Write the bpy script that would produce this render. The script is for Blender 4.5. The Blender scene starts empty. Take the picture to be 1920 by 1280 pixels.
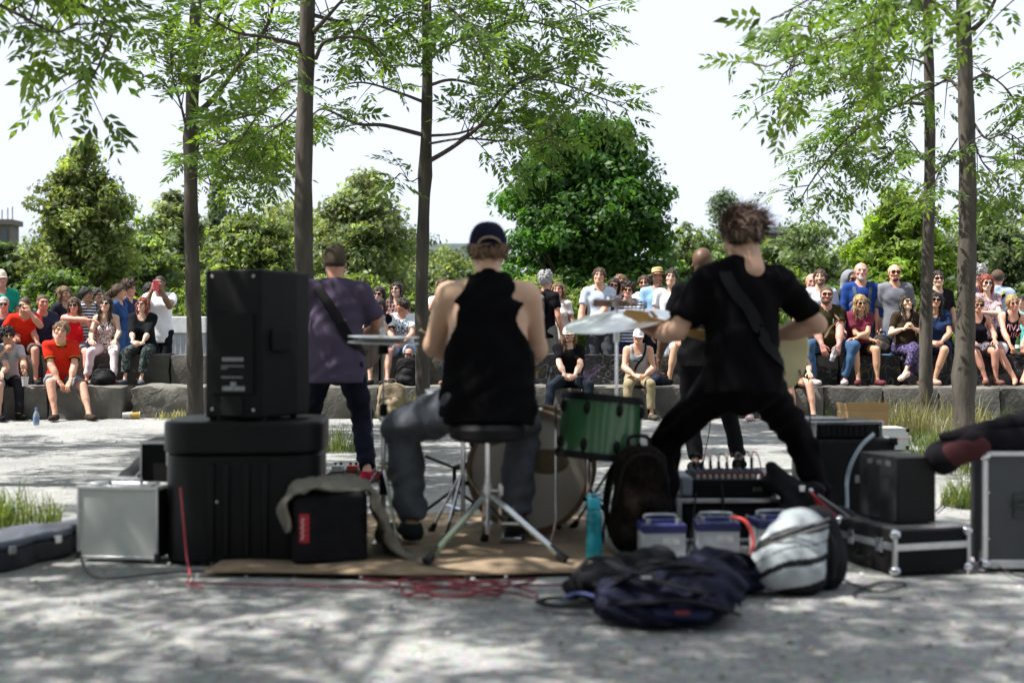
import bpy, math, random
import numpy as np
from mathutils import Vector, Matrix, Quaternion
from mathutils.bvhtree import BVHTree
R = math.radians
scene = bpy.context.scene
col = scene.collection
rng = np.random.default_rng(7)
random.seed(7)

# ---------------------------------------------------------------- camera, sky, sun, exposure
F, HZ, CAMZ = 2400.0, 630.0, 1.0            # focal length in photo pixels, horizon row, eye height
cam_d = bpy.data.cameras.new('camera'); cam = bpy.data.objects.new('camera', cam_d); col.objects.link(cam)
cam.location = (0, 0, CAMZ); cam.rotation_euler = (R(90), 0, 0)
cam_d.sensor_width = 36; cam_d.lens = 36 * F / 1920
cam_d.shift_y = -(640 - HZ) / 1920
cam_d.clip_end = 3000; cam_d.clip_start = 0.05
cam_d.dof.use_dof = True; cam_d.dof.focus_distance = 15.8; cam_d.dof.aperture_fstop = 1.9
scene.camera = cam

SUN = Vector((-0.50, -0.07, 0.86)).normalized()
elev = math.asin(SUN.z); azim = math.atan2(SUN.x, SUN.y)
world = bpy.data.worlds.new('World'); scene.world = world; world.use_nodes = True
wn = world.node_tree; wn.nodes.clear()
def N(nt, t, **kw):
    n = nt.nodes.new(t)
    for k, v in kw.items():
        if k.startswith('i_'): n.inputs[k[2:].replace('_', ' ')].default_value = v
        else: setattr(n, k, v)
    return n
sky = N(wn, 'ShaderNodeTexSky', sky_type='NISHITA', sun_disc=False, sun_elevation=elev, sun_rotation=azim,
        air_density=1.3, dust_density=3.0, ozone_density=1.0)
tc = N(wn, 'ShaderNodeTexCoord')
mp = N(wn, 'ShaderNodeMapping'); mp.inputs['Scale'].default_value = (1.2, 1.2, 2.6)
wn.links.new(tc.outputs['Generated'], mp.inputs['Vector'])
nz = N(wn, 'ShaderNodeTexNoise', i_Scale=1.5, i_Detail=6.0, i_Roughness=0.55)
wn.links.new(mp.outputs['Vector'], nz.inputs['Vector'])
cr = N(wn, 'ShaderNodeValToRGB'); cr.color_ramp.elements[0].position = 0.34; cr.color_ramp.elements[1].position = 0.46
wn.links.new(nz.outputs['Fac'], cr.inputs['Fac'])
mx = N(wn, 'ShaderNodeMix', data_type='RGBA')
wn.links.new(cr.outputs['Color'], mx.inputs['Factor'])
wn.links.new(sky.outputs['Color'], mx.inputs[6])
mx.inputs[7].default_value = (5.7, 6.15, 7.1, 1)      # thin bright summer cloud
bg = N(wn, 'ShaderNodeBackground', i_Strength=0.077)
wn.links.new(mx.outputs[2], bg.inputs['Color'])
wo = N(wn, 'ShaderNodeOutputWorld'); wn.links.new(bg.outputs[0], wo.inputs['Surface'])

sl = bpy.data.lights.new('sun', 'SUN'); sl.energy = 5.0; sl.angle = R(0.55); sl.color = (1.0, 0.965, 0.91)
so = bpy.data.objects.new('sun', sl); col.objects.link(so)
so.rotation_euler = SUN.to_track_quat('Z', 'Y').to_euler(); so.location = (-8, -4, 16)

scene.render.engine = 'CYCLES'
vs = scene.view_settings
vs.view_transform = 'Standard'; vs.look = 'None'; vs.gamma = 1.0; vs.exposure = 1.14; vs.use_curve_mapping = False
scene.cycles.use_denoising = True
scene.cycles.max_bounces = 8; scene.cycles.transparent_max_bounces = 8
scene.cycles.sample_clamp_indirect = 6

# ---------------------------------------------------------------- small helpers
def at(px, py, d): return Vector(((px - 960) / F * d, d, CAMZ - (py - HZ) / F * d))
def dist(py): return F * CAMZ / (py - HZ)                       # distance of a ground point seen at row py
def gnd(px, py): d = dist(py); return Vector(((px - 960) / F * d, d, 0))
def X(px, d): return (px - 960) / F * d
def lin(h):
    h = h.lstrip('#'); c = [int(h[i:i + 2], 16) / 255 for i in (0, 2, 4)]
    return tuple(((x / 12.92) if x <= 0.04045 else ((x + 0.055) / 1.055) ** 2.4) for x in c)
def C(c): return lin(c) if isinstance(c, str) else tuple(c)

_m = {}
def mat(name, c=(.5, .5, .5), rough=.6, metal=0., var=.15, vs=8., bump=0., bs=60., spec=.5, trans=0., coat=0., stretch=None, c2=None, sheen=0., alpha=1., ior=1.45):
    """Principled material with noise-driven colour variation and fine relief."""
    if name in _m: return _m[name]
    m = bpy.data.materials.new(name); m.use_nodes = True; nt = m.node_tree; p = nt.nodes['Principled BSDF']
    c = C(c)
    p.inputs['Roughness'].default_value = rough; p.inputs['Metallic'].default_value = metal
    p.inputs['Specular IOR Level'].default_value = spec; p.inputs['IOR'].default_value = ior
    p.inputs['Transmission Weight'].default_value = trans; p.inputs['Coat Weight'].default_value = coat
    p.inputs['Sheen Weight'].default_value = sheen; p.inputs['Alpha'].default_value = alpha
    t = N(nt, 'ShaderNodeTexCoord'); vec = t.outputs['Object']
    if stretch:
        g = N(nt, 'ShaderNodeMapping'); g.inputs['Scale'].default_value = stretch
        nt.links.new(vec, g.inputs['Vector']); vec = g.outputs['Vector']
    n = N(nt, 'ShaderNodeTexNoise', i_Scale=vs, i_Detail=5.0, i_Roughness=.6); nt.links.new(vec, n.inputs['Vector'])
    r = N(nt, 'ShaderNodeValToRGB'); r.color_ramp.elements[0].position = .3; r.color_ramp.elements[1].position = .7
    lo = tuple(x * (1 - var) for x in c); hi = C(c2) if c2 else tuple(min(1, x * (1 + var)) for x in c)
    r.color_ramp.elements[0].color = (*lo, 1); r.color_ramp.elements[1].color = (*hi, 1)
    nt.links.new(n.outputs['Fac'], r.inputs['Fac']); nt.links.new(r.outputs['Color'], p.inputs['Base Color'])
    if bump:
        b = N(nt, 'ShaderNodeTexNoise', i_Scale=bs, i_Detail=4.0); nt.links.new(vec, b.inputs['Vector'])
        u = N(nt, 'ShaderNodeBump', i_Strength=bump, i_Distance=.01); nt.links.new(b.outputs['Fac'], u.inputs['Height'])
        nt.links.new(u.outputs['Normal'], p.inputs['Normal'])
    _m[name] = m
    return m

def attr_mat(name, rough=.55, spec=.4, sss=0., bump=0., bs=80., translucent=0., stretch=None):
    """Material whose colour comes from the mesh's own colour attribute."""
    if name in _m: return _m[name]
    m = bpy.data.materials.new(name); m.use_nodes = True; nt = m.node_tree; p = nt.nodes['Principled BSDF']
    a = N(nt, 'ShaderNodeAttribute', attribute_name='tint')
    p.inputs['Roughness'].default_value = rough; p.inputs['Specular IOR Level'].default_value = spec
    nt.links.new(a.outputs['Color'], p.inputs['Base Color'])
    if sss:
        p.inputs['Subsurface Weight'].default_value = sss; p.inputs['Subsurface Radius'].default_value = (.012, .005, .003)
        p.inputs['Subsurface Scale'].default_value = 1.0
    if bump:
        t = N(nt, 'ShaderNodeTexCoord'); vec = t.outputs['Object']
        if stretch:
            g = N(nt, 'ShaderNodeMapping'); g.inputs['Scale'].default_value = stretch
            nt.links.new(vec, g.inputs['Vector']); vec = g.outputs['Vector']
        b = N(nt, 'ShaderNodeTexNoise', i_Scale=bs, i_Detail=4.0); nt.links.new(vec, b.inputs['Vector'])
        u = N(nt, 'ShaderNodeBump', i_Strength=bump, i_Distance=.01); nt.links.new(b.outputs['Fac'], u.inputs['Height'])
        nt.links.new(u.outputs['Normal'], p.inputs['Normal'])
    if translucent:
        tr = N(nt, 'ShaderNodeBsdfTranslucent'); hs = N(nt, 'ShaderNodeMix', data_type='RGBA', blend_type='MULTIPLY')
        hs.inputs['Factor'].default_value = 1; hs.inputs[7].default_value = (1.5, 1.55, .55, 1)
        nt.links.new(a.outputs['Color'], hs.inputs[6]); nt.links.new(hs.outputs[2], tr.inputs['Color'])
        ms = N(nt, 'ShaderNodeMixShader'); ms.inputs[0].default_value = translucent
        nt.links.new(p.outputs[0], ms.inputs[1]); nt.links.new(tr.outputs[0], ms.inputs[2])
        nt.links.new(ms.outputs[0], nt.nodes['Material Output'].inputs['Surface'])
    _m[name] = m
    return m

def tag(o, label=None, cat=None, group=None, kind=None):
    if label: o['label'] = label
    if cat: o['category'] = cat
    if group: o['group'] = group
    if kind: o['kind'] = kind
    return o
def thing(name, label, cat, loc=(0, 0, 0), rz=0., group=None, rot=None):
    o = bpy.data.objects.new(name, None); col.objects.link(o); o.empty_display_size = .1
    o.location = loc; o.rotation_euler = rot if rot else (0, 0, rz)
    return tag(o, label, cat, group)

def np_mesh(name, V, Q, m, parent=None, smooth=True, tint=None, mats=None):
    """Mesh object from a vertex array and a face array (n x 3 or n x 4)."""
    V = np.asarray(V, np.float32); Q = np.asarray(Q, np.int32)
    me = bpy.data.meshes.new(name); k = Q.shape[1]
    me.vertices.add(len(V)); me.vertices.foreach_set('co', V.ravel())
    me.loops.add(Q.size); me.loops.foreach_set('vertex_index', Q.ravel())
    me.polygons.add(len(Q)); me.polygons.foreach_set('loop_start', np.arange(0, Q.size, k, dtype=np.int32))
    me.polygons.foreach_set('loop_total', np.full(len(Q), k, np.int32))
    if smooth: me.polygons.foreach_set('use_smooth', np.ones(len(Q), bool))
    me.update(calc_edges=True)
    if tint is not None:
        a = me.color_attributes.new('tint', 'FLOAT_COLOR', 'POINT')
        c = np.ones((len(V), 4), np.float32); c[:, :3] = tint
        a.data.foreach_set('color', c.ravel())
    me.materials.append(m)
    o = bpy.data.objects.new(name, me); col.objects.link(o)
    if parent: o.parent = parent
    return o

def frame_from(d, up=(0, 0, 1)):
    d = np.array(d, float); d /= np.linalg.norm(d) + 1e-9
    u = np.array(up, float)
    if abs(d @ u) > .95: u = np.array((1., 0, 0))
    s = np.cross(u, d); s /= np.linalg.norm(s); t = np.cross(d, s)
    return s, t, d

class MB:
    """Collects shapes; build() links them as one mesh object."""
    def __init__(s): s.v = []; s.f = []; s.n = 0
    def add(s, V, Fc):
        V = np.asarray(V, float).reshape(-1, 3)
        s.v.append(V); s.f += [tuple(i + s.n for i in q) for q in Fc]; s.n += len(V); return s
    def box(s, c, sz, rz=0., M=None):
        x, y, z = (k / 2 for k in sz)
        V = np.array([(a * x, b * y, e * z) for e in (-1, 1) for b in (-1, 1) for a in (-1, 1)])
        if rz: V = V @ np.array(Matrix.Rotation(rz, 3, 'Z')).T
        if M is not None: V = V @ np.array(M.to_3x3()).T
        return s.add(V + np.array(c), [(0, 2, 3, 1), (4, 5, 7, 6), (0, 1, 5, 4), (2, 6, 7, 3), (0, 4, 6, 2), (1, 3, 7, 5)])
    def tube(s, pts, r, n=8, caps=True, flat=1.):
        P = np.array(pts, float); k = len(P); r = np.broadcast_to(np.asarray(r, float), (k,))
        T = np.gradient(P, axis=0); T /= np.linalg.norm(T, axis=1)[:, None] + 1e-9
        a, b, _ = frame_from(T[0]); V = []; an = np.linspace(0, 2 * math.pi, n, endpoint=False)
        for i in range(k):
            a = a - T[i] * (a @ T[i]); a /= np.linalg.norm(a) + 1e-9; b = np.cross(T[i], a)
            V.append(P[i] + r[i] * (np.cos(an)[:, None] * a + flat * np.sin(an)[:, None] * b))
        fc = [(i * n + j, i * n + (j + 1) % n, (i + 1) * n + (j + 1) % n, (i + 1) * n + j) for i in range(k - 1) for j in range(n)]
        if caps: fc += [tuple(reversed(range(n))), tuple(range((k - 1) * n, k * n))]
        return s.add(np.vstack(V), fc)
    def cyl(s, a, b, r1, r2=None, n=14): return s.tube([a, b], [r1, r1 if r2 is None else r2], n)
    def lathe(s, prof, n=24, c=(0, 0, 0), axis=(0, 0, 1), sx=1., sy=1., caps=True):
        a, b, d = frame_from(axis); an = np.linspace(0, 2 * math.pi, n, endpoint=False); V = []
        for r_, z in prof:
            V.append(np.array(c) + z * d + r_ * (sx * np.cos(an)[:, None] * a + sy * np.sin(an)[:, None] * b))
        k = len(prof)
        fc = [(i * n + j, i * n + (j + 1) % n, (i + 1) * n + (j + 1) % n, (i + 1) * n + j) for i in range(k - 1) for j in range(n)]
        if caps: fc += [tuple(reversed(range(n))), tuple(range((k - 1) * n, k * n))]
        return s.add(np.vstack(V), fc)
    def ell(s, c, rad, n=14, m=8):
        V = []; an = np.linspace(0, 2 * math.pi, n, endpoint=False)
        for i in range(m + 1):
            t = math.pi * (i + .02) / (m + .04); z = -math.cos(t); q = math.sin(t)
            V.append(np.c_[rad[0] * q * np.cos(an), rad[1] * q * np.sin(an), np.full(n, rad[2] * z)])
        fc = [(i * n + j, i * n + (j + 1) % n, (i + 1) * n + (j + 1) % n, (i + 1) * n + j) for i in range(m) for j in range(n)]
        fc += [tuple(reversed(range(n))), tuple(range(m * n, (m + 1) * n))]
        return s.add(np.vstack(V) + np.array(c), fc)
    def prism(s, poly, z0, z1, M=None):
        k = len(poly); V = [(x, y, z0) for x, y in poly] + [(x, y, z1) for x, y in poly]
        V = np.array(V, float)
        if M is not None: V = V @ np.array(M.to_3x3()).T + np.array(M.translation)
        return s.add(V, [tuple(reversed(range(k))), tuple(range(k, 2 * k))] + [(i, (i + 1) % k, k + (i + 1) % k, k + i) for i in range(k)])
    def build(s, name, m, parent=None, smooth=35, bevel=0., seg=2, loc=None, rot=None):
        me = bpy.data.meshes.new(name); me.from_pydata(np.vstack(s.v).tolist(), [], s.f); me.materials.append(m)
        if smooth:
            me.polygons.foreach_set('use_smooth', np.ones(len(me.polygons), bool)); me.set_sharp_from_angle(angle=R(smooth))
        o = bpy.data.objects.new(name, me); col.objects.link(o)
        if parent: o.parent = parent
        if bevel:
            b = o.modifiers.new('bevel', 'BEVEL'); b.width = bevel; b.segments = seg; b.limit_method = 'ANGLE'; b.angle_limit = R(50)
        if loc is not None: o.location = loc
        if rot is not None: o.rotation_euler = rot
        return o

def smooth_line(pts, k=8):
    """Catmull-Rom through the given points."""
    P = [np.array(p, float) for p in pts]; P = [2 * P[0] - P[1]] + P + [2 * P[-1] - P[-2]]; out = []
    for i in range(1, len(P) - 2):
        for t in np.linspace(0, 1, k, endpoint=False):
            a, b, c, d = P[i - 1:i + 3]
            out.append(.5 * (2 * b + (c - a) * t + (2 * a - 5 * b + 4 * c - d) * t * t + (3 * b - a - 3 * c + d) * t ** 3))
    out.append(P[-2]); return np.array(out)

# ---------------------------------------------------------------- smooth solids by distance field (used for bodies, clothes, bags)
def surfnet(D, xs, ys, zs):
    S = D < 0
    n = sum(S[i:S.shape[0] - 1 + i, j:S.shape[1] - 1 + j, k:S.shape[2] - 1 + k].astype(np.int8) for i in (0, 1) for j in (0, 1) for k in (0, 1))
    act = (n > 0) & (n < 8); I, J, K = np.nonzero(act)
    vid = np.full(act.shape, -1, np.int32); vid[I, J, K] = np.arange(len(I))
    cs = [(i, j, k) for i in (0, 1) for j in (0, 1) for k in (0, 1)]
    val = {c: D[I + c[0], J + c[1], K + c[2]] for c in cs}
    acc = np.zeros((len(I), 3)); cnt = np.zeros(len(I))
    for c in cs:
        for ax in range(3):
            if c[ax]: continue
            e = list(c); e[ax] = 1; a, b = val[c], val[tuple(e)]
            m = (a < 0) != (b < 0); t = np.where(m, a / np.where(m, a - b, 1), 0)
            p = np.zeros((len(I), 3)); p[:] = c; p[:, ax] = t
            acc += p * m[:, None]; cnt += m
    fr = acc / cnt[:, None]
    V = np.c_[xs[I] + fr[:, 0] * (xs[I + 1] - xs[I]), ys[J] + fr[:, 1] * (ys[J + 1] - ys[J]), zs[K] + fr[:, 2] * (zs[K + 1] - zs[K])]
    Q = []
    for ax in range(3):
        sl0 = [slice(1, -1)] * 3; sl1 = [slice(1, -1)] * 3; sl0[ax] = slice(0, -1); sl1[ax] = slice(1, None)
        A, B = S[tuple(sl0)], S[tuple(sl1)]
        for flip, msk in ((0, A & ~B), (1, ~A & B)):
            g = np.array(np.nonzero(msk))
            u, v = [k for k in range(3) if k != ax]
            g[u] += 1; g[v] += 1
            def cell(du, dv):
                h = g.copy(); h[u] += du; h[v] += dv; return vid[h[0], h[1], h[2]]
            q = np.stack([cell(-1, -1), cell(0, -1), cell(0, 0), cell(-1, 0)], 1)
            if (ax == 1) ^ bool(flip): q = q[:, ::-1]
            Q.append(q)
    Q = np.vstack(Q); Q = Q[(Q >= 0).all(1)]
    return V, Q

class SDF:
    """Union of tapered, optionally flattened capsules, blended smoothly; then cuts and wrinkles."""
    def __init__(s, k=.03): s.p = []; s.cut = []; s.k = k; s.off = 0.; s.wr = None; s.cutk = 0.
    def cap(s, a, b, r1, r2=None, ax=None, sc=1., flat=False, k=None, sub=False):
        s.p.append((np.array(a, float), np.array(b, float), r1, r1 if r2 is None else r2, None if ax is None else np.array(ax, float), sc, flat, k, sub)); return s
    def ball(s, c, r, ax=None, sc=1., k=None, sub=False): return s.cap(c, np.array(c, float) + 1e-5, r, r, ax, sc, False, k, sub)
    def plane(s, p, n): s.cut.append((np.array(p, float), np.array(n, float) / np.linalg.norm(n))); return s     # keeps the side n points away from
    def field(s, x, y, z, pr):
        a, b, r1, r2, ax, sc, flat, k, sub = pr
        q = [x - a[0], y - a[1], z - a[2]]; e = b - a; e0 = e
        if ax is not None:
            h = (q[0] * ax[0] + q[1] * ax[1] + q[2] * ax[2]) * (1 / sc - 1); q = [q[i] + h * ax[i] for i in range(3)]
            e = e + ax * (e @ ax) * (1 / sc - 1)
        L = e @ e + 1e-12
        t = np.clip((q[0] * e[0] + q[1] * e[1] + q[2] * e[2]) / L, 0, 1)
        d = np.sqrt((q[0] - t * e[0]) ** 2 + (q[1] - t * e[1]) ** 2 + (q[2] - t * e[2]) ** 2) - (r1 + (r2 - r1) * t)
        if flat:
            n = e0 / (np.linalg.norm(e0) + 1e-9)
            d = np.maximum(d, (x - b[0]) * n[0] + (y - b[1]) * n[1] + (z - b[2]) * n[2])
        return d
    def mesh(s, vox, bounds=None):
        lo = np.full(3, 1e9); hi = -lo
        for a, b, r1, r2, *_ , sub in s.p:
            if sub: continue
            r = max(r1, r2); lo = np.minimum(lo, np.minimum(a, b) - r); hi = np.maximum(hi, np.maximum(a, b) + r)
        mg = 2.5 * vox + .02 + s.off; lo -= mg; hi += mg
        g = [np.arange(lo[i], hi[i] + vox, vox) for i in range(3)]
        D = np.full([len(q) for q in g], .5, np.float32)
        for pr in s.p:
            a, b, r1, r2, ax, sc, flat, k, sub = pr; k = k or s.k; r = max(r1, r2) * max(1, sc) + k * 1.5 + .05 + s.off
            sl = []; ok = True
            for i in range(3):
                i0 = np.searchsorted(g[i], min(a[i], b[i]) - r); i1 = np.searchsorted(g[i], max(a[i], b[i]) + r)
                if i1 - i0 < 1: ok = False
                sl.append(slice(i0, i1))
            if not ok: continue
            x, y, z = np.meshgrid(g[0][sl[0]], g[1][sl[1]], g[2][sl[2]], indexing='ij', sparse=True)
            d = s.field(x, y, z, pr).astype(np.float32); o = D[tuple(sl)]
            if sub:
                h = np.maximum(k - np.abs(o + d), 0) / k; D[tuple(sl)] = np.maximum(o, -d) + h * h * k * .25
            else:
                h = np.maximum(k - np.abs(o - d), 0) / k; D[tuple(sl)] = np.minimum(o, d) - h * h * k * .25
        x, y, z = np.meshgrid(*g, indexing='ij', sparse=True)
        if s.off: D -= s.off
        if s.wr:
            am, fq, ph = s.wr
            D += (am * (np.sin(fq * (x + .6 * z) + 2.1 * np.sin(fq * .45 * (y - z) + ph) + ph) * np.sin(fq * .7 * (z + .5 * y) + 1.7 * np.sin(fq * .4 * x + ph)))).astype(np.float32)
        for p, n in s.cut:
            e = ((x - p[0]) * n[0] + (y - p[1]) * n[1] + (z - p[2]) * n[2]).astype(np.float32)
            if s.cutk: h = np.maximum(s.cutk - np.abs(D - e), 0) / s.cutk; D = np.maximum(D, e) + h * h * s.cutk * .25
            else: D = np.maximum(D, e)
        return surfnet(D, *g)
# ================================================================= ground
def ground_material():
    m = bpy.data.materials.new('gravel'); m.use_nodes = True; nt = m.node_tree; p = nt.nodes['Principled BSDF']; p.inputs['Roughness'].default_value = .95; p.inputs['Specular IOR Level'].default_value = .15
    t = N(nt, 'ShaderNodeTexCoord')
    a = N(nt, 'ShaderNodeTexNoise', i_Scale=.9, i_Detail=8.0, i_Roughness=.65); b = N(nt, 'ShaderNodeTexVoronoi', i_Scale=95.); c = N(nt, 'ShaderNodeTexNoise', i_Scale=22., i_Detail=6.0, i_Roughness=.75)
    for n in (a, b, c): nt.links.new(t.outputs['Object'], n.inputs['Vector'])
    r = N(nt, 'ShaderNodeValToRGB'); r.color_ramp.elements[0].position = .3; r.color_ramp.elements[1].position = .72
    r.color_ramp.elements[0].color = (.29, .29, .283, 1); r.color_ramp.elements[1].color = (.455, .453, .438, 1); nt.links.new(a.outputs['Fac'], r.inputs['Fac'])
    r2 = N(nt, 'ShaderNodeValToRGB'); r2.color_ramp.elements[0].position = .32; r2.color_ramp.elements[1].position = .6
    r2.color_ramp.elements[0].color = (.62, .62, .62, 1); r2.color_ramp.elements[1].color = (1, 1, 1, 1); nt.links.new(c.outputs['Fac'], r2.inputs['Fac'])
    x = N(nt, 'ShaderNodeMix', data_type='RGBA', blend_type='MULTIPLY'); x.inputs['Factor'].default_value = 1
    nt.links.new(r.outputs['Color'], x.inputs[6]); nt.links.new(r2.outputs['Color'], x.inputs[7])
    v = N(nt, 'ShaderNodeMix', data_type='RGBA', blend_type='MULTIPLY'); v.inputs['Factor'].default_value = .35
    nt.links.new(x.outputs[2], v.inputs[6]); nt.links.new(b.outputs['Color'], v.inputs[7])
    # lawn beyond the steps
    s = N(nt, 'ShaderNodeSeparateXYZ'); nt.links.new(t.outputs['Object'], s.inputs[0]); g = N(nt, 'ShaderNodeMapRange'); g.inputs[1].default_value = 20.5; g.inputs[2].default_value = 22.5
    ad = N(nt, 'ShaderNodeMath', operation='MULTIPLY_ADD'); ad.inputs[1].default_value = 3.; nt.links.new(c.outputs['Fac'], ad.inputs[0]); nt.links.new(s.outputs['Y'], ad.inputs[2]); nt.links.new(ad.outputs[0], g.inputs[0])
    gr = N(nt, 'ShaderNodeMix', data_type='RGBA'); gr.inputs[7].default_value = (.075, .11, .03, 1); nt.links.new(v.outputs[2], gr.inputs[6]); nt.links.new(g.outputs[0], gr.inputs['Factor'])
    nt.links.new(gr.outputs[2], p.inputs['Base Color'])
    sm = N(nt, 'ShaderNodeMath', operation='ADD'); nt.links.new(b.outputs['Distance'], sm.inputs[0]); nt.links.new(c.outputs['Fac'], sm.inputs[1])
    u = N(nt, 'ShaderNodeBump', i_Strength=.55, i_Distance=.012); nt.links.new(sm.outputs[0], u.inputs['Height']); nt.links.new(u.outputs['Normal'], p.inputs['Normal'])
    return m
BANK = .20
def zprof(y): return float(np.interp(y, [16.5, 17.3, 900], [0, BANK, BANK]))
gx = [-700, -60, -25] + list(np.arange(-12, 12.1, .6)) + [25, 60, 700]; gy = [-60, -20, -5] + list(np.arange(0, 16, .5)) + [16.5, 16.8, 17.1, 17.3, 19, 23, 30, 60, 200, 900]
V = [(x, y, zprof(y) + (.012 * math.sin(x * 1.9 + 1.3 * math.sin(y * 1.1)) * math.sin(y * 1.4 + x * .4) - .012 if 0 < y < 15.2 and abs(x) < 12 else 0)) for y in gy for x in gx]; k = len(gx)
ground = np_mesh('ground', V, [(j * k + i, j * k + i + 1, (j + 1) * k + i + 1, (j + 1) * k + i) for j in range(len(gy) - 1) for i in range(k - 1)], ground_material())
tag(ground, kind='structure')

# loose stones on the gravel, too many to count
def pebbles():
    n = 3800; y = 3.6 + 12.6 * rng.random(n) ** 1.3; x = (rng.random(n) - .5) * .95 * y; s = .004 + .011 * rng.random(n) ** 3
    base = np.array([(1, 0, -.2), (-.5, .86, -.2), (-.5, -.86, -.2), (.5, -.5, .55), (.1, .6, .6), (-.6, -.1, .5)]); fc = np.array([(0, 4, 3), (0, 1, 4), (1, 5, 4), (1, 2, 5), (2, 3, 5), (2, 0, 3), (3, 4, 5)])
    a = rng.random(n) * 6.28; c, q = np.cos(a), np.sin(a)
    V = np.empty((n, 6, 3)); V[:, :, 0] = x[:, None] + s[:, None] * (c[:, None] * base[:, 0] - q[:, None] * base[:, 1]); V[:, :, 1] = y[:, None] + s[:, None] * (q[:, None] * base[:, 0] + c[:, None] * base[:, 1]); V[:, :, 2] = s[:, None] * base[:, 2] * .8 - .004
    Q = (fc[None] + 6 * np.arange(n)[:, None, None]).reshape(-1, 3)
    sh = (.55 + .7 * rng.random(n))[:, None] * np.array((.36, .345, .32)); o = np_mesh('gravel_stones', V.reshape(-1, 3), Q, attr_mat('pebble', rough=.9, spec=.2), None, smooth=False, tint=np.repeat(sh, 6, 0))
    tag(o, 'small loose gravel stones scattered over the pale ground', 'gravel', kind='stuff')
pebbles()

# ================================================================= stepped stone seating
def stone_mat(name, c, graffiti=None):
    m = mat(name, c, rough=.9, var=.4, vs=2.6, bump=.9, bs=26, spec=.2)
    if graffiti is not None:
        nt = m.node_tree; p = nt.nodes['Principled BSDF']; ln = p.inputs['Base Color'].links[0].from_socket
        t = N(nt, 'ShaderNodeTexCoord'); mpn = N(nt, 'ShaderNodeMapping'); mpn.inputs['Location'].default_value = (graffiti * 3.7, 0, graffiti)
        nt.links.new(t.outputs['Object'], mpn.inputs['Vector'])
        n1 = N(nt, 'ShaderNodeTexNoise', i_Scale=1.6, i_Detail=1.0, i_Distortion=.8); n2 = N(nt, 'ShaderNodeTexNoise', i_Scale=3.2, i_Detail=1.0, i_Distortion=2.2); n3 = N(nt, 'ShaderNodeTexNoise', i_Scale=2.1, i_Detail=2.0)
        for n in (n1, n2, n3): nt.links.new(mpn.outputs['Vector'], n.inputs['Vector'])
        def ramp(n, a, b):
            r = N(nt, 'ShaderNodeValToRGB'); r.color_ramp.elements[0].position = a; r.color_ramp.elements[1].position = b; nt.links.new(n.outputs['Fac'], r.inputs['Fac']); return r.outputs['Color']
        def mixc(f, a, c2):
            x = N(nt, 'ShaderNodeMix', data_type='RGBA'); nt.links.new(f, x.inputs['Factor']); nt.links.new(a, x.inputs[6]); x.inputs[7].default_value = (*c2, 1); return x.outputs[2]
        o = mixc(ramp(n1, .40, .43), ln, (.028, .028, .03))
        def band(n, a, w):
            r = N(nt, 'ShaderNodeValToRGB'); e = r.color_ramp.elements; e[0].position = a - w; e[0].color = (0, 0, 0, 1); e[1].position = a + w; e[1].color = (0, 0, 0, 1); g = e.new(a); g.color = (1, 1, 1, 1); nt.links.new(n.outputs['Fac'], r.inputs['Fac']); return r.outputs['Color']
        o = mixc(band(n2, .5, .022), o, (.13, .13, .14)); o = mixc(ramp(n3, .60, .63), o, [(.07, .05, .09), (.04, .06, .09), (.12, .10, .04), (.07, .08, .085)][int(graffiti) % 4])
        nt.links.new(o, p.inputs['Base Color'])
    return m
STONE = [stone_mat('sandstone_grey_%d' % i, c) for i, c in enumerate(((.118, .112, .100), (.142, .135, .120), (.096, .091, .083)))]
GRAF = [stone_mat('painted_stone_%d' % i, (.11, .105, .10), graffiti=i + .3) for i in range(5)]
def block(w, d, h, seed, rough=.012, nx=7, nz=4, ny=5):
    """Sawn stone block with worn, uneven faces; base centre of the front edge at the origin."""
    r = np.random.default_rng(seed); P = {}; V = []; Fc = []
    def vid(i, j, k):
        if (i, j, k) not in P:
            u, v, w_ = i / nx, j / ny, k / nz
            p = np.array(((u - .5) * w, v * d, w_ * h)); e = sum(t in (0, n) for t, n in ((i, nx), (j, ny), (k, nz)))
            if e >= 2: p += (np.array((.5 * w, .5 * d, .5 * h)) - (p + (.5 * w, 0, 0))) * np.array((.018, .025, .04)) * (1 if k else .2)
            p += r.normal(0, rough, 3) * (.5, .8, .55 if k else 0); P[i, j, k] = len(V); V.append(p)
        return P[i, j, k]
    for i in range(nx):
        for k in range(nz): Fc += [(vid(i, 0, k), vid(i + 1, 0, k), vid(i + 1, 0, k + 1), vid(i, 0, k + 1)), (vid(i + 1, ny, k), vid(i, ny, k), vid(i, ny, k + 1), vid(i + 1, ny, k + 1))]
        for j in range(ny): Fc += [(vid(i, j, nz), vid(i + 1, j, nz), vid(i + 1, j + 1, nz), vid(i, j + 1, nz))]
    for j in range(ny):
        for k in range(nz): Fc += [(vid(0, j + 1, k), vid(0, j, k), vid(0, j, k + 1), vid(0, j + 1, k + 1)), (vid(nx, j, k), vid(nx, j + 1, k), vid(nx, j + 1, k + 1), vid(nx, j, k + 1))]
    return V, Fc
LOW_Y, UP_Y, LOW_Z, UP_Z = 15.5, 16.42, .38, .765
def tier(name, label, joints, y, z0, h, d, mats, seed, curve=lambda x: 0.):
    t = thing(name, label, 'wall', (0, y, z0))
    for i, (a, b) in enumerate(zip(joints[:-1], joints[1:])):
        V, Fc = block(b - a - .012, d, h + float(rng.normal(0, .005)), seed + i); mb = MB(); mb.add(V, Fc)
        mm = mats[(i * 7 + seed) % len(mats)]; o = mb.build('stone_block', mm, t, smooth=38); xc = (a + b) / 2
        o.location = (xc, curve(xc) + float(rng.normal(0, .006)), 0); o.rotation_euler = (0, 0, math.atan((curve(xc + .1) - curve(xc - .1)) / .2) + float(rng.normal(0, .006)))
    return t
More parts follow.
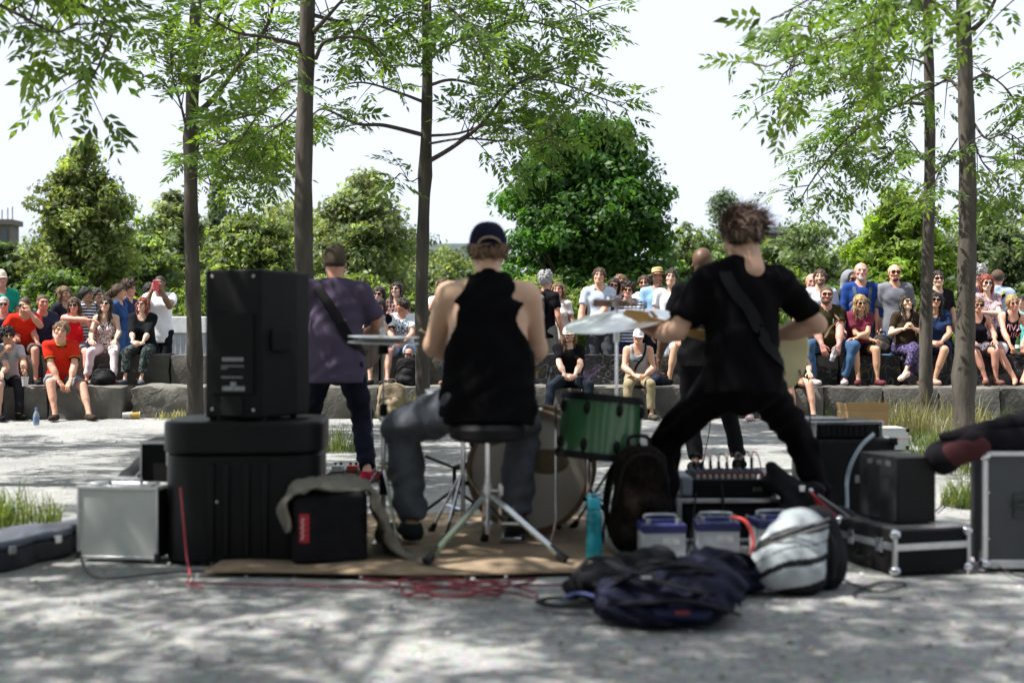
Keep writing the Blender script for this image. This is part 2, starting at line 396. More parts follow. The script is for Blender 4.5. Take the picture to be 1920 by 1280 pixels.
cv = lambda x: -.07 * max(0, -x - 4.6) - .03 * max(0, x - 5.2)
jl = [-9.0, -8.1, -7.25, -6.4, -5.6, -4.72]
tier('stone_step', 'lower grey stone step at the left under the man in the red polo', jl, LOW_Y, 0, LOW_Z, 1.0, STONE, 3, cv)
jr = [-3.35, -2.5, -1.62, -.8, .02, .85, 1.66, 2.4, 3.1, X(1546, 15.5), X(1656, 15.5), X(1760, 15.5), X(1881, 15.4), 6.75, 7.6, 8.4]
tier('stone_step', 'long lower grey stone step across the middle and right, its foot on the gravel', jr, LOW_Y, 0, LOW_Z, 1.0, STONE, 11, cv)
ju = [-9, -8.05, -7.2, -6.3, -5.42, X(318, 16.4), -3.5, -2.6, -1.7, -.85, .0]
tier('stone_step', 'upper grey stone step on the left half behind the lower one', ju, UP_Y, LOW_Z - .05, UP_Z - LOW_Z + .05, .62, STONE, 31, cv)
jv = [.0, .9, 1.75, 2.6, 3.4, 4.2, 5.0, 5.8, 6.6, 7.5, 8.4]
tier('stone_step', 'upper stone step on the right half, painted with dark graffiti', jv, UP_Y, LOW_Z - .05, UP_Z - LOW_Z + .05, .62, GRAF, 57, cv)
# rough quarry rock closing the gap between the two lower steps
def boulder(name, label, x0, x1, y, h, d, seed):
    V, Fc = block(x1 - x0, d, h, seed, rough=.02, nx=12, nz=6, ny=7); mb = MB(); mb.add(V, Fc); t = mb.build(name, STONE[1], None, smooth=60); t.location = ((x0 + x1) / 2, y, 0)
    tag(t, label, 'rock')
boulder('boulder', 'rough unhewn stone block left of the slender trunk, dry weeds at its foot', -4.66, -3.38, 15.62, .385, .95, 101)

# ================================================================= trees
LEAF = attr_mat('leaf', rough=.42, spec=.45, translucent=.46)
LEAF_FAR = attr_mat('leaf_far', rough=.5, spec=.35, translucent=.5)
BARK = mat('bark', (.078, .068, .057), rough=.95, var=.45, vs=9, bump=1., bs=30, stretch=(1, 1, .22), spec=.15)
BARK2 = mat('bark_twig', (.085, .07, .058), rough=.9, var=.3, vs=12, bump=.6, bs=40, spec=.15)
LL = np.array([(0, 0, 0), (.40, .185, .05), (.5, 0, -.015), (.40, -.185, .05), (1, 0, -.04)])     # a leaflet folded along its midrib
def leaves(base, dirs, size, tint, nl=9, droop=.22):
    """Pinnate leaves: a row of paired leaflets along a drooping stalk."""
    n = len(base); d = dirs / (np.linalg.norm(dirs, axis=1)[:, None] + 1e-9)
    up = np.array((0, 0, 1.)) + rng.normal(0, .45, (n, 3)); s = np.cross(d, up); s /= np.linalg.norm(s, axis=1)[:, None] + 1e-9; w = np.cross(s, d)
    Vs = []; prs = (nl - 1) // 2
    for j in range(nl):
        if j == nl - 1: t, ang = 1., 0.
        else: t, ang = .28 + .66 * (j // 2) / prs, (1 if j % 2 else -1) * (1.0 - .25 * (j // 2) / prs)
        L = size * (.40 - .10 * abs(t - .62)) * (1 + rng.normal(0, .08, n))
        org = base + d * (size * t)[:, None] - w * 0 + np.array((0, 0, -1)) * (size * droop * .35 * t * t)[:, None]
        a = ang + rng.normal(0, .16, n); e = d * np.cos(a)[:, None] + s * np.sin(a)[:, None] + np.array((0, 0, -1.)) * (droop * (.35 + .5 * rng.random(n)))[:, None]
        e /= np.linalg.norm(e, axis=1)[:, None]; b = np.cross(w + rng.normal(0, .35, (n, 3)), e); b /= np.linalg.norm(b, axis=1)[:, None] + 1e-9; c = np.cross(e, b)
        Vs.append(org[:, None] + L[:, None, None] * (LL[None, :, :1] * e[:, None] + LL[None, :, 1:2] * b[:, None] + LL[None, :, 2:] * c[:, None]))
    V = np.stack(Vs, 1).reshape(-1, 3)
    q = np.array([(0, 2, 1), (1, 2, 4), (0, 3, 2), (2, 3, 4)]); Q = (q[None] + 5 * np.arange(n * nl)[:, None, None]).reshape(-1, 3)
    return V, Q, np.repeat(tint, nl * 5, 0)
def leaf_tints(n, c, var=.25):
    b = np.exp(rng.normal(0, var, n))[:, None]; y = rng.random(n)[:, None] ** 2
    return np.array(c) * b * (1 + y * np.array((.55, .25, -.1)))

def grow(branches, wood, dens, tw=(.3, .68), droop=.16, start=.25):
    """Twigs and leaf positions along main branches (polyline, r0, r1)."""
    B, D = [], []
    for pts, r0, r1, dn in branches:
        P = smooth_line(pts, 7); seg = np.r_[0, np.cumsum(np.linalg.norm(np.diff(P, axis=0), axis=1))]; L = seg[-1]
        wood.tube(P, np.linspace(r0, r1, len(P)), 7)
        n = int(L * dens * dn)
        for i in range(n):
            t = L * (start + (1 - start) * (i + random.random()) / n); p = np.array([np.interp(t, seg, P[:, k]) for k in range(3)]); q = np.array([np.interp(min(t + .05, L), seg, P[:, k]) for k in range(3)])
            T = unit_(q - p + 1e-6); a, b, _ = frame_from(T); an = random.random() * 6.283
            dd = unit_(T * random.uniform(.3, .9) + (a * math.cos(an) + b * math.sin(an)) * 1. + np.array((0, 0, .12))); ln = random.uniform(*tw) * (1 - .35 * t / L)
            w = [p + dd * ln * s - np.array((0, 0, 1)) * droop * ln * s * s for s in (0, .35, .7, 1.)]
            wood.tube(w, [.007, .005, .004, .002], 4, caps=False); W = smooth_line(w, 4)
            m = max(3, int(ln / .075))
            for s in range(m):
                f = .2 + .8 * (s + .5) / m; g = f * (len(W) - 1); k = int(g); x = W[k] if k + 1 >= len(W) else W[k] + (W[k + 1] - W[k]) * (g - k)
                tt = unit_(W[min(k + 1, len(W) - 1)] - W[max(k - 1, 0)] + 1e-6); a2, b2, _ = frame_from(tt); sg = 1 if s % 2 else -1
                B.append(x); D.append(tt * .7 + a2 * sg * .9 + b2 * random.uniform(-.5, .5) + np.array((0, 0, -.1)))
            B.append(W[-1]); D.append(W[-1] - W[-2])
    return np.array(B), np.array(D)
def unit_(v): return v / (np.linalg.norm(v) + 1e-9)

def slim_tree(label, x, y, dia, branches, height=8.5, generic=10, zlo=3.4, tint=(.06, .11, .026), dens=8.4, seed=1, lean=(0, 0), leafsize=.225, knots=(), reach=(1.8, 2.9), az=None):
    random.seed(seed); root = thing('ash_tree', label, 'tree', (x, y, 0), group='slender trees round the gravel')
    zz = np.linspace(-.05, height, 40); tr = MB()
    P = [(lean[0] * z + .025 * math.sin(z * 1.3 + seed), lean[1] * z + .025 * math.cos(z * 1.1 + seed), z) for z in zz]
    rad = [dia / 2 * (1 + .35 * math.exp(-z / .10)) * (1 - .075 * z) * (1 + .05 * math.sin(z * 9 + seed)) + sum(.035 * math.exp(-((z - kz) / .09) ** 2) for kz in knots) for z in zz]
    tr.tube(P, np.maximum(rad, .012), 16); tr.build('trunk', BARK, root, smooth=60)
    wood = MB(); bl = []
    for pts, r0, r1, dn in branches: bl.append(([np.array(p) - (x, y, 0) for p in pts], r0, r1, dn))
    for i in range(generic):
        z = zlo + (height - .6 - zlo) * (i + .3) / generic; a = (i * 2.399 + seed) if az is None else az[0] + (az[1] - az[0]) * ((i * .618) % 1); L = random.uniform(*reach) * (1 - .35 * (z - zlo) / (height - zlo)); e = random.uniform(.35, .7)
        o = np.array((lean[0] * z, lean[1] * z, z)); h = np.array((math.cos(a), math.sin(a), 0))
        bl.append(([o, o + h * L * .35 + (0, 0, e * L * .35), o + h * L * .7 + (0, 0, e * L * .5), o + h * L + (0, 0, e * L * .42)], .03, .006, 1.))
    B, D = grow(bl, wood, dens); wood.build('branches', BARK2, root, smooth=60)
    V, Q, T = leaves(B, D, leafsize * (.7 + .6 * rng.random(len(B))), leaf_tints(len(B), tint)); o = np_mesh('crown', V, Q, LEAF, root, smooth=False, tint=T); o['kind'] = 'stuff'
    return root
def pb(d, *pts):
    """Branch polyline from photo points at about distance d (third value: metres nearer or farther)."""
    return [np.array(at(p[0], p[1], d + (p[2] if len(p) > 2 else 0))) for p in pts]

d1, d2, d3, d4, d5 = 13.3, 11.4, 13.0, 14.1, 12.5
slim_tree('slender tree with a forked crown rising behind the loudspeaker', X(361, d1), d1, .175, [
    (pb(d1, (368, 215), (400, 185), (450, 120, -.4), (500, 50, -.6), (520, -30, -.6)), .035, .012, 1.1),
    (pb(d1, (365, 170), (385, 90, .3), (420, 0, .5), (430, -60, .5)), .035, .012, 1.1),
    (pb(d1, (350, 245), (340, 200, -.5), (325, 150, -.9), (318, 100, -1.2)), .016, .004, 1.6),
    (pb(d1, (372, 330), (400, 348, -.3), (440, 335, -.5), (475, 300, -.7)), .009, .003, 1.0),
    (pb(d1, (370, 230), (430, 225, .5), (490, 215, .9), (545, 240, 1.1)), .018, .005, 1.5),
    (pb(d1, (372, 250), (420, 270, -.4), (460, 265, -.6), (510, 285, -.8)), .014, .004, 1.5),
    (pb(d1, (362, 120), (330, 60, .2), (310, 0, .4)), .016, .005, 1.4),
    (pb(d1, (368, 300), (400, 290, .6), (435, 300, .9), (470, 330, 1.1)), .012, .004, 1.4),
    (pb(d1, (366, 160), (400, 140, .4), (470, 100, .7), (540, 70, .9)), .018, .005, 1.4)], generic=6, zlo=4.7, seed=1, height=8, knots=(2.98,), lean=(.004, 0), tint=(.092, .165, .032))
slim_tree('stout straight trunk directly behind the man in the olive cap', X(577, d2), d2, .195, [
    (pb(d2, (588, 60), (620, 25, -.3), (660, -20, -.5)), .025, .008, .8),
    (pb(d2, (560, 85), (500, 70, -.5), (440, 60, -.9), (390, 30, -1.2)), .02, .006, 1.1),
    (pb(d2, (565, 145), (520, 165, -.5), (470, 235, -.7), (430, 300, -.9)), .012, .004, .8),
    (pb(d2, (592, 110), (610, 78, -.2), (660, 70, -.2), (700, 85, .1), (740, 130, .3)), .02, .006, .7),
    (pb(d2, (560, 200), (530, 230, .6), (470, 275, .9), (430, 330, 1.1)), .012, .004, 1.2),
    (pb(d2, (592, 30), (640, 40, .5), (700, 30, .8), (760, 70, 1.)), .02, .006, 1.)], generic=6, zlo=4.6, seed=2, height=8.5, lean=(-.006, 0), tint=(.096, .17, .032))
slim_tree('slim tree with wide level boughs rising left of the drummer', X(795, d3), d3, .148, [
    (pb(d3, (790, 252), (720, 235, -.2), (670, 232, -.2), (610, 205, .1), (585, 215, .2)), .024, .008, .8),
    (pb(d3, (790, 190), (750, 175, .3), (680, 155, .5), (620, 165, .7)), .018, .006, .9),
    (pb(d3, (800, 305), (850, 275, -.2), (900, 235, -.4), (950, 175, -.6), (985, 150, -.7), (1080, 115, -.8)), .026, .008, 1.1),
    (pb(d3, (802, 255), (860, 250, .3), (930, 230, .4), (1010, 232, .5), (1040, 250, .6)), .016, .005, 1.0),
    (pb(d3, (802, 270), (870, 260, -.4), (950, 265, -.6), (1020, 262, -.7), (1060, 225, -.8)), .014, .004, 1.1),
    (pb(d3, (805, 160), (850, 150, .3), (930, 165, .5), (1020, 150, .7), (1130, 185, .8), (1175, 205, .8)), .018, .005, 1.3),
    (pb(d3, (800, 120), (830, 90, -.4), (900, 60, -.8), (980, 40, -1.), (1070, 60, -1.2)), .02, .006, 1.4),
    (pb(d3, (800, 100), (850, 40, .3), (930, 0, .6), (1040, -10, .9), (1130, 40, 1.)), .02, .006, 1.5),
    (pb(d3, (790, 330), (770, 340, -.1), (750, 325, -.2), (735, 350, -.3)), .007, .003, .9),
    (pb(d3, (795, 90), (760, 60, -.5), (700, 30, -.9), (660, 70, -1.1)), .016, .005, 1.1),
    (pb(d3, (795, 60), (800, 0, -1.), (840, 10, -1.8), (900, 90, -2.2)), .018, .005, 1.4)], generic=6, zlo=5.0, seed=3, height=8, lean=(.002, 0), knots=(2.72,), tint=(.082, .15, .032))
slim_tree('thinner of the two trunks at the right, leaning branch arching left', X(1740, d4), d4, .152, [
    (pb(d4, (1732, 195), (1690, 195, -.1), (1640, 222, -.2), (1600, 248, -.3), (1560, 290, -.4), (1525, 335, -.5), (1495, 385, -.5)), .022, .006, 1.25),
    (pb(d4, (1733, 175), (1670, 200, .2), (1600, 190, .4), (1560, 225, .5), (1550, 270, .5)), .012, .004, 1.2),
    (pb(d4, (1735, 60), (1650, 70, -.4), (1560, 100, -.6), (1480, 130, -.8), (1450, 170, -.9)), .02, .005, 1.2),
    (pb(d4, (1735, 20), (1640, 10, .3), (1540, 50, .5), (1470, 40, .7)), .02, .005, 1.2),
    (pb(d4, (1745, 330), (1770, 310, 0), (1790, 290, 0)), .016, .008, .4),
    (pb(d4, (1733, 300), (1700, 260, .3), (1660, 270, .5), (1620, 330, .6)), .009, .003, 1.4),
    (pb(d4, (1736, 120), (1700, 110, -.5), (1640, 130, -.9), (1600, 160, -1.)), .014, .004, 1.2)], generic=6, zlo=5.1, seed=4, height=8.5, tint=(.084, .152, .032))
slim_tree('thicker of the two trunks at the right, long grass round its foot', X(1812, d5), d5, .20, [
    (pb(d5, (1820, 60), (1850, 30, -.2), (1875, -20, -.4)), .03, .012, .7),
    (pb(d5, (1800, 170), (1780, 150, .3), (1755, 160, .4), (1700, 190, .6), (1690, 215, .6)), .018, .005, .8),
    (pb(d5, (1825, 230), (1850, 260, -.3), (1890, 250, -.5), (1930, 280, -.6)), .014, .004, 1.4),
    (pb(d5, (1800, 50), (1760, 10, -.3), (1700, -10, -.5), (1640, 20, -.8)), .022, .006, 1.2),
    (pb(d5, (1822, 250), (1840, 300, .3), (1870, 340, .4), (1880, 375, .4)), .01, .003, 1.5),
    (pb(d5, (1824, 150), (1850, 140, .3), (1890, 170, .5), (1920, 220, .6)), .014, .004, 1.1),
    (pb(d5, (1795, 260), (1770, 300, -.3), (1750, 350, -.4), (1735, 380, -.5)), .009, .003, .9)], generic=6, zlo=5.0, seed=5, height=8.5, knots=(.62,), lean=(-.004, 0), tint=(.084, .152, .032))
# trees just outside the picture whose crowns shade the players; a low bough of each hangs into view
slim_tree('near tree beyond the left edge, its low leafy bough hanging in at top left', -4.1, 8.6, .2, [
    (pb(8.6, (-150, -120), (60, -30, .1), (200, 40, .2), (190, 110, .3), (160, 170, .3)), .02, .005, 1.15),
    (pb(8.6, (-150, -60), (20, 20, -.3), (100, 60, -.4), (150, 40, -.5)), .016, .005, 1.1),
    (pb(8.6, (-100, -150), (100, -90, .4), (180, -60, .6), (230, -20, .6)), .016, .005, .8)], generic=16, zlo=3.6, seed=6, height=7.5, leafsize=.27, dens=7, reach=(2.2, 3.3), tint=(.09, .16, .032))
slim_tree('nearest tree left of the camera, seen only by its overhanging twigs', -2.75, 5.4, .2, [
    ([(-2.75, 5.4, 3.4), (-1.6, 5.7, 3.9), (-.6, 6.0, 4.0), (.1, 6.2, 3.9)], .02, .005, .8)], generic=15, zlo=3.1, seed=7, height=7., leafsize=.28, dens=7.5, reach=(2.2, 3.3), tint=(.096, .17, .032))
slim_tree('near tree beyond the right edge, pale leaves at top right', 3.9, 8.2, .2, [
    ([(3.9, 8.2, 3.1), (3.0, 8.4, 3.3), (2.3, 8.6, 3.05), (1.75, 8.8, 2.85)], .018, .004, 1.0), ([(3.9, 8.2, 3.3), (3.0, 8.0, 3.5), (2.1, 7.9, 3.2), (1.6, 7.9, 2.95)], .018, .004, .8)], generic=12, zlo=3.7, seed=8, height=7.5, dens=7.5, tint=(.075, .135, .026))
slim_tree('tree far left of the band outside the picture', -5.9, 11.5, .2, [], generic=12, zlo=3.6, seed=9, height=7.5, dens=8)
slim_tree('tree behind the camera shading the foreground gravel', -3.4, 2.2, .2, [], generic=15, zlo=3.0, seed=10, height=7., dens=7.5, leafsize=.28, reach=(2.2, 3.4))

# ------------------------------------------------- background trees and shrubs
def far_tree(name, label, px, top, width, d, tint, seed, base=BANK, low=.12, shape='round', n=9000, leaf=.17, trunk=True, rz=None, group='trees behind the audience', pos=None):
    r = np.random.default_rng(seed); x = X(px, d); H = CAMZ + (HZ - top) / F * d - base; W = width / F * d / 2
    if pos: x, d, H, W, base = pos
    root = thing(name, label, 'tree' if trunk else 'shrub', (x, d, base), group=group)
    n = int(n * (1.35 if n > 8000 else 1)); nc = 290 if n > 8000 else 150
    t = r.random(nc) ** .85; z = low + (1 - low) * t
    if shape == 'round': prof = np.sqrt(np.clip(1 - ((z - .48) / .54) ** 2, .03, 1))
    elif shape == 'bush': prof = np.sqrt(np.clip(1 - (z / 1.03) ** 2.6, .02, 1))
    elif shape == 'egg': prof = np.clip(1.25 * (1 - z) ** .62 * (.55 + z * .9), .05, 1)
    else: prof = np.clip(1.02 - z, .03, 1)
    a = r.random(nc) * 6.283; rr = prof * W * (r.random(nc) ** .38) * (1 + .12 * np.sin(3 * a + seed)) * np.exp(r.normal(0, .10, nc))
    C0 = np.c_[rr * np.cos(a), rr * np.sin(a) * .9, z * H]
    if shape in ('round', 'egg') :                                   # boughs: clumps gather round them and leave gaps between
        nb = 34; bi = r.integers(0, nb, nc); C0 = C0[bi] + (C0 - C0[bi]) * .45 + r.normal(0, .07 * W, (nc, 3)) * (1, 1, .6)
    cs = W * (.13 + .16 * r.random(nc)) * (.78 if nc > 200 else 1.) * (1. if shape != 'cone' else 1.3)
    k = n // nc; ci = np.repeat(np.arange(nc), k); m = len(ci)
    off = r.normal(0, 1, (m, 3)); off /= np.linalg.norm(off, axis=1)[:, None]; rad = r.random(m) ** .5
    B = C0[ci] + off * (cs[ci] * rad)[:, None] * (1.15, 1.15, .8); B[:, 2] = np.maximum(B[:, 2], .03)
    nm = off * .8 + r.normal(0, .55, (m, 3)) + (0, 0, .5); nm /= np.linalg.norm(nm, axis=1)[:, None]
    s = np.cross(nm, r.normal(0, 1, (m, 3))); s /= np.linalg.norm(s, axis=1)[:, None]; w = np.cross(nm, s); L = leaf * (.55 + .8 * r.random(m))[:, None]
    V = np.stack([B - s * L * .5, B + w * L * .26 + nm * L * .05, B + s * L * .5 - nm * L * .08, B - w * L * .26 + nm * L * .05], 1).reshape(-1, 3)
    Q = np.arange(m * 4).reshape(-1, 4); cb = np.exp(r.normal(0, .28, nc))[ci][:, None]
    T = np.array(tint) * cb * np.exp(r.normal(0, .22, m))[:, None] * (1 + (r.random(m)[:, None] ** 3) * np.array((.6, .25, 0)))
    c = np_mesh('crown', V, Q, LEAF_FAR, root, smooth=False, tint=np.repeat(T, 4, 0)); c['kind'] = 'stuff'
    wd = MB(); tr = .035 * H + .03
    if trunk: wd.tube([(0, 0, -.1), (.02 * H, 0, .3 * H), (0, .01 * H, .55 * H), (.01 * H, 0, .85 * H)], [tr, tr * .75, tr * .5, tr * .15], 10)
    for i in range(0, nc, 4):
        p = C0[i]; wd.tube([(0, 0, max(.05, p[2] * .45)), p * (.55, .55, .8), p], [tr * .28, tr * .16, .01], 5, caps=False)
    wd.build('trunk' if trunk else 'stems', BARK2, root, smooth=60)
    return root
ft = far_tree  # distance haze is put into the far trees' paled, greyed leaf tints
ft('linden_tree', 'tall ragged dark green tree with an uneven top at far left', 150, 266, 270, 34, (0.136, 0.180, 0.074), 21, shape='egg', n=22000, leaf=.16, low=.02)
ft('maple_tree', 'rounded tree overlapping the right flank of the tall ragged one', 262, 392, 220, 44, (0.118, 0.173, 0.083), 22, n=9000, leaf=.2)
ft('linden_tree', 'dark tree cut by the left picture edge below the brick tower', 8, 442, 120, 40, (0.093, 0.135, 0.067), 23, n=8000, leaf=.2, low=.02)
ft('spruce_tree', 'bluish conifer peeping up left of the stout straight trunk', 408, 338, 95, 58, (0.097, 0.138, 0.108), 24, shape='cone', n=8000, leaf=.22)
ft('linden_tree', 'yellowish green bushy tree between the two left trunks', 470, 410, 230, 29, (0.116, 0.163, 0.063), 25, shape='bush', n=15000, leaf=.14, low=.02)
ft('maple_tree', 'greyish green tree standing behind the olive cap and the slim tree', 680, 316, 290, 40, (0.149, 0.195, 0.105), 26, shape='egg', n=20000, leaf=.2, low=.03)
ft('maple_tree', 'pale tree between the loudspeaker trunk and the ragged tree', 325, 360, 190, 48, (0.149, 0.195, 0.108), 27, shape='egg', n=9000, leaf=.22)
ft('chestnut_tree', 'big dense dark green dome of a tree behind the drummer', 1078, 222, 400, 33, (.042, .108, .024), 28, shape='round', n=36000, leaf=.19, low=.02)
ft('maple_tree', 'low hazy tree in front of the flat grey building', 845, 466, 230, 62, (0.139, 0.185, 0.098), 29, n=7000, leaf=.26)
ft('spruce_tree', 'dark conifer showing behind the wild-haired guitarist', 1358, 366, 150, 60, (0.081, 0.119, 0.088), 30, shape='cone', n=7000, leaf=.22)
ft('maple_tree', 'mid green tree just right of the big dark dome', 1300, 425, 210, 50, (0.118, 0.174, 0.085), 31, n=9000, leaf=.22)
ft('linden_tree', 'dark rounded tree under the chimney behind the right crowd', 1500, 420, 250, 55, (0.101, 0.149, 0.076), 32, n=14000, leaf=.24)
ft('locust_tree', 'bright yellow-green tree left of the two right trunks', 1690, 338, 240, 27, (.135, .215, .034), 33, shape='round', n=24000, leaf=.14, low=.02)
ft('maple_tree', 'bluish dark tree at the right edge beside the pale building', 1868, 375, 230, 42, (0.092, 0.131, 0.080), 34, n=13000, leaf=.2)
ft('linden_tree', 'pale far tree to the right of the stout straight trunk', 555, 362, 240, 52, (0.172, 0.215, 0.120), 45, n=8000, leaf=.24)
for i, (px, top, w, d, lb) in enumerate(((70, 440, 220, 70, 'low far tree showing left of the tall ragged tree'), (215, 425, 230, 74, 'hazy far tree behind the tall ragged tree'), (395, 405, 240, 72, 'hazy far tree between the left trunks'), (640, 395, 230, 75, 'hazy far tree behind the olive cap'), (775, 430, 170, 70, 'hazy far tree left of the grey building'), (1400, 430, 240, 78, 'hazy far tree behind the guitarist'), (1590, 440, 200, 74, 'hazy far tree left of the yellow-green one'), (1800, 415, 240, 72, 'hazy far tree behind the right trunks'))):
    ft('maple_tree', lb, px, top, w, d, (.085, .125, .062), 160 + i, shape='egg', n=7000, leaf=.3, low=.02)
SH = [(-10, 560, 150, 27), (110, 520, 210, 25), (262, 555, 150, 26.5), (395, 530, 190, 25), (535, 560, 150, 26), (650, 520, 200, 27), (770, 560, 140, 27), (880, 545, 150, 26), (1010, 525, 190, 27), (1120, 530, 150, 28), (1235, 545, 150, 27), (1340, 552, 140, 25), (1450, 505, 220, 29), (1570, 545, 150, 25.5), (1690, 560, 150, 24.5), (1800, 556, 140, 25), (1915, 560, 150, 26)]
where = ['at the left edge', 'behind the red shirts', 'behind the woman with the ponytail', 'behind the pale container', 'behind the loudspeaker', 'behind the olive cap', 'behind the plaid shirt', 'behind the slim tree', 'behind the grey-haired man', 'under the dark dome tree', 'behind the straw hat', 'behind the bald singer', 'behind the guitarist', 'behind the white T-shirts', 'behind the blue shirt', 'between the right trunks', 'at the right edge']
for i, (px, top, w, d) in enumerate(SH):
    ft('shrub', 'leafy green shrub %s' % where[i], px, top, w, d, [(.10, .16, .042), (.08, .14, .04), (.125, .18, .046)][i % 3], 60 + i, shape='bush', n=5000, leaf=.13, low=.0, trunk=False, group='shrubs behind the audience')

# ------------------------------------------------- buildings far behind
def far_building(name, label, x, y, w, d, h, wall, roofm, rows, cols, z0=0, sill=.4, roof=True):
    t = thing(name, label, 'building', (x, y, z0)); b = MB(); b.box((0, 0, h / 2), (w, d, h)); b.build('wall', wall, t)
    if roof: r = MB(); r.box((0, 0, h + .25), (w + .6, d + .6, .5)); r.build('roof', roofm, t)
    gl = mat('window_far', (.05, .07, .09), rough=.15)
    for j in range(rows):
        for i in range(cols):
            q = MB(); q.box((0, 0, 0), (w / cols * .55, .12, h / rows * .5)); o = q.build('window', gl, t, smooth=0); o.location = (-w / 2 + w * (i + .5) / cols, -d / 2 - .03, h * (j + .55) / rows)
    return t
pl = mat('render_grey', (.42, .44, .46), var=.08); pw = mat('render_white', (.62, .66, .70), var=.05); br = mat('brick_dark', (.085, .07, .065), var=.2); zn = mat('roof_grey', (.30, .33, .36), var=.1)
far_building('office_building', 'long flat-roofed grey building above the low hazy tree', X(812, 95), 99, 7.2, 8, 7.35, pl, zn, 3, 7)
tw = far_building('brick_tower', 'dark brick tower with aerials at the far left edge', X(-16, 120), 123, 2.0, 2.2, 11.6, br, br, 5, 2)
ae = MB()
for q in (-.7, -.2, .35, .8): ae.cyl((q, 0, 12), (q, 0, 13.2 + q * .3), .05, n=6)
ae.build('aerial', br, tw)
far_building('apartment_building', 'flat-topped building showing over the dark rounded tree', X(1478, 110), 113, 4.2, 5, 9.9, br, zn, 4, 4)
far_building('pale_building', 'pale building half hidden at the right edge behind the yellow backpack strap', X(1892, 58), 60, 4.2, 3, 3.9, pw, zn, 2, 4)

# unseen trees added behind the camera to keep open sky off the players' backs
for i, (x_, y_, h_) in enumerate(((-11, -4.5, 8.5), (-6, -6.5, 9.5), (-1.2, -5.5, 9), (3.6, -6.8, 9.5), (8.2, -5, 8.5), (12.5, -2, 9))):
    ft('linden_tree', 'unseen broad leafy tree added behind the camera, %s' % ('farthest left of its row', 'left of the middle of its row', 'just left of the camera line', 'just right of the camera line', 'right of the middle of its row', 'farthest right of its row')[i], 0, 0, 0, 0, (.06, .10, .025), 80 + i, shape='round', n=9000, leaf=.55, low=.05, pos=(x_, y_, h_, 3.7, 0.), group='trees behind the camera')

# twigs and fallen leaves on the gravel
for i, (px, top, w, d, lb) in enumerate(((-150, 330, 260, 36, 'tall tree beyond the left edge next to the dark cut-off tree'), (-330, 380, 280, 30, 'wide tree well beyond the left edge'), (2050, 340, 280, 34, 'tall tree beyond the right edge next to the bluish tree'), (2260, 380, 280, 30, 'wide tree well beyond the right edge'))):
    ft('maple_tree', lb, px, top, w, d, (.075, .125, .04), 140 + i, shape='bush', n=8000, leaf=.2, low=.02)
for i, (px, lb) in enumerate(((-150, 'beyond the left edge'), (-290, 'farther beyond the left edge'), (2050, 'beyond the right edge'), (2180, 'farther beyond the right edge'))):
    ft('shrub', 'leafy green shrub %s' % lb, px, 545, 190, 25.5, (.08, .14, .04), 150 + i, shape='bush', n=4000, leaf=.13, low=.0, trunk=False, group='shrubs behind the audience')
def litter():
    n = 900; y = 3.8 + 9 * rng.random(n) ** 1.2; x = (rng.random(n) - .5) * .9 * y; a = rng.random(n) * 6.283; L = .008 + .02 * rng.random(n); w = L * (.12 + .3 * rng.random(n)); c, q = np.cos(a), np.sin(a)
    P = [np.stack([x + u * L * c - v * w * q, y + u * L * q + v * w * c, np.full(n, .004) + .006 * rng.random(n)], 1) for u, v in ((-1, 0), (0, -1), (1, 0), (0, 1))]
    T = np.array(((.12, .10, .07), (.07, .075, .04), (.05, .04, .03), (.17, .15, .11)))[rng.integers(0, 4, n)]
    o = np_mesh('fallen_leaves', np.stack(P, 1).reshape(-1, 3), np.arange(n * 4).reshape(-1, 4), attr_mat('litter', rough=.9, spec=.1), None, smooth=False, tint=np.repeat(T, 4, 0)); tag(o, 'dry leaf and twig litter strewn over the gravel', 'litter', kind='stuff')
litter()
# ================================================================= people
V3 = lambda *a: np.array(a, float)
def unit(v): return v / (np.linalg.norm(v) + 1e-9)
def rotm(yaw=0., pitch=0., roll=0.):
    return np.array(Matrix.Rotation(yaw, 3, 'Z') @ Matrix.Rotation(pitch, 3, 'X') @ Matrix.Rotation(roll, 3, 'Y'))
def ik(a, c, l1, l2, pole):
    """Joint position of a two-bone limb from a to c bending towards pole; also the reachable end."""
    v = c - a; d = np.linalg.norm(v); L = (l1 + l2) * .995
    if d > L: c = a + v / d * L; v = c - a; d = L
    x = (l1 * l1 - l2 * l2 + d * d) / (2 * d); h = math.sqrt(max(l1 * l1 - x * x, 0)); n = v / d
    p = np.array(pole, float) - n * (np.array(pole, float) @ n)
    return a + n * x + unit(p) * h, c

